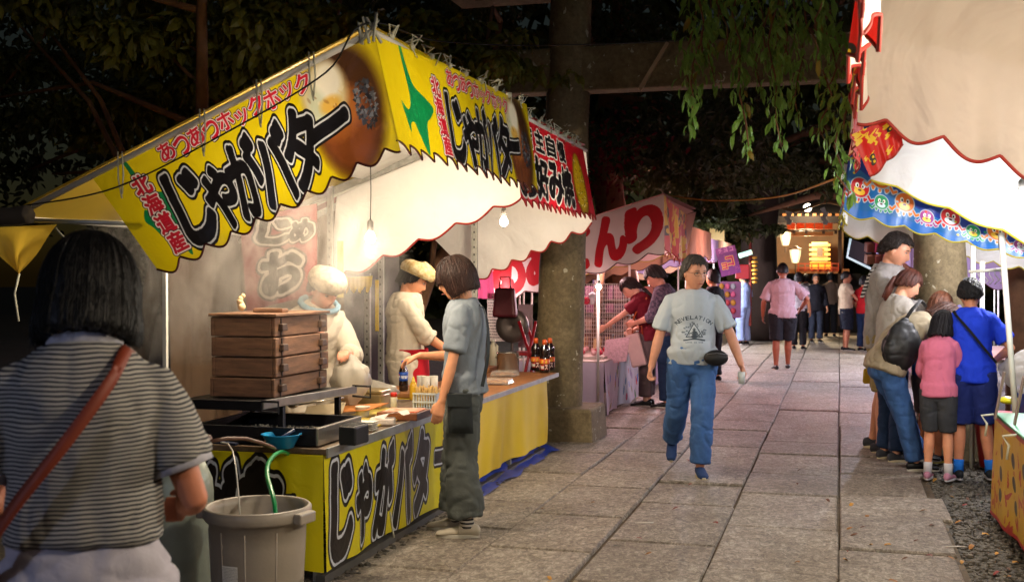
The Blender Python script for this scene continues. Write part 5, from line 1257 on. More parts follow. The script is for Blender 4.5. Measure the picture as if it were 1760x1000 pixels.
for k, (px, py, lb) in enumerate(((868, 646, 'clear pack of grilled pancake, farther one on the second counter'), (856, 660, 'clear pack of grilled pancake, nearer the customer'))):
    p = at_z(px, py, TT); t = thing('food_pack', lb, 'food pack', p, 0, 'packs of pancakes on the second counter')
    obj('food', MB().ball(p + Vector((0, 0, .018)), .10, 18, 8, (1, .8, .2)), mat('pancake', '#a8743c', .6, col2='#6a3418', vscale=22, bump=.5, bscale=50), t, smooth=True)
    obj('lid', MB().box(p + Vector((0, 0, .026)), (.23, .19, .05), taper=.86), mat('clear_lid', '#d8d0c4', .1, alpha=.28), t, bevel=.012, seg=3)
# chef's work: low red chairs / red frame glimpsed behind
rc = thing('folding_chair', 'red tubular folding chair behind the steel pot', 'chair', (-3.1, 11.3, 0))
RT_ = mat('red_tube', '#a01424', .35)
a0 = at_y(862, 560, 11.3)
for s_ in (0, .25):
    obj('leg', MB().tube([a0 + Vector((.18, s_, .05)), a0 + Vector((.42, s_, -.62)), a0 + Vector((.46, s_, -a0.z + .0))], .016, 6), RT_, rc, smooth=True); obj('leg', MB().tube([a0 + Vector((.36, s_, .05)), a0 + Vector((.12, s_, -a0.z))], .016, 6), RT_, rc, smooth=True)
obj('seat', MB().box(a0 + Vector((.27, .12, -.28)), (.3, .3, .03)), RT_, rc)

# rubbish bin, hose and gas cylinder by the first counter
bx = Vector((-2.325, 4.36, -.03)); bin_ = thing('rubbish_bin', 'large round grey-brown plastic bin with a hose in it, front of the yellow stall', 'bin', bx)
BINM = mat('bin_plastic', '#968c7e', .45, var=.06, bump=.08, bscale=60)
obj('tub', MB().lathe([(.0, 0), (.165, 0), (.172, .01), (.196, .48), (.199, .575), (.214, .578), (.221, .590), (.221, .625), (.212, .634), (.203, .630), (.196, .60), (.18, .03), (0, .025)], bx, 56), BINM, bin_, smooth=True)
for a in (-2.5, -1.9, -1.35, -.7):
    c, s_ = math.cos(a), math.sin(a); obj('rib', MB().tube([bx + Vector((.174 * c, .174 * s_, .03)), bx + Vector((.1985 * c, .1985 * s_, .55))], .0035, 6), BINM, bin_, smooth=True)
for a in (-.15, math.pi + .1):
    c, s_ = math.cos(a), math.sin(a); obj('grip', MB().box(bx + Vector((.232 * c, .232 * s_, .598)), (.04, .11, .045), rz=a), BINM, bin_, bevel=.008)
def curved_label(z0, z1, a0, a1, rfun, m):
    mb = MB(); uv = []; n = 10
    for j in range(2):
        for i in range(n + 1): a = a0 + (a1 - a0) * i / n; z = z1 + (z0 - z1) * j; r = rfun(z); mb.v.append((bx.x + r * math.cos(a), bx.y + r * math.sin(a), bx.z + z)); uv.append((i / n, 1 - j))
    mb.f = [(i, n + 1 + i, n + 2 + i, i + 1) for i in range(n)]; mb.uv = uv; return obj('sticker', mb, m, bin_, smooth=True)
rf = lambda z: .172 + (z - .01) * .0511 + .0045
curved_label(.335, .42, -1.88, -1.50, rf, image_mat('sticker_white', print_paper(300, 170, 3, '#e8e5dc', '#6a6660'), trans=0, bump=0, back=None))
curved_label(.27, .32, -1.82, -1.55, rf, image_mat('sticker_cream', print_paper(200, 90, 5, '#c4b98c', '#8a7a50'), trans=0, bump=0, back=None))
h0 = at_y(466, 790, 4.45)
hs = [bx + Vector((.07, .0, .30)), bx + Vector((.07, .02, .60)), at_y(459, 815, 4.62), at_y(466, 788, 4.9), at_y(485, 776, 5.25), at_y(505, 786, 5.5)]
hp_ = []
for i in range(len(hs) - 1):
    p0, p1, p2, p3 = [Vector(hs[max(0, min(len(hs) - 1, i + d))]) for d in (-1, 0, 1, 2)]
    for k in range(6): t = k / 6; hp_.append(.5 * ((2 * p1) + (p2 - p0) * t + (2 * p0 - 5 * p1 + 4 * p2 - p3) * t * t + (3 * p1 - p0 - 3 * p2 + p3) * t ** 3))
tag(obj('garden_hose', MB().tube(hp_, .010, 10), mat('green_hose', '#1c8a4c', .3, var=.05), None, smooth=True), 'green hose looping over the rim into the big bin', 'hose')
tag(obj('white_cable', MB().tube([at_y(413, 890, 4.4), at_y(410, 850, 4.42), at_y(405, 800, 4.5), at_y(400, 775, 4.6), at_y(392, 762, 4.75), at_y(380, 760, 4.9)], .0035, 6), mat('white_pvc', '#c8c4b8', .4), None, smooth=True), 'thin white cable hanging down into the big bin', 'cable')
def cylinder(loc, label):
    t = thing('gas_cylinder', label, 'gas cylinder', loc, 0, 'gas cylinders by the counter'); loc = Vector(loc); GM = mat('cylinder_paint', '#8d968a', .42, .2, var=.15, vscale=7, bump=.1)
    obj('tank', MB().lathe([(0, .03), (.12, .03), (.155, .07), (.155, .62), (.150, .68), (.12, .75), (.06, .79), (.03, .80), (0, .80)], loc, 36), GM, t, smooth=True)
    col = MB()
    for k in range(17):
        if 5 < k < 9: continue
        a = 2 * math.pi * k / 18; col.box(loc + Vector((.085 * math.cos(a), .085 * math.sin(a), .86)), (.005, .032, .17), rz=a)
    obj('collar', col, GM, t); obj('valve', MB().box(loc + Vector((0, 0, .84)), (.04, .04, .09)).tube([loc + Vector((.02, 0, .86)), loc + Vector((.09, -.02, .86))], .018, 8), mat('brass', '#6e5c40', .4, .7), t, smooth=False, bevel=.003)
    obj('regulator', MB().tube([loc + Vector((.10, -.02, .86)), loc + Vector((.17, -.03, .86))], .032, 12), mat('regulator_brown', '#4e3c34', .5), t, smooth=True)
    obj('foot_ring', MB().lathe([(.12, 0), (.125, 0), (.125, .05), (.12, .05)], loc, 24), GM, t, smooth=True); return t
cylinder((-2.86, 4.62, -.04), 'pale grey-green gas cylinder standing behind the big bin')
obj_ = tag(obj('gas_hose', MB().tube([(-2.68, 4.59, .82), (-2.64, 4.66, .825), (-2.61, 4.78, .81), (-2.60, 4.92, .77), (-2.62, 5.06, .73), (-2.68, 5.2, .70), (-2.76, 5.32, .69), (-2.84, 5.4, .70)], .009, 8), mat('brown_hose', '#5a3a28', .5), None, smooth=True), 'brown rubber gas hose from the cylinder to the griddle', 'hose')

# steam over the steamer
sm = bpy.data.materials.new('steam'); sm.use_nodes = True; N, L = sm.node_tree.nodes, sm.node_tree.links
N.remove(N['Principled BSDF']); pv = N.new('ShaderNodeVolumePrincipled'); pv.inputs['Color'].default_value = (.96, .88, .78, 1); pv.inputs['Anisotropy'].default_value = .0
tc = N.new('ShaderNodeTexCoord'); n1 = nz(N, L, tc.outputs['Object'], 3.2, 6, .68, 2.0, (1, 1, .5))
mr = N.new('ShaderNodeMapRange'); mr.inputs[1].default_value = .50; mr.inputs[2].default_value = .74; mr.inputs[3].default_value = 0.06; mr.inputs[4].default_value = 4.4; L.new(n1, mr.inputs[0])
gr = N.new('ShaderNodeVectorMath'); gr.operation = 'LENGTH'; mp = N.new('ShaderNodeMapping'); mp.inputs['Location'].default_value = (.12, .05, .12); mp.inputs['Scale'].default_value = (1.05, .85, 1.35)
L.new(tc.outputs['Object'], mp.inputs['Vector']); L.new(mp.outputs[0], gr.inputs[0])
m2 = N.new('ShaderNodeMapRange'); m2.inputs[1].default_value = .45; m2.inputs[2].default_value = 1.05; m2.inputs[3].default_value = 1; m2.inputs[4].default_value = 0; L.new(gr.outputs['Value'], m2.inputs[0])
mu = N.new('ShaderNodeMath'); mu.operation = 'MULTIPLY'; L.new(mr.outputs[0], mu.inputs[0]); L.new(m2.outputs[0], mu.inputs[1]); L.new(mu.outputs[0], pv.inputs['Density']); L.new(pv.outputs[0], N['Material Output'].inputs['Volume'])
so = link('steam', mesh_of('steam', MB().box((0, 0, 0), (2.0, 2.2, 1.25)), sm), None); so.location = (-3.42, 6.62, 1.66); so['kind'] = 'stuff'; so.scale = (1, 1, 1)
# ------------------------------------------------------------------ right-hand stalls
def rpost(parent, x, y, top, r=.017, m=None): obj('post', MB().tube([(x, y, -.04), (x, y, top)], r, 10), m or STEEL, parent, smooth=True)
YN = 6.5
stallA = thing('food_stall', 'near right stall with plain beige cloth overhead and red-trimmed scalloped edge', 'market stall', (1.2, 5.5, 0))
FL = image_mat('flame_print', print_flames(), trans=.3, rough=.45, bump=.2)
# the hem across the end wall of the stall, from the eave corner down to the rear
a0, a1 = at_y(1474, 202, YN), at_y(1800, 306, YN)
top0, top1 = Vector((a0.x + .03, YN, 3.22)), Vector((a1.x + .5, YN, 3.0))
banner('gable_cloth', stallA, BEIGEC, HEMR, top1, top0, a1 + Vector((.35, 0, -.12)), a0, nu=150, nv=16, ripple=.05, rfreq=2.3, scal=.085, sfreq=4.5, seed=5, hemr=.010)
banner('front_banner', stallA, FL, HEMR, Vector((a0.x + .03, YN, 3.22)), Vector((a0.x + .03, 3.2, 3.22)), a0 + Vector((-.02, 0, .02)), Vector((a0.x + .0, 3.2, 2.45)), nu=200, nv=10, ripple=.045, rfreq=6, scal=.17, sfreq=13, sharp=2, seed=3, hemr=.009)
slope_sheet('roof', stallA, BEIGEC, a0.x + .03, 3.22, 2.6, 2.9, -2.5, YN, sag=.04)  # roof assumed to run on behind the camera, over the added bulbs
obj('roof_pole', MB().tube([(a0.x + .03, -2.5, 3.2), (a0.x + .03, YN, 3.2)], .018, 8), STEEL, stallA, smooth=True)
YR0, YR1 = 6.62, 8.35
stallB = thing('food_stall', 'brightly lit middle right stall with white cloth lining and a flame-printed corner', 'market stall', (1.2, 7.6, 0))
b0, b1 = at_y(1497, 306, YR1), at_y(1800, 452, YR1)
bt0 = Vector((b0.x - .02, YR1, 2.78)); bt1 = Vector((b1.x + .4, YR1, 2.28))
banner('gable_cloth', stallB, WHITEC, HEMY, bt1, bt0, b1 + Vector((.4, 0, -.1)), b0, nu=120, nv=12, ripple=.02, rfreq=2, scal=.05, sfreq=4.5, seed=8, hemr=.008)
slope_sheet('roof', stallB, WHITEC, b0.x - .1, 2.80, 2.6, 2.05, YR0, YR1, sag=.04, seed=2)
fp = [at_y(1462, 232, YR0), at_y(1545, 196, YR0), at_y(1496, 306, YR0), at_y(1552, 250, YR0)]
banner('side_banner', stallB, FL, HEMR, fp[0], fp[1], fp[2], fp[3], nu=30, nv=10, ripple=.02, rfreq=2, scal=.08, sfreq=2, seed=1, uvmap=lambda u, v: (u * .35, v * .7))
banner('front_banner', stallB, FL, HEMR, Vector((b0.x - .1, YR0, 2.80)), bt0, Vector((b0.x - .14, YR0, 2.32)), Vector((b0.x - .1, YR1, 2.28)), nu=80, nv=8, ripple=.03, rfreq=4, scal=.12, sfreq=7, sharp=2)
YS0, YS1 = 8.55, 11.3
stallC = thing('food_stall', 'far right stall with a blue octopus-printed cloth over white scalloped lining', 'market stall', (1.2, 9.6, 0))
OC = image_mat('octopus_print', print_octopus(), trans=.07, rough=.35, bump=.25, bscale=5)
o0, o1, o2, o3 = at_y(1468, 205, YS0), at_y(1800, 330, YS0), at_y(1449, 366, YS0), at_y(1800, 452, YS0)
banner('side_banner', stallC, OC, HEMY, o0, o1, o2, o3, nu=120, nv=16, ripple=.02, rfreq=3, scal=.055, sfreq=6.5, seed=1)
banner('front_banner', stallC, OC, HEMY, Vector((o0.x, YS1, o0.z)), o0, Vector((o2.x, YS1, o2.z)), o2, nu=80, nv=10, ripple=.03, rfreq=4, scal=.1, sfreq=8)
slope_sheet('roof', stallC, WHITEC, o0.x, o0.z, 2.6, 1.95, YS0, YS1, sag=.03, seed=4)
w0, w1 = at_y(1450, 402, YS1), at_y(1800, 480, YS1)
banner('gable_cloth', stallC, WHITEC, HEMY, Vector((w1.x + .2, YS1, 2.15)), Vector((w0.x, YS1, 2.6)), w1 + Vector((.2, 0, 0)), w0, nu=120, nv=10, ripple=.02, rfreq=3, scal=.07, sfreq=9, seed=3)
tb = (at_y(1721, 400, 8.5), at_y(1750, 770, 8.5)); obj('post', MB().tube([tb[0], tb[1]], .020, 10), WHITEPIPE, stallB, smooth=True)
for px, y, top, par in ((1672, 10.25, 385, stallC), (1688, 10.3, 450, stallC)):
    p = at_y(px, 500, y); rpost(par, p.x, y, at_y(px, top, y).z, .020, WHITEPIPE)
pa, pb_ = at_y(1665, 467, 8.9), at_y(1728, 463, 8.9)
hr = thing('hanging_rail', 'white rail with small wire hooks between the right-hand posts', 'rail', pa)
obj('rail', MB().tube([pa, pb_], .012, 8), WHITEPIPE, hr, smooth=True)
for k in range(6):
    p = pa.lerp(pb_, (k + .7) / 6.6); obj('hook', MB().tube([p, p + Vector((.0, 0, -.03)), p + Vector((.03, 0, -.07)), p + Vector((0, 0, -.10))], .004, 5), STEEL, hr, smooth=True)
# front counter of the middle right stall, with printed cloth
RXF, RY1 = .97, 8.08
CA = image_mat('counter_a_print', print_cloth_a(), trans=.05, rough=.35, bump=.3, bscale=5, back=None)
cA = thing('stall_counter', 'right-hand counter draped in yellow and red flame-patterned cloth', 'counter', (RXF + .4, 7, 0))
obj('front_cloth', hangcloth('c', (RXF, RY1, 0), (RXF, 5.0, 0), .02, .66, CA, rip=.02), CA, cA, smooth=True)
obj('end_cloth', hangcloth('c', (RXF + .9, RY1 + .003, 0), (RXF, RY1 + .003, 0), .02, .66, CA, rip=.01), CA, cA, smooth=True)
obj('top', MB().box((RXF + .45, (RY1 + 5) / 2, .662), (.9, RY1 - 5, .02)), mat('green_board', '#1c8a56', .4), cA, bevel=.003)
for y in (RY1 - .02, 7.05, 6.1): obj('tie', MB().tube([(RXF - .01, y, .66), (RXF - .08, y + .02, .65), (RXF - .05, y, .60), (RXF - .06, y, .52)], .008, 5), STRING, cA, smooth=True)
for px, py in ((1712, 700), (1745, 712)):
    p = at_z(px, py + 18, .67); t = thing('price_board', 'narrow wooden upright card, ' + ('left' if px < 1730 else 'right') + ' of the pair standing on the green counter', 'sign board', p, 0)
    obj('board', MB().box(p + Vector((.02, 0, .14)), (.008, .07, .30), ry=R(10)), mat('worn_card', '#7a6a5c', .7, var=.3, vscale=25), t)
p = at_z(1728, 700, .67); tag(obj('lemon_packet', MB().ball(p + Vector((.05, .2, .03)), .07, 12, 8, (1, 1, .4)), mat('yellow_pack', '#c4c01c', .35, bump=.4, bscale=25), None, smooth=True), 'small shiny yellow packet on the green right-hand counter', 'packet')
bag(at_z(1735, 680, .67) + Vector((.15, .25, 0)), .35, .3, .34, CLEARB, 'plastic_bag', 'clear plastic bag of goods standing on the green right-hand counter', 'plastic bag', 5)
rb = at_z(1683, 812, 0) + Vector((.18, .35, 0)); t = thing('red_bucket', 'red bucket on the gravel behind the boy in blue', 'bucket', rb)
obj('bucket', MB().lathe([(0, 0), (.14, 0), (.19, .42), (.20, .42), (.19, .44), (0, .40)], rb, 20), mat('red_plastic', '#b81c24', .35), t, smooth=True)
# game counter where the children gather
gcn = thing('game_counter', 'low counter with bright toys where the children lean over', 'counter', (1.75, 9.6, 0))
obj('top', MB().box((1.85, 9.6, .62), (.9, 2.0, .04)), mat('blue_board', '#2a5aa8', .4), gcn, bevel=.003)
obj('side_cloth', hangcloth('c', (1.40, 10.6, 0), (1.40, 8.6, 0), .02, .62, None), mat('blue_cloth', '#1a4a9a', .7, trans=.1), gcn, smooth=True)
for y in (8.7, 10.5):
    for x in (1.45, 2.2): obj('leg', MB().box((x, y, .29), (.04, .04, .66)), ANGLE, gcn)
rr_ = random.Random(31)
for k in range(12):
    c, nm = rr_.choice([('#b8281c', 'red'), ('#c86a1c', 'orange'), ('#1c9a6a', 'green'), ('#c8c4bc', 'white'), ('#1c6ac0', 'blue')]); x, y = rr_.uniform(1.5, 2.2), rr_.uniform(8.7, 10.4)
    tag(obj('toy_ball', MB().ball((x, y, .69), .05, 10, 7, (1, 1, .8)), mat('toy_' + nm, c, .4), None, smooth=True), 'small ' + nm + ' plastic ball in the heap on the game counter', 'toy', 'plastic balls on the game counter')
# assumed lamps of the right-hand row
bulb((.9, 2.2, 2.45), 105, (1, .84, .62), 'assumed unseen bare bulb hanging nearest the street end of the near right stall', 3.0)  # unseen bulb, added to brighten the nearest woman and the foreground
bulb((1.0, 4.6, 2.30), 165, (1, .88, .68), 'assumed unseen bare bulb under the beige cloth of the near right stall', 3.1)  # bulb assumed out of view, added to light the path and left-hand banners
bulb((1.05, 7.55, 2.02), 72, (.95, .96, 1), 'assumed white bulb behind the bright cloth of the middle right stall', 2.45)  # bulb assumed from how brightly the cloth around it is lit
bulb((1.35, 9.9, 1.95), 90, (.97, .95, 1), 'assumed white bulb under the roof of the octopus-printed stall', 2.4)  # assumed as well, added to light this stall and the path beside it
# behind the camera on the left: an assumed stall, added for its cold lamp
def far_stall(x, y, side, L_, zf, zr, clothm, liningm, label, lampc, power, edge):
    t = thing('food_stall', label, 'market stall', (x, y, 0)); xr = x + side * 1.9
    slope_sheet('roof', t, liningm, x, zf, xr, zr, y, y + L_, sag=.03)
    banner('front_banner', t, clothm, edge, (x, y if side < 0 else y + L_, zf), (x, y + L_ if side < 0 else y, zf), (x, y if side < 0 else y + L_, zf - .42), (x, y + L_ if side < 0 else y, zf - .42), nu=60, nv=8, ripple=.05, rfreq=6, scal=.15, sfreq=9, seed=int(y))
    a_, b_ = (xr, x) if side < 0 else (x, xr); za, zb = (zr, zf) if side < 0 else (zf, zr)
    banner('side_banner', t, clothm, edge, (a_, y, za), (b_, y, zb), (a_, y, za - .40), (b_, y, zb - .42), nu=60, nv=8, ripple=.03, rfreq=3, scal=.12, sfreq=7, seed=int(y) + 3)
    for yy in (y + .05, y + L_ - .05):
        for xx in (x + side * .4, xr): obj('post', MB().tube([(xx, yy, -.04), (xx, yy, zf - .15 if xx != xr else zr)], .016, 6), WHITEPIPE, t, smooth=True)
    obj('counter_top', MB().box((x + side * .9, y + L_ / 2, .66), (.8, L_ - .2, .04)), mat('pale_board', '#a79a90'), t)
    obj('counter_cloth', MB().box((x + side * .5, y + L_ / 2, .33), (.02, L_ - .2, .62)), clothm if False else mat('far_cloth_%d' % int(y), edge.diffuse_color[:3] if False else (.35, .2, .3), .7), t)
    if power:
        lp = Vector((x + side * .7, y + L_ * .5, zf - .42)); lo = obj('lamp', MB().ball(lp, .035, 8, 6), BULB, t, smooth=True); light(lp + Vector((0, 0, -.01)), power, lampc, t, .08)
    return t
LIL = mat('lilac_cloth', '#8c7c9c', .6, trans=.3, var=.1); MAG = mat('magenta_cloth', '#8c3a5c', .6, trans=.3, var=.15); TANC = mat('tan_cloth', '#a07a60', .7, trans=.3, var=.2)
far_stall(-2.0, 16.2, -1, 2.8, 2.25, 1.75, TANC, PINK, 'tan-draped stall directly past the pink-lit candy stall', (1, .58, .60), 180, HEMD)
far_stall(-2.3, 20.2, -1, 3.0, 2.25, 1.8, LIL, PINK, 'lilac-edged stall beside the purple sign on the left of the path', (1, .74, .78), 260, HEMD)
far_stall(.75, 13.0, 1, 2.8, 2.45, 1.9, MAG, MAG, 'magenta-cloth stall beyond the octopus-printed one', (1, .66, .72), 150, HEMD)
far_stall(.6, 17.5, 1, 3.0, 2.2, 1.7, LIL, LIL, 'stall with a lilac wavy edge far up on the right', (.82, .80, 1), 330, HEMD)
far_stall(-2.4, 24.0, -1, 3.2, 2.3, 1.8, TANC, WHITEC, 'added pale stall furthest up on the left, its lamp brightening the crowd', (.9, .9, 1), 420, HEMD)  # stall added for its lamp, which brightens the far crowd
far_stall(1.1, 22.0, 1, 3.2, 2.3, 1.8, MAG, WHITEC, 'added magenta-edged stall furthest up on the right, its lamp brightening the crowd', (.85, .88, 1), 420, HEMD)  # put in to carry one more lamp for the far people
far_stall(-2.35, -2.6, -1, 2.7, 2.55, 1.9, WHITEC, WHITEC, 'assumed unseen white stall left of the path behind the camera, with a cold added lamp', (.55, .66, 1), 55, HEMR)  # stall assumed out of view, there to carry a cold fill lamp
pz = thing('prize_display', 'rows of small wrapped prize boxes under the magenta cloth', 'prize display', at_y(1500, 520, 14.5))
for k in range(9):
    p = at_y(1495 + 14 * (k % 5), 425 + 20 * (k // 5), 14.5); obj_b = MB().box(p, (.10, .1, .11), rz=.3, rx=.2)
    obj('box', obj_b, mat('prize_%d' % (k % 3), ['#6a4030', '#8a2048', '#7a5a40'][k % 3], .6), pz)
p = at_y(1478, 440, 17.2); 
lb = thing('lit_signboard', 'tilted dark panel edged with a pale blue light tube', 'light panel', p)
pp = [at_y(*q, 17.2) for q in ((1462, 410), (1500, 425), (1497, 462), (1456, 442))]
obj('panel', MB().prism([(0, 0), (1, 0), (1, 1), (0, 1)], pp[0], pp[1] - pp[0], pp[3] - pp[0], Vector((0, .03, 0))), mat('panel_dark', '#1a2030', .3), lb)
obj('tube', MB().tube([pp[0], pp[3], pp[2]], .02, 6), mat('cyan_tube', (.6, .9, 1), .3, emit=(.65, .9, 1), estr=.35), lb, smooth=True)
# purple sign and neon on the left
sg = [at_y(*q, 19.8) for q in ((1229, 428), (1263, 421), (1240, 476), (1274, 468))]
mb, _ = patch(*sg, nu=8, nv=8, ripple=.0); tag(obj('stall_sign', mb, image_mat('ko_print', print_sign_ko(), trans=.25, rough=.5, bump=.1), None, smooth=True), 'purple sign with yellow-edged characters leaning over the lilac stall', 'sign')
p0, p1 = at_y(1270, 440, 24), at_y(1292, 433, 24); t = thing('neon_tube', 'short greenish-white light tube beside the big dark trunk', 'light tube', p0)
obj('tube', MB().tube([p0, p1], .05, 8), mat('green_tube', (.7, 1, .9), .3, emit=(.6, 1, .85), estr=.9), t, smooth=True)
t = thing('mask_board', 'board of small coloured masks on the lilac stall', 'display board', at_y(1250, 500, 20.1)); 
obj('board', MB().box(at_y(1252, 515, 20.1), (.42, .03, .62)), mat('mask_back', '#8a6a9a', .6, trans=.2), t)
for k in range(12):
    p = at_y(1240 + 10 * (k % 3), 492 + 14 * (k // 3), 20.06); obj('mask', MB().ball(p, .045, 8, 6, (1, .4, 1.15)), mat('mask_%d' % (k % 4), ['#b89a3c', '#c86a9a', '#9ab8c8', '#b0485a'][k % 4], .5), t, smooth=True)

# ------------------------------------------------------------------ shrine hall at the end of the path
SYY = 34.0
def S(px, py, dy=0.0): return at_y(px, py, SYY + dy)
hall = thing('shrine_hall', 'timber shrine hall glowing orange at the end of the path', 'shrine', S(1390, 580) * 1)
TIM = mat('dark_timber', '#3a2415', .6, var=.3, vscale=4, stretch=(1, 1, 8)); WARMW = mat('warm_timber', '#9a6230', .6, var=.15, vscale=3)
def rect(name, x0, y0, x1, y1, dy, depth, m, par=None, bevel=0):
    a_, b_ = S(x0, y1, dy), S(x1, y0, dy); return obj(name, MB().box(((a_.x + b_.x) / 2, SYY + dy + depth / 2, (a_.z + b_.z) / 2), (b_.x - a_.x, depth, b_.z - a_.z)), m, par or hall, bevel=bevel)
rect('back_wall', 1325, 375, 1450, 480, 4.5, .1, mat('hall_wall', '#7a6650', .8, var=.2, vscale=2))
rect('floor', 1320, 462, 1460, 470, 0, 4.5, WARMW); rect('ceiling', 1320, 368, 1460, 374, 0, 4.5, WARMW)
rect('plinth', 1300, 470, 1480, 588, .4, 5, mat('dark_plinth', '#15120f', .9))
for x in (1324, 1440): rect('pillar', x, 372, x + 7, 560, 0, .3, TIM)
rect('transom', 1328, 398, 1432, 406, -.05, .12, WARMW)
for k in range(5): rect('transom_panel', 1353 + 16 * k, 379, 1367 + 16 * k, 394, 0, .08, mat('orange_panel', '#b05a20', .6, trans=.3))
rect('lattice_rail', 1328, 374, 1434, 378, -.06, .1, TIM); rect('lattice_rail', 1328, 395, 1434, 398, -.06, .1, TIM)
sgn = canvas(240, 220, '#c9bda0'); 
for i, c in enumerate('奉納御神燈社務所'): put(sgn, c, 40 + 53 * (i % 4), 60 + 100 * (i // 4), 36, 44, [(.05, '#3a3026')])
mb, _ = patch(S(1322, 383, -.2), S(1352, 383, -.2), S(1322, 408, -.2), S(1352, 408, -.2), nu=4, nv=4, ripple=0); obj('notice', mb, image_mat('notice_print', sgn, trans=0, bump=0, rough=.6), hall)
for px in (1332, 1362, 1383, 1413, 1434): rect('bell', px, 395, px + 5, 402, -.3, .08, TIM)
# steep dark roof and verge
mb = MB(); R0, R1, R2, R3 = S(1285, 372, -1.2), S(1500, 372, -1.2), S(1318, 318, 2.2), S(1470, 318, 2.2)
mb.v = [tuple(R0), tuple(R1), tuple(R3), tuple(R2)] + [tuple(Vector(q) + Vector((0, 0, -.18))) for q in (R0, R1, R3, R2)]; mb.f = [(0, 1, 2, 3), (7, 6, 5, 4), (0, 4, 5, 1), (1, 5, 6, 2), (2, 6, 7, 3), (3, 7, 4, 0)]
obj('roof', mb, mat('bark_roof', '#241c18', .9, var=.3), hall)
for k in range(16): x = 1296 + 13 * k; obj('rafter', MB().bar(S(x, 371, -1.15), S(x, 366, 1.0), .10, .12), WARMW, hall)
rect('altar', 1392, 450, 1428, 466, 2.2, .8, mat('altar_gold', '#a87a20', .35, .5))
for k in range(4): rect('altar_shelf', 1391, 419 + 8 * k, 1427, 423 + 8 * k, 2.5, .4, mat('self_glow_gold', '#d8a83c', .4, emit='#ffcf60', estr=.32))  # glow put into the altar gold in place of lamplight on it
rect('altar_back', 1395, 416, 1423, 450, 3.0, .05, mat('self_glow_back', '#e8cf8a', .4, emit='#ffe090', estr=.3))  # altar back also glows by itself, though it is no lamp
rect('mirror_stand', 1404, 426, 1414, 440, 2.3, .1, mat('dark_figure', '#3a2a14', .5))
rect('railing', 1370, 452, 1442, 454, -.1, .06, mat('vermilion', '#b8441c', .5)); rect('railing', 1370, 459, 1442, 461, -.1, .06, mat('vermilion', '#b8441c', .5))
for k in range(7): rect('railing_post', 1371 + 11.5 * k, 452, 1373 + 11.5 * k, 466, -.1, .08, mat('vermilion', '#b8441c', .5))
LAN = mat('lantern_paper', '#e8dcc0', .5, emit='#ffe2a8', estr=.5)
for px, py, k in ((1350, 410, 0), (1367, 440, 1)):
    p = S(px, py, -.6); t = thing('hanging_lantern', ['upper', 'lower'][k] + ' one of the two glowing white lanterns at the shrine hall', 'lantern', p)
    obj('shade', MB().lathe([(.09, -.19), (.14, .0), (.155, .17), (.08, .20)], p, 6), LAN, t); obj('cap', MB().lathe([(.17, .175), (.19, .20), (.04, .28), (0, .29)], p, 6), TIM, t); obj('pole', MB().tube([p + Vector((0, 0, -.24)), p + Vector((0, 0, -.7 if k else -.4))], .02, 6), TIM, t)
    light(p + Vector((0, -.35, 0)), 16, (1, .8, .5), t, .1)
p = S(1388, 357, -1.5); bulb_t = thing('light_bulb', 'bright round lamp under the eave of the shrine hall', 'light bulb', p); obj('glass', MB().ball(p, .11, 12, 8), mat('eave_lamp', (1, 1, 1), .3, emit=(1, .9, .7), estr=14), bulb_t, smooth=True); light(p + Vector((0, -.2, -.1)), 120, (1, .78, .5), bulb_t, .15)
light(S(1385, 405, .6), 500, (1, .74, .42), hall, .2)  # point light without a lamp, added to brighten the inside of the hall
# straw rope with folded paper strips
rp = thing('sacred_rope', 'thin straw rope with zigzag white paper strips along the shrine eave', 'rope', S(1370, 350, -2))
rpts = [S(1290 + 15 * k, 358 - 7 * math.sin(k * .9) - k * .5, -2.0) for k in range(12)]; obj('rope', MB().tube(rpts, .05, 6), mat('straw', '#6a4a2a', .9), rp, smooth=True)
for px in (1298, 1355, 1417):
    mb = MB(); 
    for k in range(4): c = S(px + (2 if k % 2 else -2), 361 + 7 * k, -2.02); mb.box(c, (.12, .01, .13), ry=.4 if k % 2 else -.4)
    obj('paper_strip', mb, mat('paper_strip', '#b9b4aa', .7), rp)
# things flanking the hall: post, striped lamp, drum
def farbox(name, px0, py0, px1, py1, Y, depth, m, label, cat):
    a_, b_ = at_y(px0, py1, Y), at_y(px1, py0, Y); t = thing(name, label, cat, ((a_.x + b_.x) / 2, Y, a_.z)); 
    obj('body', MB().box(((a_.x + b_.x) / 2, Y, (a_.z + b_.z) / 2), (b_.x - a_.x, depth, b_.z - a_.z)), m, t, bevel=.02); return t
farbox('vermilion_post', 1287, 400, 1292, 560, 27, .15, mat('vermilion_dim', '#7a2418', .6), 'thin vermilion post left of the big dark trunk', 'post')
t = thing('gold_ornament', 'small golden hanging ornament beside the vermilion post', 'ornament', at_y(1297, 450, 26.5))
for k in range(7): obj('disc', MB().lathe([(0, -.03), (.05 + .03 * (k % 2), -.02), (.06, .02), (0, .03)], at_y(1297, 443 + 7 * k, 26.5), 10), mat('gold_disc', '#b8862a', .4, emit='#ffb040', estr=.10), t, smooth=True)  # slight glow put into the gold; the ornament is no lamp
farbox('lit_window', 1220, 392, 1245, 425, 30, .1, mat('lit_paper', '#c8b080', .6, emit='#ffd890', estr=.35), 'dim lit paper window far behind the left-hand stalls', 'window')
t = thing('red_awning', 'small red awning low beside the purple sign', 'awning', at_y(1275, 470, 25)); obj('cloth', MB().box(at_y(1277, 467, 25), (.28, .4, .30)), mat('awning_red', '#a01a24', .6, emit='#c01c28', estr=.05), t, bevel=.02)  # red cloth given a faint glow in place of lamplight

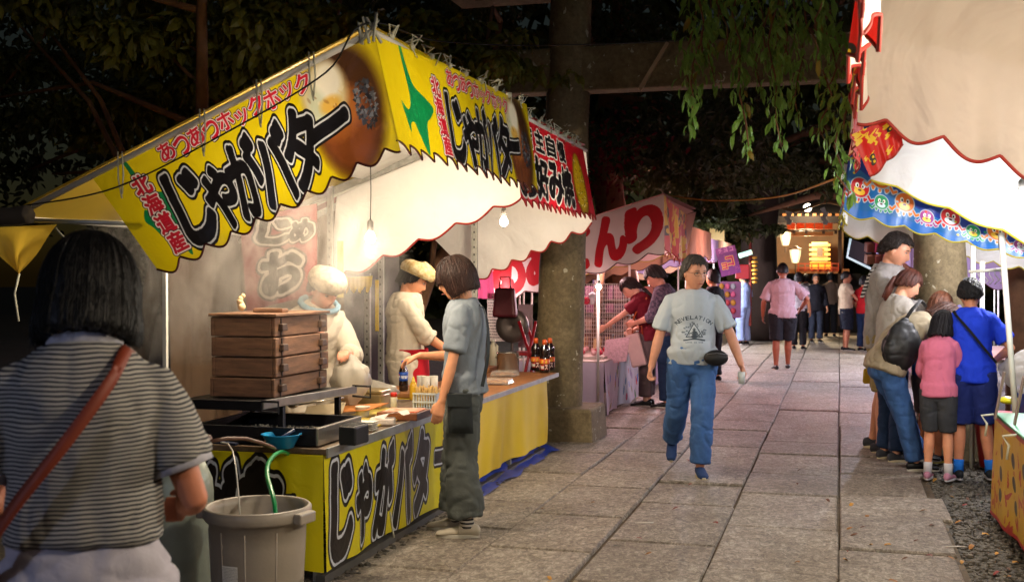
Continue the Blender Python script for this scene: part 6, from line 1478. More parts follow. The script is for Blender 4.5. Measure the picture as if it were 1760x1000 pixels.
# ------------------------------------------------------------------ wires
BLK = mat('black_cord', '#15130f')
def wire(pts, r, m, label, name='overhead_cable'):
    P = [Vector(p) for p in pts]; out = []
    for i in range(len(P) - 1):
        p0, p1, p2, p3 = [P[max(0, min(len(P) - 1, i + d))] for d in (-1, 0, 1, 2)]
        for k in range(8): t = k / 8; out.append(.5 * ((2 * p1) + (p2 - p0) * t + (2 * p0 - 5 * p1 + 4 * p2 - p3) * t * t + (3 * p1 - p0 - 3 * p2 + p3) * t ** 3))
    out.append(P[-1]); tag(obj(name, MB().tube(out, r, 6), m, None, smooth=True), label, 'cable')
wire([at_y(40, 354, 5.15), at_y(200, 322, 5.15), at_y(400, 222, 5.15), at_y(560, 125, 5.15), at_y(632, 40, 5.2), at_y(760, 72, 7), at_y(960, 78, 8.8), at_y(1240, 62, 9), at_y(1480, 0, 8)], .0045, BLK, 'thin black cable running across the yellow banner and over the path')
wire([at_y(1140, 335, 14), at_y(1230, 345, 13), at_y(1340, 338, 12), at_y(1440, 306, 9)], .009, mat('yellow_cord', '#b0781c', .5, emit='#b0781c', estr=.0), 'yellow cable sagging across the path before the shrine')
wire([at_y(-20, 372, 4.9), at_y(20, 372, 4.9), at_y(50, 368, 4.9)], .05, mat('rolled_cloth', '#3c342c', .8), 'dark rolled cloth end at the far left of the yellow roof', 'cloth_roll')

# ------------------------------------------------------------------ trees
def leafmesh(L_=.1, w=.34, m=None, name='leaf'):
    mb = MB(); mb.v = [(0, 0, 0), (L_ * .3, -L_ * w * .42, .004), (L_ * .65, -L_ * w * .45, -.01 * L_ / .1), (L_, 0, -.03 * L_ / .1), (L_ * .65, L_ * w * .45, -.01 * L_ / .1), (L_ * .3, L_ * w * .42, .004), (L_ * .35, 0, .010 * L_ / .1), (L_ * .68, 0, .0)]
    mb.f = [(0, 1, 6), (1, 2, 7, 6), (2, 3, 7), (3, 4, 7), (4, 5, 6, 7), (5, 0, 6)]; return mb
def rotm(d, roll, rr):
    d = Vector(d).normalized(); q = d.to_track_quat('X', 'Z').to_matrix(); return q @ Matrix.Rotation(roll, 3, 'X')
def add_leaves(mb, src, places):
    for p, d, roll, s_ in places:
        M = rotm(d, roll, None); mb.add([Vector(p) + M @ (Vector(v) * s_) for v in src.v], src.f)
LEAFG = mat('leaf_green', '#6a8f3c', .5, var=.35, vscale=3, trans=.3, spec=.4); LEAFD = mat('leaf_dark', '#343c18', .6, var=.4, vscale=1.2, trans=.25)
LEAFO = mat('leaf_ochre', '#6e7028', .5, var=.35, vscale=2, trans=.3); BARK = mat('bark', '#6a4a32', .9, var=.3, vscale=6, bump=.6, bscale=30)
# weeping tree over the path
wt = thing('weeping_tree', 'tree hanging long leafy twigs down over the path at upper right', 'tree', (.9, 9.9, 0))
obj('trunk', MB().tube([(1.75, 12.0, -.05), (1.7, 12.0, 2.5), (1.3, 11.6, 4.2), (.3, 10.3, 5.0), (-.8, 8.8, 4.6)], [.22, .17, .12, .08, .03], 10), BARK, wt, smooth=True)
lg = leafmesh(.085, .42); lme = mesh_of('leaf', lg, LEAFG); lme2 = mesh_of('leaf', lg, mat('leaf_yellowed', '#7a6a1c', .5, trans=.3, var=.2))
rr = random.Random(77); single = []; 
twigs = [(1188, -40, 225, 7.4), (1205, -30, 180, 7.0), (1225, -20, 150, 7.8), (1282, -40, 265, 7.2), (1300, -10, 170, 7.8), (1265, -30, 120, 7.0), (1333, -30, 180, 7.0), (1350, -20, 255, 7.3), (1368, 0, 205, 7.8), (1320, -30, 135, 7.2), (1390, -30, 110, 7), (1418, -20, 90, 7.2),
         (1435, 30, 160, 7.4), (1425, 120, 245, 7.2), (1445, 160, 300, 7.0), (1440, 260, 345, 7.0), (1240, -40, 90, 7.5), (1400, -40, 70, 6.9), (1455, 60, 230, 7.3), (1212, -30, 110, 8.0), (1345, -40, 120, 8.1), (1290, -40, 100, 8.2)]
for ti, (px, y0, y1, Y) in enumerate(twigs):
    a_ = at_y(px + rr.uniform(-8, 8), y0, Y); b_ = at_y(px + rr.uniform(-12, 12), y1, Y + rr.uniform(-.2, .2)); n = int(abs(y1 - y0) / 7)
    tw = [a_.lerp(b_, k / 6) + Vector((.03 * math.sin(k * 1.3 + px), .02 * math.sin(k), 0)) for k in range(7)]
    obj('twig', MB().tube(tw, [.006] * 6 + [.002], 5), BARK, wt, smooth=True)
    for k in range(n):
        t = k / n; p = a_.lerp(b_, t) + Vector((.03 * math.sin(t * 6 * 1.3 + px), 0, 0)); sgn_ = -1 if k % 2 else 1; spread = (1.3 - t * .6)
        for q in range(2):
            d = Vector((sgn_ * rr.uniform(.25, .8) * spread, rr.uniform(-.5, .5), -rr.uniform(.7, 1.1))); single.append((p + Vector((rr.gauss(0, .035) * spread, rr.gauss(0, .04), rr.uniform(-.02, .02))), d, rr.uniform(-1, 1), rr.uniform(.5, 1.3)))
rr.shuffle(single)
for i, (p, d, roll, s_) in enumerate(single[:290]):
    o = link('leaf', lme2 if i % 13 == 0 else lme, wt); o.matrix_parent_inverse = Matrix.Translation(wt.location).inverted(); o.location = p; o.rotation_euler = rotm(d, roll, None).to_euler(); o.scale = (s_,) * 3
mb = MB(); add_leaves(mb, lg, single[290:]); obj('foliage', mb, LEAFG, wt, kind='stuff')
# dark broadleaf trees at the back left
def tree(label, x, y, h, crown, m, n, leafL, seed, lean=0.0, trunk_r=.16, branches=6, single_n=0, bark=BARK):
    rr = random.Random(seed); t = thing('broadleaf_tree', label, 'tree', (x, y, -.04)); top = Vector((x + lean, y, h))
    tp = [Vector((x, y, -.04)).lerp(top, k / 5) + Vector((.12 * math.sin(k * 1.7 + seed), .1 * math.sin(k * 2.3), 0)) for k in range(6)]
    obj('trunk', MB().tube(tp, [trunk_r * (1 - .13 * k) for k in range(6)], 10), bark, t, smooth=True); places = []
    tips = []
    for b in range(branches):
        s0 = tp[2 + b % 4]; c = crown[b % len(crown)]; e = Vector((c[0] + rr.uniform(-.3, .3), c[1], c[2])); mid = s0.lerp(e, .5) + Vector((0, 0, .25)); obj('branch', MB().tube([s0, mid, e], [trunk_r * .35, trunk_r * .22, .012], 7), bark, t, smooth=True)
    for c in crown:
        cx_, cy_, cz_, rx_, rz_ = c
        subs = [(cx_ + rr.gauss(0, rx_ * .55), cy_ + rr.gauss(0, rx_ * .45), cz_ + rr.gauss(0, rz_ * .55)) for _ in range(16)]
        for k in range(n // len(crown)):
            s_ = rr.choice(subs); p = Vector((s_[0] + rr.gauss(0, rx_ * .17), s_[1] + rr.gauss(0, rx_ * .17), s_[2] + rr.gauss(0, rz_ * .13)))
            places.append((p, Vector((rr.uniform(-1, 1), rr.uniform(-1, 1), rr.uniform(-.9, .2))), rr.uniform(-1, 1), rr.uniform(.6, 1.3)))
    src = leafmesh(leafL, .5); lm = mesh_of('leaf', src, m)
    for i, (p, d, roll, s_) in enumerate(places[:single_n]):
        o = link('leaf', lm, t); o.matrix_parent_inverse = Matrix.Translation(t.location).inverted(); o.location = p; o.rotation_euler = rotm(d, roll, None).to_euler(); o.scale = (s_,) * 3
    mb = MB(); add_leaves(mb, src, places[single_n:]); obj('foliage', mb, m, t, kind='stuff'); return t
def cr(px, py, Y, rx, rz): p = at_y(px, py, Y); return (p.x, p.y, p.z, rx, rz)
tree('slender bare-limbed tree at the far left edge behind the yellow roof', -5.6, 8.3, 4.6, [cr(60, 40, 8.3, .7, .5), cr(-20, 170, 8.4, .6, .5)], LEAFD, 1300, .12, 3, lean=.9, trunk_r=.09, branches=5)
tree('broadleaf tree with dim amber leaves above the yellow roof', -5.2, 10.5, 4.6, [cr(250, 70, 8.8, .8, .35), cr(430, 40, 9.2, .8, .35), cr(520, 60, 9.0, .6, .4), cr(350, 150, 9.5, .7, .3), cr(200, 190, 9.5, .7, .4)], LEAFO, 5200, .15, 5, trunk_r=.14, lean=.5, branches=8, single_n=250)
tree('low leafy branch tree behind the ridge of the front yellow banner', -4.2, 10.4, 3.9, [cr(790, 95, 9.2, .45, .14), cr(860, 110, 9.3, .4, .12), cr(730, 70, 9.2, .4, .16)], LEAFO, 1500, .13, 9, trunk_r=.08, lean=1.3, single_n=120)
tree('dark evergreen tree behind the gate beam', -3.2, 17, 7, [cr(1090, 230, 16, 1.4, .7), cr(1230, 250, 17, 1.4, .6), cr(1050, 20, 16, 1.5, .8), cr(960, 280, 17, 1.0, .7)], LEAFD, 5200, .16, 13, trunk_r=.3)
tree('dark evergreen tree over the shrine roof', 1.5, 24, 8, [cr(1330, 270, 23, 2.0, .7), cr(1200, 300, 22, 1.6, .5), cr(1420, 290, 24, 1.4, .5), cr(1300, 130, 23, 2.0, 1.4), cr(1265, 380, 26, .9, .35)], LEAFD, 6500, .18, 14, trunk_r=.4)
tree('dark evergreen tree at the back behind the left-hand stalls', -8.5, 16, 7, [cr(60, 300, 14, 1.8, 1.2), cr(330, 250, 15, 1.8, 1.0), cr(560, 80, 15, 1.6, .9), cr(150, 80, 16, 2.0, 1.2), cr(700, 30, 16, 1.5, .6)], LEAFD, 6500, .17, 15, trunk_r=.3)
# red maple leaves catching light
mt = thing('maple_tree', 'small maple with a few dim red leaves behind the gate pillar', 'tree', (-1.5, 15, 0)); rr = random.Random(5); pl = []
cx_ = at_y(1040, 260, 14)
for k in range(260): p = at_y(rr.gauss(1045, 40), rr.gauss(275, 45), 14 + rr.uniform(-.5, .5)); pl.append((p, Vector((rr.uniform(-1, 1), rr.uniform(-1, 1), rr.uniform(-1, .3))), rr.uniform(-1, 1), rr.uniform(.5, 1)))
obj('trunk', MB().tube([(cx_.x - .3, 14.4, -.04), (cx_.x - .1, 14.3, 1.6), (cx_.x, 14, cx_.z)], [.06, .05, .02], 8), BARK, mt, smooth=True)
mb = MB(); add_leaves(mb, leafmesh(.10, .6), pl); obj('foliage', mb, mat('maple_red', '#6a1420', .6, trans=.4, var=.4), mt, kind='stuff')
big = thing('old_tree', 'massive dark round trunk beside the shrine hall', 'tree', at_y(1304, 560, 29)); p = at_y(1304, 500, 29)
obj('trunk', MB().tube([(p.x, 29, -.04), (p.x, 29, 1.2), (p.x, 29, 2.6), (p.x + .1, 29, 3.2), (p.x + .1, 29, 7)], [.55, .46, .42, .40, .34], 16), mat('big_bark', '#2c1c12', .9, bump=.8, bscale=8), big, smooth=True)
# far wood
mb = MB(); rr = random.Random(8); pl = []
for k in range(9000): x = rr.uniform(-30, 24); pl.append(((x, 42 + rr.uniform(-2, 6), rr.uniform(0, 17)), Vector((rr.uniform(-1, 1), rr.uniform(-1, 1), rr.uniform(-1, .4))), rr.uniform(-1, 1), rr.uniform(.8, 1.8)))
add_leaves(mb, leafmesh(.7, .7), pl); obj('woodland', mb, LEAFD, kind='stuff')
# fallen leaves and litter on the paving
fl = leafmesh(.055, .5); fme = [mesh_of('fallen_leaf', fl, mat('fallen_%d' % k, c, .7, var=.2)) for k, c in enumerate(['#8a5a1c', '#a8782a', '#5a3418', '#7a2a20'])]
rr = random.Random(91)
for k in range(46):
    px, py = rr.choice([(rr.uniform(1560, 1760), rr.uniform(800, 1000)), (rr.uniform(1400, 1640), rr.uniform(840, 1000)), (rr.uniform(900, 1400), rr.uniform(780, 1000)), (rr.uniform(1620, 1740), rr.uniform(900, 1000))])
    p = at_z(px, py, .012 if at_z(px, py, 0).x < .62 else -.01); o = link('fallen_leaf', fme[k % 4], None); o.location = p; o.rotation_euler = (rr.uniform(-.2, .2), rr.uniform(-.2, .1), rr.uniform(0, 6)); s_ = rr.uniform(.6, 1.2); o.scale = (s_,) * 3
    tag(o, ['ochre', 'golden', 'dark brown', 'reddish'][k % 4] + ' dry leaf fallen on the ' + ('paving' if p.x < .62 else 'gravel at lower right'), 'leaf', 'fallen leaves on the ground')
for k, (px, py) in enumerate(((1106, 898), (1640, 939))):
    p = at_z(px, py, .012); tag(obj('straw', MB().tube([p + Vector((-.05, -.01, 0)), p + Vector((.06, .015, .002))], .004, 6), mat('straw_white', '#c9c4bc', .4), None, smooth=True), ['thin white strip lying on the paving left of the walking man\'s shadow', 'white drinking straw on the edge of the gravel, lower right'][k], 'straw')
# ------------------------------------------------------------------ the people
def wp(P, v): return wmat(P['root']) @ (Vector(v) * P['s'])
def on(P, mb):  # local mesh coordinates (metres for a 1.7 m figure) -> world
    M = wmat(P['root']); s = P['s']; mb.v = [tuple(M @ (Vector(v) * s)) for v in mb.v]; return mb
YD_ = math.degrees(YAW)
BLACKC = cloth('black_cotton', '#16161a'); JEANS = cloth('blue_denim', '#3a5c90', var=.25, vscale=6); DJEANS = cloth('dark_denim', '#1a2c4a', var=.2); NAVY = cloth('navy_cotton', '#1a2660')
BLKSHOE = dict(m=cloth('black_leather', '#131315', rough=.4)); 
# 1 woman close to the camera, seen from behind
def stripes(name, c1, c2, n, thr=.0):
    m = bpy.data.materials.new(name); m.use_nodes = True; N, L = m.node_tree.nodes, m.node_tree.links; b = N['Principled BSDF']; b.inputs['Roughness'].default_value = .85
    tc = N.new('ShaderNodeTexCoord'); nn = nz(N, L, tc.outputs['Object'], 4, 3); sx = N.new('ShaderNodeSeparateXYZ'); L.new(tc.outputs['Object'], sx.inputs[0])
    a = N.new('ShaderNodeMath'); a.operation = 'MULTIPLY_ADD'; L.new(nn, a.inputs[0]); a.inputs[1].default_value = .035; L.new(sx.outputs['Z'], a.inputs[2])
    q = N.new('ShaderNodeMath'); q.operation = 'MULTIPLY'; L.new(a.outputs[0], q.inputs[0]); q.inputs[1].default_value = n * 6.283
    s_ = N.new('ShaderNodeMath'); s_.operation = 'SINE'; L.new(q.outputs[0], s_.inputs[0])
    L.new(ramp(N, L, s_.outputs[0], [(0.0, c1), (.12, c2)]), b.inputs['Base Color']); 
    return m
w0_ = at_d(143, 500, 2.62); w0_.z = 0
P = person('woman with black bobbed hair in a striped polo, back turned, closest to the camera', w0_, R(YD_ + 14), H=1.63, w=1.0, lean=4, slump=6, head=(-8, 10, 0), arms={'R': {'to': (.22, .24, 1.02), 'pole': (.5, -.8, -1)}, 'L': {'to': (-.24, .24, 1.05), 'pole': (-.5, -.6, -1)}},
           top=dict(m=stripes('striped_knit', '#a8a59e', '#1b1d2e', 104), loose=.026, sleeve=.66, hem=1.0, sfl=.016, fold=.010, cr=.024, collar=cloth('white_collar', '#b9b8c4')), bottom=dict(m=cloth('white_cotton', '#b4b0bc'), loose=.03, waist=1.05), shoes=BLKSHOE,
           hair=dict(c='#0b0a0c', front=.02, strands=420, side=-.10, back=-.104, thick=.030, open_=R(50), taper=-.02, flare=.06, fray=.006, strand=.0012), female=True, skinc='#c07a5c', voxel=.008, seed=3, hipw=1.05)
for sx in (-1, 1):      # white cuffs
    sh, el, wr, a = P['A']['R' if sx > 0 else 'L']; c = sh.lerp(el, .64); d = (el - sh).normalized(); mb = MB(); s = P['s']
    limb(mb, [(c - d * .012) * s, (c + d * .026) * s], [.073 * s, .075 * s], 24, .05); obj('cuff', mb, cloth('white_collar', '#b9b8c4'), P['root'], smooth=True, world=False)
pts = [(.10, .10, 1.36), (.10, .0, 1.445), (.07, -.115, 1.38), (-.02, -.165, 1.25), (-.12, -.172, 1.12), (-.20, -.14, 1.0), (-.27, -.05, .90)]
def strap(pts, wdt, m, P, name='bag_strap', label=None, cat='strap', thick=.004):
    out = []; V_ = [Vector(p) for p in pts]
    for i in range(len(V_) - 1):
        p0, p1, p2, p3 = [V_[max(0, min(len(V_) - 1, i + d))] for d in (-1, 0, 1, 2)]
        for k in range(6): t = k / 6; out.append(.5 * ((2 * p1) + (p2 - p0) * t + (2 * p0 - 5 * p1 + 4 * p2 - p3) * t * t + (3 * p1 - p0 - 3 * p2 + p3) * t ** 3))
    out.append(V_[-1]); mb = MB(); ctr = Vector((0, 0, 0)); n = len(out)
    for i, p in enumerate(out):
        d = (out[min(i + 1, n - 1)] - out[max(i - 1, 0)]).normalized(); nr = Vector((p.x, p.y, 0)).normalized() if Vector((p.x, p.y, 0)).length > .03 else Vector((0, 0, 1))
        if p.z > 1.40: nr = (nr + Vector((0, 0, 1.5))).normalized()
        x = d.cross(nr).normalized() * wdt / 2
        for q in (p - x, p + x, p + x + nr * thick, p - x + nr * thick): mb.v.append(tuple(q))
    for i in range(n - 1):
        for k in range(4): mb.f.append((i * 4 + k, i * 4 + (k + 1) % 4, i * 4 + 4 + (k + 1) % 4, i * 4 + 4 + k))
    mb.f += [(0, 1, 2, 3)[::-1], tuple((n - 1) * 4 + k for k in range(4))]
    return on(P, mb)
t = thing('shoulder_bag', 'brown-red leather bag strap across the striped back of the nearest woman', 'bag', wp(P, (-.28, .05, .85)))
obj('strap', strap(pts, .029, mat('red_leather', '#7a2f16', .6, var=.12), P), mat('red_leather', '#7a2c18'), t, smooth=True)
bm_ = MB().box((-.30, .10, .82), (.08, .26, .2)); obj('pouch', on(P, bm_), mat('red_leather', '#7a2c18'), t, bevel=.02)

# 2 woman at the counter
w = at_z(799, 917, 0)
P = person('woman with brown bob, grey-blue shirt and wide trousers reaching over the yellow counter', (w.x, w.y, 0), R(98), H=1.66, w=.86, lean=0, slump=3, head=(0, 14, 0),
           arms={'L': {'to': (-.24, .10, .83), 'pole': (-.5, -1, -.1), 'curl': .25}, 'R': {'to': (.10, .31, 1.09), 'pole': (.5, -.5, -1), 'curl': .45, 'n': (0, 0, -1), 'dir': (-.1, 1, -.25)}},
           feet={'L': {'at': (-.08, -.03, .075), 'yaw': 4}, 'R': {'at': (.10, .07, .075)}},
           top=dict(m=cloth('slate_shirt', '#767f88', var=.06), loose=.022, sleeve=.76, hem=.88, sfl=.012, fold=.016, flare=.015), bottom=dict(m=cloth('charcoal_wool', '#4b4f4c', var=.08), loose=.024, hem=1.86, flare=.036, fold=.018),
           shoes=dict(m=cloth('cream_leather', '#aca392', rough=.5), band=cloth('cream_leather', '#aca392')), socks=dict(m=stripes('striped_sock', '#c4c0bc', '#1c1c26', 42), h=.30),
           hair=dict(c='#2a150e', front=-.0, side=-.100, back=-.082, thick=.020, open_=R(46), taper=.16, flare=.05, fray=.004, strand=.0012, strands=260), female=True, skinc='#c68a66', voxel=.007, seed=12)
t = thing('shoulder_bag', 'flat black cloth bag hanging at the hip of the woman at the counter', 'bag', wp(P, (-.17, -.03, .86)))
mb = MB(); n_ = 14
for side_ in (0, 1):
    for j in range(n_ + 1):
        for i in range(n_ + 1):
            u, v = i / n_ - .5, j / n_ - .5; b_ = .03 * (1 - (2 * u) ** 4) * (1 - (2 * v) ** 4) * (1 if side_ else -1); mb.v.append((-.215 + (-b_ if side_ else b_ * -1) * 1.0, -.01 + u * .15 + .01 * v, .77 + v * .24))
m_ = n_ + 1; q = m_ * m_
mb.f = [(j * m_ + i, j * m_ + i + 1, (j + 1) * m_ + i + 1, (j + 1) * m_ + i) for j in range(n_) for i in range(n_)] + [(q + j * m_ + i, q + (j + 1) * m_ + i, q + (j + 1) * m_ + i + 1, q + j * m_ + i + 1) for j in range(n_) for i in range(n_)]
obj('pouch', on(P, mb), cloth('bag_black', '#23282a', rough=.6), t, smooth=True); obj('flap', on(P, MB().box((-.248, -.01, .85), (.006, .145, .08))), cloth('bag_black', '#23282a'), t, bevel=.004)
obj('strap', strap([(-.20, -.14, .93), (-.15, -.17, 1.15), (-.05, -.13, 1.38), (.05, -.02, 1.44)], .022, None, P), cloth('bag_black', '#23282a'), t)

# 3 walking man
w = at_z(1190, 815, 0); SH_UV = lambda co: np.stack([np.where(co[:, 1] > .0, .5 - co[:, 0] / .5, .01), (co[:, 2] - .755) / .625], 1)
P = person('bespectacled man walking towards the camera in a pale blue printed T-shirt and jeans', (w.x, w.y, 0), R(180 + YD_ - 4), H=1.70, w=1.0, lean=-1, slump=3, head=(26, 8, 0), belly=.05,
           arms={'R': {'to': (.335, .02, .80), 'pole': (.8, -1, 0), 'curl': .95, 'n': (-1, .3, 0)}, 'L': {'to': (-.36, .12, .87), 'pole': (-1, -1, 0), 'curl': .7, 'n': (1, .3, 0)}},
           feet={'L': {'at': (-.05, .10, .072), 'yaw': 4}, 'R': {'at': (.13, -.42, .23), 'pitch': 42, 'yaw': -8}},
           top=dict(m=image_mat('shirt_print', print_shirt(), trans=0, rough=.85, back=None, bump=.25, bscale=30, bdist=.01, spec=.2), loose=.018, sleeve=.80, hem=.87, sfl=.020, fold=.013, uvf=SH_UV), bottom=dict(m=JEANS, loose=.012, hem=1.93, flare=.010, fold=.016),
           shoes=dict(m=cloth('blue_canvas', '#22365e'), sole=mat('pale_sole', '#bdb193', .7)), hair=dict(c='#474240', front=.078, side=.016, back=-.06, thick=.016, open_=R(58), fray=.010, strand=.004, rough=.005), skinc='#b9836a', voxel=.007, seed=20)
HMt = P['HMat']; s = P['s']; gl = MB()
for sx in (-1, 1):
    c = Vector((sx * .033, .098, .008)); gl.tube([HMt @ ((c + Vector((.024 * math.cos(a), -.10 * (.024 * math.cos(a)) ** 2 * 20 - (.006 if sx * math.cos(a) > .3 else 0), .0155 * math.sin(a)))) * s) for a in [2 * math.pi * k / 16 for k in range(17)]], .0017, 5)
    gl.tube([HMt @ (Vector(v) * s) for v in ((sx * .057, .094, .012), (sx * .078, .04, .014), (sx * .080, -.01, .008))], .0016, 5)
gl.tube([HMt @ (Vector(v) * s) for v in ((-.010, .101, .010), (0, .106, .013), (.010, .101, .010))], .0016, 5)
obj('glasses', gl, mat('glasses_frame', '#1a1a1c', .3, .5), P['root'], smooth=True, world=False)
t = thing('belt_pouch', 'black belt pouch at the walking man\'s waist', 'pouch', wp(P, (-.16, .14, .92)))
obj('pouch', on(P, MB().ball((-.165, .165, .925), .095, 20, 14, (.98, .55, .66))), cloth('pouch_black', '#18181a', rough=.55), t, smooth=True)
obj('zip', on(P, MB().tube([(-.25, .19, .95), (-.17, .222, .965), (-.09, .20, .955)], .004, 5)), mat('zip_grey', '#55555a', .4, .5), t, smooth=True)
sh, el, wr, a = P['A']['L']; hd = (wr + (wr - el).normalized() * .09 + Vector((.03, .035, -.01)))
t = thing('drink_can', 'small crumpled clear cup in the walking man\'s hand', 'cup', wp(P, hd)); obj('cup', on(P, MB().lathe([(.0, -.05), (.024, -.05), (.030, .045), (.028, .045), (.022, -.045)], hd, 16)), mat('cup_plastic', '#b4bcbc', .2), t, smooth=True)

# 4 woman in red leaning at the candy stall, 5 man in checked shirt
w = at_z(1112, 697, 0)
P = person('woman in a crimson top with long dark hair, reaching over the pink-lit sweets counter', (w.x, w.y, 0), R(88), H=1.60, w=.95, lean=20, slump=8, pel=(0, -.04, 0), head=(8, 18, 0),
           arms={'L': {'to': (-.16, .54, .98), 'pole': (-.4, -.4, -1)}, 'R': {'to': (.20, .22, .95), 'pole': (.4, -1, -.4)}}, top=dict(m=cloth('crimson_top', '#6a1424'), loose=.03, sleeve=.62, hem=.84, fold=.016), bottom=dict(m=cloth('grey_trousers', '#5c4e50'), loose=.025, hem=1.85),
           shoes=BLKSHOE, hair=dict(c='#1a0d0c', front=.045, side=-.03, back=-.09, thick=.014, open_=R(66), tail=[(.0, -.10, -.06), (.0, -.12, -.16), (.0, -.11, -.27), (0, -.09, -.36)]), female=True, skinc='#d8a088', voxel=.009, seed=31)
t = thing('tote_bag', 'white paper-wrapped bag on the arm of the woman in crimson', 'bag', wp(P, (-.22, .12, .75)))
obj('bag', on(P, MB().box((-.20, .10, .72), (.10, .20, .42), rx=R(-14), taper=.9)), cloth('pale_paper', '#c4a8a4', bump=.4, bscale=14), t, bevel=.02); obj('handle', on(P, MB().tube([(-.20, .02, .92), (-.20, .03, 1.02), (-.20, .14, 1.02), (-.20, .15, .93)], .008, 6)), mat('orange_strap', '#b04a1c', .6), t, smooth=True)
obj('strap', strap([(-.12, -.02, 1.38), (-.17, .10, 1.2), (-.17, .16, 1.05)], .02, None, P), mat('orange_strap', '#b04a1c'), t)
w = at_z(1150, 700, 0)
CHK = mat('checked_shirt', '#2c2438', .85, var=.5, vscale=26, col2='#6a5668')
person('man in a dark checked shirt standing behind the woman in crimson', (w.x, w.y, 0), R(80), H=1.70, w=1.02, lean=10, slump=8, head=(10, 15, 0), arms={'L': {'to': (-.2, .36, 1.0)}, 'R': {'to': (.2, .3, .95)}}, top=dict(m=CHK, sleeve=1.3, loose=.03), bottom=dict(m=DJEANS), shoes=BLKSHOE,
       hair=dict(c='#120e0e', front=.04, side=-.01, back=-.07, thick=.022, strand=.006), skinc='#c88a74', voxel=.010, seed=33)
# the far crowd, nearest first
def far(label, px, fy, rz, H, top, bottom, **k):
    w = at_z(px, fy, 0); k.setdefault('face', False); k.setdefault('voxel', .012); k.setdefault('shoes', BLKSHOE); k.setdefault('hair', dict(c='#141012'))
    k['hair'] = dict(k['hair'], nphi=60); return person(label, (w.x, w.y, 0), R(rz), H=H, top=top, bottom=bottom, **k)
bk = lambda: dict(R={'to': (.24, .08, .84)}, L={'to': (-.24, .10, .84)})
far('person in black seen behind the walking man\'s shoulder', 1226, 655, 60, 1.64, dict(m=BLACKC, sleeve=1.2), dict(m=BLACKC), seed=40)
P = far('man in pale blue overalls with his back turned at the lilac stall', 1278, 592, 55, 1.64, dict(m=cloth('overall_blue', '#8c9fca'), sleeve=.8, loose=.03), dict(m=cloth('overall_blue', '#8c9fca'), loose=.04), arms={'L': {'to': (-.15, .35, 1.0)}, 'R': {'to': (.24, .1, .85)}}, seed=41)
far('person in a hot pink shirt and blue jeans, between the overalls and the tall back', 1314, 583, 20, 1.62, dict(m=cloth('hot_pink_shirt', '#c8506a'), sleeve=.8), dict(m=cloth('bright_jeans', '#2c6aa8')), hair=dict(c='#1c3a3a', back=-.04, side=.02), arms=bk(), seed=42)
far('woman in a long black dress standing left of the pink shirt', 1300, 580, 150, 1.58, dict(m=BLACKC, sleeve=1.5, hem=.7), dict(m=BLACKC, hem=1.5, loose=.06), female=True, seed=43)
P = far('man in a dusty pink T-shirt and black shorts walking away up the path', 1345, 636, YD_ - 6, 1.76, dict(m=cloth('dusty_pink', '#a08488'), sleeve=.85, loose=.03, hem=.84, sfl=.02), dict(m=BLACKC, hem=.98, loose=.035), arms={'R': {'to': (.30, .12, .98), 'pole': (1, -1, 0)}, 'L': {'to': (-.30, .10, .86), 'pole': (-1, -1, 0)}},
        feet={'L': {'at': (-.10, .02, .075)}, 'R': {'at': (.10, .14, .075)}}, hair=dict(c='#1c1412', thick=.005, back=-.03, side=.01, strand=.001), skinc='#8a4c34', voxel=.009, w=1.08, seed=44)
P = far('person in a white shirt with a white tote bag, beside the man in black shorts', 1372, 600, -10, 1.62, dict(m=cloth('white_shirt', '#b4b4bc'), sleeve=.8), dict(m=BLACKC), arms=bk(), seed=45)
t = thing('tote_bag', 'white cloth tote bag beside the black shorts', 'bag', wp(P, (-.30, .1, .85))); obj('bag', on(P, MB().box((-.30, .08, .78), (.12, .36, .40), taper=.9)), cloth('white_shirt', '#b4b4bc'), t, bevel=.03); obj('handle', on(P, MB().tube([(-.30, .0, .97), (-.24, .02, 1.30), (-.30, .16, .97)], .012, 5)), cloth('white_shirt', '#b4b4bc'), t)
far('man in a dark suit jacket over a blue shirt facing the camera', 1402, 588, 180 + YD_, 1.60, dict(m=cloth('suit_black', '#22222a'), sleeve=1.8, loose=.035, hem=.80), dict(m=cloth('suit_grey', '#343c4c')), arms={'R': {'to': (.25, .12, .86)}, 'L': {'to': (-.25, .12, .86)}}, face=True, hair=dict(c='#4a4440'), seed=46)
far('dark-dressed person facing the shrine, right of the suited man', 1427, 578, 5, 1.64, dict(m=cloth('brown_dark', '#6a5648'), sleeve=1.6), dict(m=BLACKC), arms=bk(), seed=47)
far('person at the shrine steps in a grey top, left of the suited man', 1385, 574, 0, 1.6, dict(m=cloth('dim_grey', '#8a8a94'), sleeve=.8), dict(m=BLACKC), arms=bk(), seed=48)
P = far('woman in a cream vest and pink sleeves turning to the right-hand stalls', 1453, 602, YD_ - 95, 1.64, dict(m=cloth('cream_vest', '#c8b89c'), sleeve=.55, loose=.04, hem=.80), dict(m=cloth('dark_navy', '#1c2230'), hem=1.05, loose=.05), arms={'L': {'to': (-.2, .3, .9)}, 'R': {'to': (.15, .42, .92)}}, female=True, face=True,
        hair=dict(c='#1c1816', back=-.03, side=.0), skinc='#b87a5c', voxel=.010, seed=49)
far('person in a red top and dark jeans half hidden behind the tall man', 1484, 603, YD_ - 60, 1.55, dict(m=cloth('red_top', '#b01c24'), sleeve=.8), dict(m=DJEANS), seed=50, arms=bk())
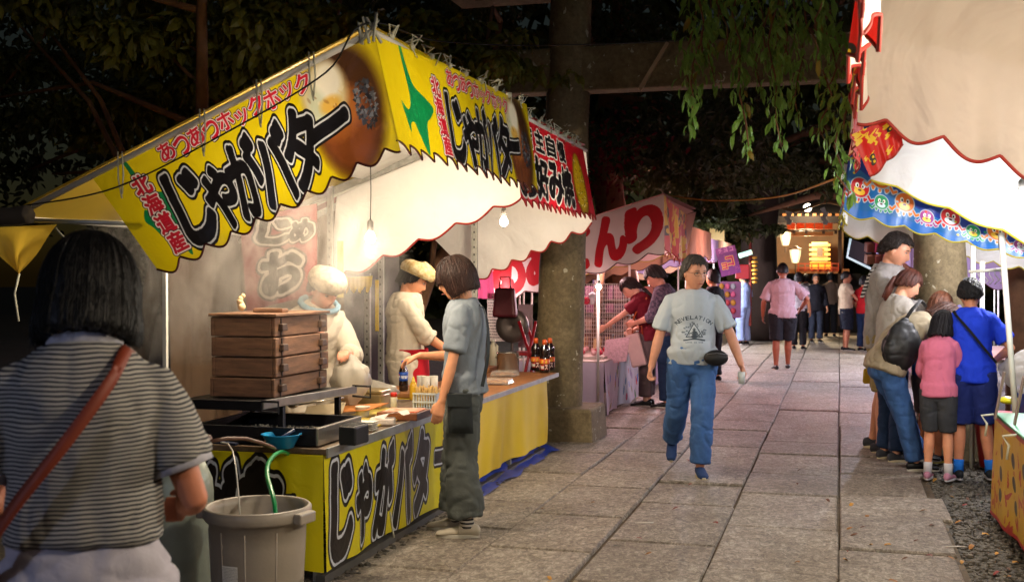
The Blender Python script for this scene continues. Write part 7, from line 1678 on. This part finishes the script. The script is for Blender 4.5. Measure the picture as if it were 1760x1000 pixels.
# 15 tall man
w = at_z(1520, 776, 0)
P = person('tall smiling man in a light grey hooded jacket looking down at the children', (w.x, w.y, 0), R(YD_ - 122), H=1.93, w=.98, lean=2, slump=5, head=(-2, 16, 0), arms={'R': {'to': (.07, .34, 1.12), 'pole': (.8, -.6, -1), 'curl': .7, 'n': (-1, 0, 0)}, 'L': {'to': (-.07, .33, 1.13), 'pole': (-.8, -.6, -1), 'curl': .7, 'n': (1, 0, 0)}},
           feet={'R': {'at': (.12, .0, .075)}, 'L': {'at': (-.12, -.12, .075)}}, top=dict(m=cloth('grey_marl', '#8c8784', var=.08), loose=.038, sleeve=1.82, hem=.82, fold=.018, collar=cloth('grey_marl', '#8c8784')), bottom=dict(m=cloth('khaki_cotton', '#8c7c50'), hem=.98, loose=.03), shoes=dict(m=cloth('dark_trainer', '#33343a'), sole=mat('pale_sole', '#bdb193')),
           hair=dict(c='#241a16', front=.078, side=.018, back=-.055, thick=.018, strand=.004, rough=.006, open_=R(60)), skinc='#cf9273', voxel=.008, seed=51)
t = thing('backpack', 'black and white striped strap over the tall man\'s shoulder', 'backpack', wp(P, (.1, -.16, 1.2))); obj('strap', strap([(.13, -.14, 1.2), (.12, -.06, 1.40), (.12, .06, 1.40), (.12, .14, 1.2)], .04, None, P, thick=.01), stripes('strap_stripe', '#b8b8b8', '#141416', 30), t)
# 16 girl with ponytail
w = at_z(1530, 790, 0)
P = person('young woman with auburn ponytail and pale grey top, in front of the tall man', (w.x, w.y, 0), R(YD_ - 78), H=1.63, w=.92, lean=10, slump=6, head=(-8, 16, 0), arms={'R': {'to': (.15, .33, .98)}, 'L': {'to': (-.12, .34, 1.0)}}, top=dict(m=cloth('oat_top', '#9a948c'), loose=.032, sleeve=1.2, hem=.84), bottom=dict(m=DJEANS, loose=.014),
           shoes=dict(m=cloth('stripe_trainer', '#3a3c44'), sole=mat('pale_sole', '#bdb193')), hair=dict(c='#4a2012', front=.045, side=-.02, back=-.06, thick=.012, tail=[(0, -.095, .03), (0, -.135, -.02), (0, -.13, -.12), (0, -.115, -.22)]), female=True, skinc='#d49a7c', voxel=.009, seed=52)
# 17 bending woman with backpack
w = at_z(1553, 806, 0)
P = person('woman in beige top and jeans bending over the children, black rucksack on her side', (w.x, w.y, 0), R(YD_ - 84), H=1.62, w=1.02, lean=56, slump=10, pel=(0, -.16, -.03), head=(0, -6, 0), arms={'R': {'to': (.14, .52, .86), 'pole': (.6, .2, -1)}, 'L': {'to': (-.10, .55, .84), 'pole': (-.6, .2, -1)}},
           feet={'R': {'at': (.10, .06, .075)}, 'L': {'at': (-.12, .20, .075), 'yaw': -10}}, top=dict(m=cloth('beige_knit', '#9d9078', var=.06), loose=.040, sleeve=1.5, hem=.86, fold=.018), bottom=dict(m=JEANS, loose=.016, hem=1.95, fold=.012), shoes=BLKSHOE, hair=dict(c='#43210f', front=.03, side=-.08, back=-.10, thick=.020, strand=.005), female=True, skinc='#cf9273', voxel=.008, seed=53, hipw=1.08)
Rm_, sp_ = P['Rm'], P['sp']
bc = sp_(1.16) + Rm_(1.2) @ Vector((.16, -.10, -.02)); t = thing('backpack', 'slack black drawstring rucksack hanging from the bending woman\'s shoulder', 'backpack', wp(P, bc))
mb = MB(); n_ = 28
for j in range(15):
    v = j / 14; ra = (math.sin(math.pi * min(.97, v * .9 + .06)) ** .6) * (1 - .45 * max(0, v - .55) * 2)
    for k in range(n_):
        a = 2 * math.pi * k / n_; wv = 1 + .07 * math.sin(a * 7 + v * 5) * v + .04 * math.sin(a * 13); mb.v.append((bc.x + .03 + .10 * ra * wv * math.cos(a), bc.y + .16 * ra * wv * math.sin(a) - .03 + .04 * v, bc.z - .30 + .42 * v))
mb.f = [(j * n_ + k, j * n_ + (k + 1) % n_, (j + 1) * n_ + (k + 1) % n_, (j + 1) * n_ + k) for j in range(14) for k in range(n_)] + [tuple(range(n_ - 1, -1, -1)), tuple(14 * n_ + k for k in range(n_))]
SHN = mat('shiny_black_nylon', '#0f0f12', .55, bump=.3, bscale=14, spec=.6); remeshed('bag', on(P, mb), .011, 2, SHN, .016, 5, (6, 6, 7), parent=t, world=True)
for dx in (0, .035): obj('strap', on(P, MB().tube([bc + Vector((dx, .02, .10)), bc + Vector((dx - .02, .10, .20)), bc + Vector((dx - .08, .20, .27)), bc + Vector((dx - .12, .26, .22))], .008, 6)), SHN, t, smooth=True)
t = thing('shoulder_bag', 'small yellow bag at the hip between the tall man and the bending woman', 'bag', at_z(1500, 652, .66)); p = at_d(1502, 646, 10.6); obj('pouch', MB().box(p, (.20, .06, .14), taper=.9), cloth('yellow_bag', '#b4982c'), t, bevel=.02)
# 18-20 children
w = at_z(1598, 792, 0)
person('child with light brown hair squeezed between the bending woman and the girl in pink', (w.x, w.y, 0), R(YD_ - 60), H=1.42, w=.95, lean=12, head=(0, 12, 0), arms={'R': {'to': (.12, .34, .9)}, 'L': {'to': (-.12, .34, .9)}}, top=dict(m=cloth('blue_kid', '#2a5a9a'), sleeve=.8, loose=.025), bottom=dict(m=cloth('khaki_kid', '#80705c'), hem=.98, loose=.03),
       shoes=dict(m=cloth('black_trainer', '#222226'), sole=mat('yellow_sole', '#b0a43c', .6)), hair=dict(c='#5a3018', front=.03, side=-.02, back=-.07, thick=.018), skinc='#c47a50', voxel=.009, seed=60)
w = at_z(1612, 824, 0)
person('small girl with shoulder-length black hair in a pink top and grey shorts', (w.x, w.y, 0), R(YD_ - 32), H=1.29, w=.86, lean=10, slump=8, head=(-10, 14, 0), arms={'R': {'to': (.14, .36, .92), 'pole': (.6, -.5, -1)}, 'L': {'to': (-.14, .33, .92), 'pole': (-.6, -.5, -1)}}, top=dict(m=cloth('rose_top', '#d0708c'), sleeve=1.45, loose=.026, hem=.84), bottom=dict(m=cloth('washed_black', '#35363a', var=.2), hem=.98, loose=.022),
       shoes=dict(m=cloth('pink_trainer', '#b07a90'), sole=mat('white_sole', '#c0bcc0', .6)), socks=dict(m=cloth('white_sock', '#b8b6ba'), h=.24), hair=dict(c='#151014', front=.03, side=-.10, back=-.15, thick=.020, taper=-.05, fray=.016, strand=.004), female=True, skinc='#cf8e6c', voxel=.008, seed=61)
w = at_z(1668, 822, 0)
P = person('boy with cropped black hair in a bright blue T-shirt and navy shorts, back turned', (w.x, w.y, 0), R(YD_ - 14), H=1.53, w=.92, lean=3, slump=8, head=(-8, 10, 0), arms={'R': {'to': (.22, .20, 1.0), 'pole': (1, -1, -.3)}, 'L': {'to': (-.30, .10, .84), 'pole': (-.8, -1, 0)}}, feet={'R': {'at': (.16, .02, .075)}, 'L': {'at': (-.10, -.03, .075)}},
       top=dict(m=cloth('royal_blue', '#1c3cc8', var=.05), sleeve=.72, loose=.030, hem=.83, sfl=.02, fold=.014), bottom=dict(m=NAVY, hem=1.0, loose=.035, flare=.02), shoes=dict(m=cloth('black_lime_trainer', '#1e2024'), sole=mat('white_sole', '#c0bcc0')), socks=dict(m=cloth('blue_sock', '#1c6ac8'), h=.22),
       hair=dict(c='#100d10', front=.04, side=.004, back=-.065, thick=.020, strand=.002, rough=.003, fray=.010), skinc='#c88462', voxel=.008, seed=62)
t = thing('shoulder_strap', 'thin black strap across the back of the boy in blue', 'strap', wp(P, (0, -.15, 1.2))); obj('strap', strap([(-.14, .02, 1.425), (-.12, -.10, 1.38), (-.02, -.165, 1.25), (.08, -.165, 1.12), (.18, -.13, 1.0)], .022, None, P), BLACKC, t)
w = at_y(1655, 600, 11.0)
person('person in a lilac shirt bowing behind the posts of the octopus-print stall', (w.x, 11.0, 0), R(YD_ + 70), H=1.72, w=1.0, lean=14, slump=10, head=(0, 25, 0), top=dict(m=cloth('lilac_shirt', '#7a74a8'), sleeve=.8, loose=.03), bottom=dict(m=DJEANS), shoes=BLKSHOE, hair=dict(c='#16131a', thick=.02), skinc='#b8806c', voxel=.010, seed=63)
# 22 cook in white, 23 vendor in the steam
WHT = cloth('cook_white', '#c2b8a6', var=.04)
w = at_d(696, 500, 9.3)
P = person('cook in a white jacket, cream headcloth and red apron, head bent over his work', (w.x, w.y, 0), R(-72), H=1.66, w=.98, lean=0, slump=5, head=(0, 24, 0), arms={'R': {'to': (.10, .36, .97), 'pole': (.7, -.7, -1), 'n': (0, 0, -1)}, 'L': {'to': (-.08, .34, 1.0), 'pole': (-.7, -.7, -1)}}, top=dict(m=WHT, loose=.045, sleeve=1.25, hem=.86, fold=.014), bottom=dict(m=WHT, hem=1.3, loose=.05),
           shoes=BLKSHOE, hair=dict(c='#17100e', front=.05, side=-.02, back=-.075, thick=.018, strand=.005), skinc='#c88a68', voxel=.008, seed=70)
def headwrap(P, c1, c2):
    HMt = P['HMat']; s = P['s']; hb = MB()
    for j, (zz, rr_) in enumerate(((.030, 1.0), (.045, 1.10), (.075, 1.12), (.105, .98), (.125, .62), (.134, .10))):
        for k in range(28): a = 2 * math.pi * k / 28; hb.v.append(tuple(HMt @ (Vector((.112 * rr_ * math.sin(a) * (1 + .03 * math.sin(a * 9 + j)), .135 * rr_ * math.cos(a) * (1 + .03 * math.sin(a * 7)) - .004, zz * 1.22 + .012 * math.cos(a))) * s)))
    hb.f = [(j * 28 + k, j * 28 + (k + 1) % 28, (j + 1) * 28 + (k + 1) % 28, (j + 1) * 28 + k) for j in range(5) for k in range(28)]
    obj('headcloth', hb, mat('headcloth_' + c1[1:], c1, .8, col2=c2, vscale=30, bump=.5, bscale=20, bdist=.02), P['root'], smooth=True, world=False)
headwrap(P, '#c4b48c', '#a88c54'); s = P['s']
ap = MB()
for j in range(7):
    for k in range(17):
        a = -1.9 + 3.8 * k / 16; z = 1.0 - .36 * j / 6; r = 1 + .10 * j / 6; ap.v.append(tuple(Vector((.205 * r * math.sin(a) + .008 * math.sin(k * 2.2) * j / 6, .17 * r * math.cos(a) + .02, z)) * s))
ap.f = [(j * 17 + k, (j + 1) * 17 + k, (j + 1) * 17 + k + 1, j * 17 + k + 1) for j in range(6) for k in range(16)]
obj('apron', ap, cloth('red_apron', '#a81424'), P['root'], smooth=True, world=False)
w = at_d(533, 500, 7.6)
P = person('vendor in white half lost in steam, blue towel round the neck, holding a bag', (w.x, w.y, 0), R(-128), H=1.62, w=.95, lean=14, slump=8, head=(6, 12, 0), arms={'L': {'to': (-.06, .40, 1.12), 'pole': (-.7, -.3, -1), 'curl': .6, 'n': (0, 0, -1)}, 'R': {'to': (.16, .30, 1.22), 'pole': (.9, -.3, -.6), 'curl': 1.0}}, top=dict(m=WHT, loose=.045, sleeve=1.5, hem=.84, fold=.012),
           bottom=dict(m=WHT, hem=1.9, loose=.03), shoes=BLKSHOE, hair=dict(c='#1c1412', front=.06, side=.018, back=-.06, thick=.018), skinc='#cf8f74', voxel=.008, seed=71)
headwrap(P, '#a89c88', '#7c7262')
t = thing('neck_towel', 'pale blue towel round the neck of the vendor in the steam', 'towel', wp(P, (0, 0, 1.4)))
obj('towel', on(P, MB().tube([P['sp'](1.42) + Vector((.13 * math.sin(a), .11 * math.cos(a) + .02, .035 - .05 * math.cos(a))) for a in [math.pi * 2 * k / 14 - 2.6 for k in range(13)]], .020, 8)), cloth('towel_blue', '#7aa0b4'), t, smooth=True)
sh, el, wr, a = P['A']['L']; q = wp(P, wr + Vector((0, .07, -.02)))
bag((q.x, q.y, q.z - .30), .24, .16, .32, mat('white_carrier', '#c4beb2', .4, trans=.3, bump=.5, bscale=14), 'carrier_bag', 'white carrier bag dangling from the steam vendor\'s hand', 'carrier bag', 9)
sh, el, wr, a = P['A']['R']; q = wp(P, wr + Vector((0, .06, 0)))
tag(obj('rolling_tube', MB().tube([q + Vector((.07, -.03, -.06)), q + Vector((-.30, .02, .10))], [.020, .018], 12), mat('pale_tube', '#b8c0b8', .4), None, smooth=True), 'pale rod held up across the red poster in the steam', 'rod')
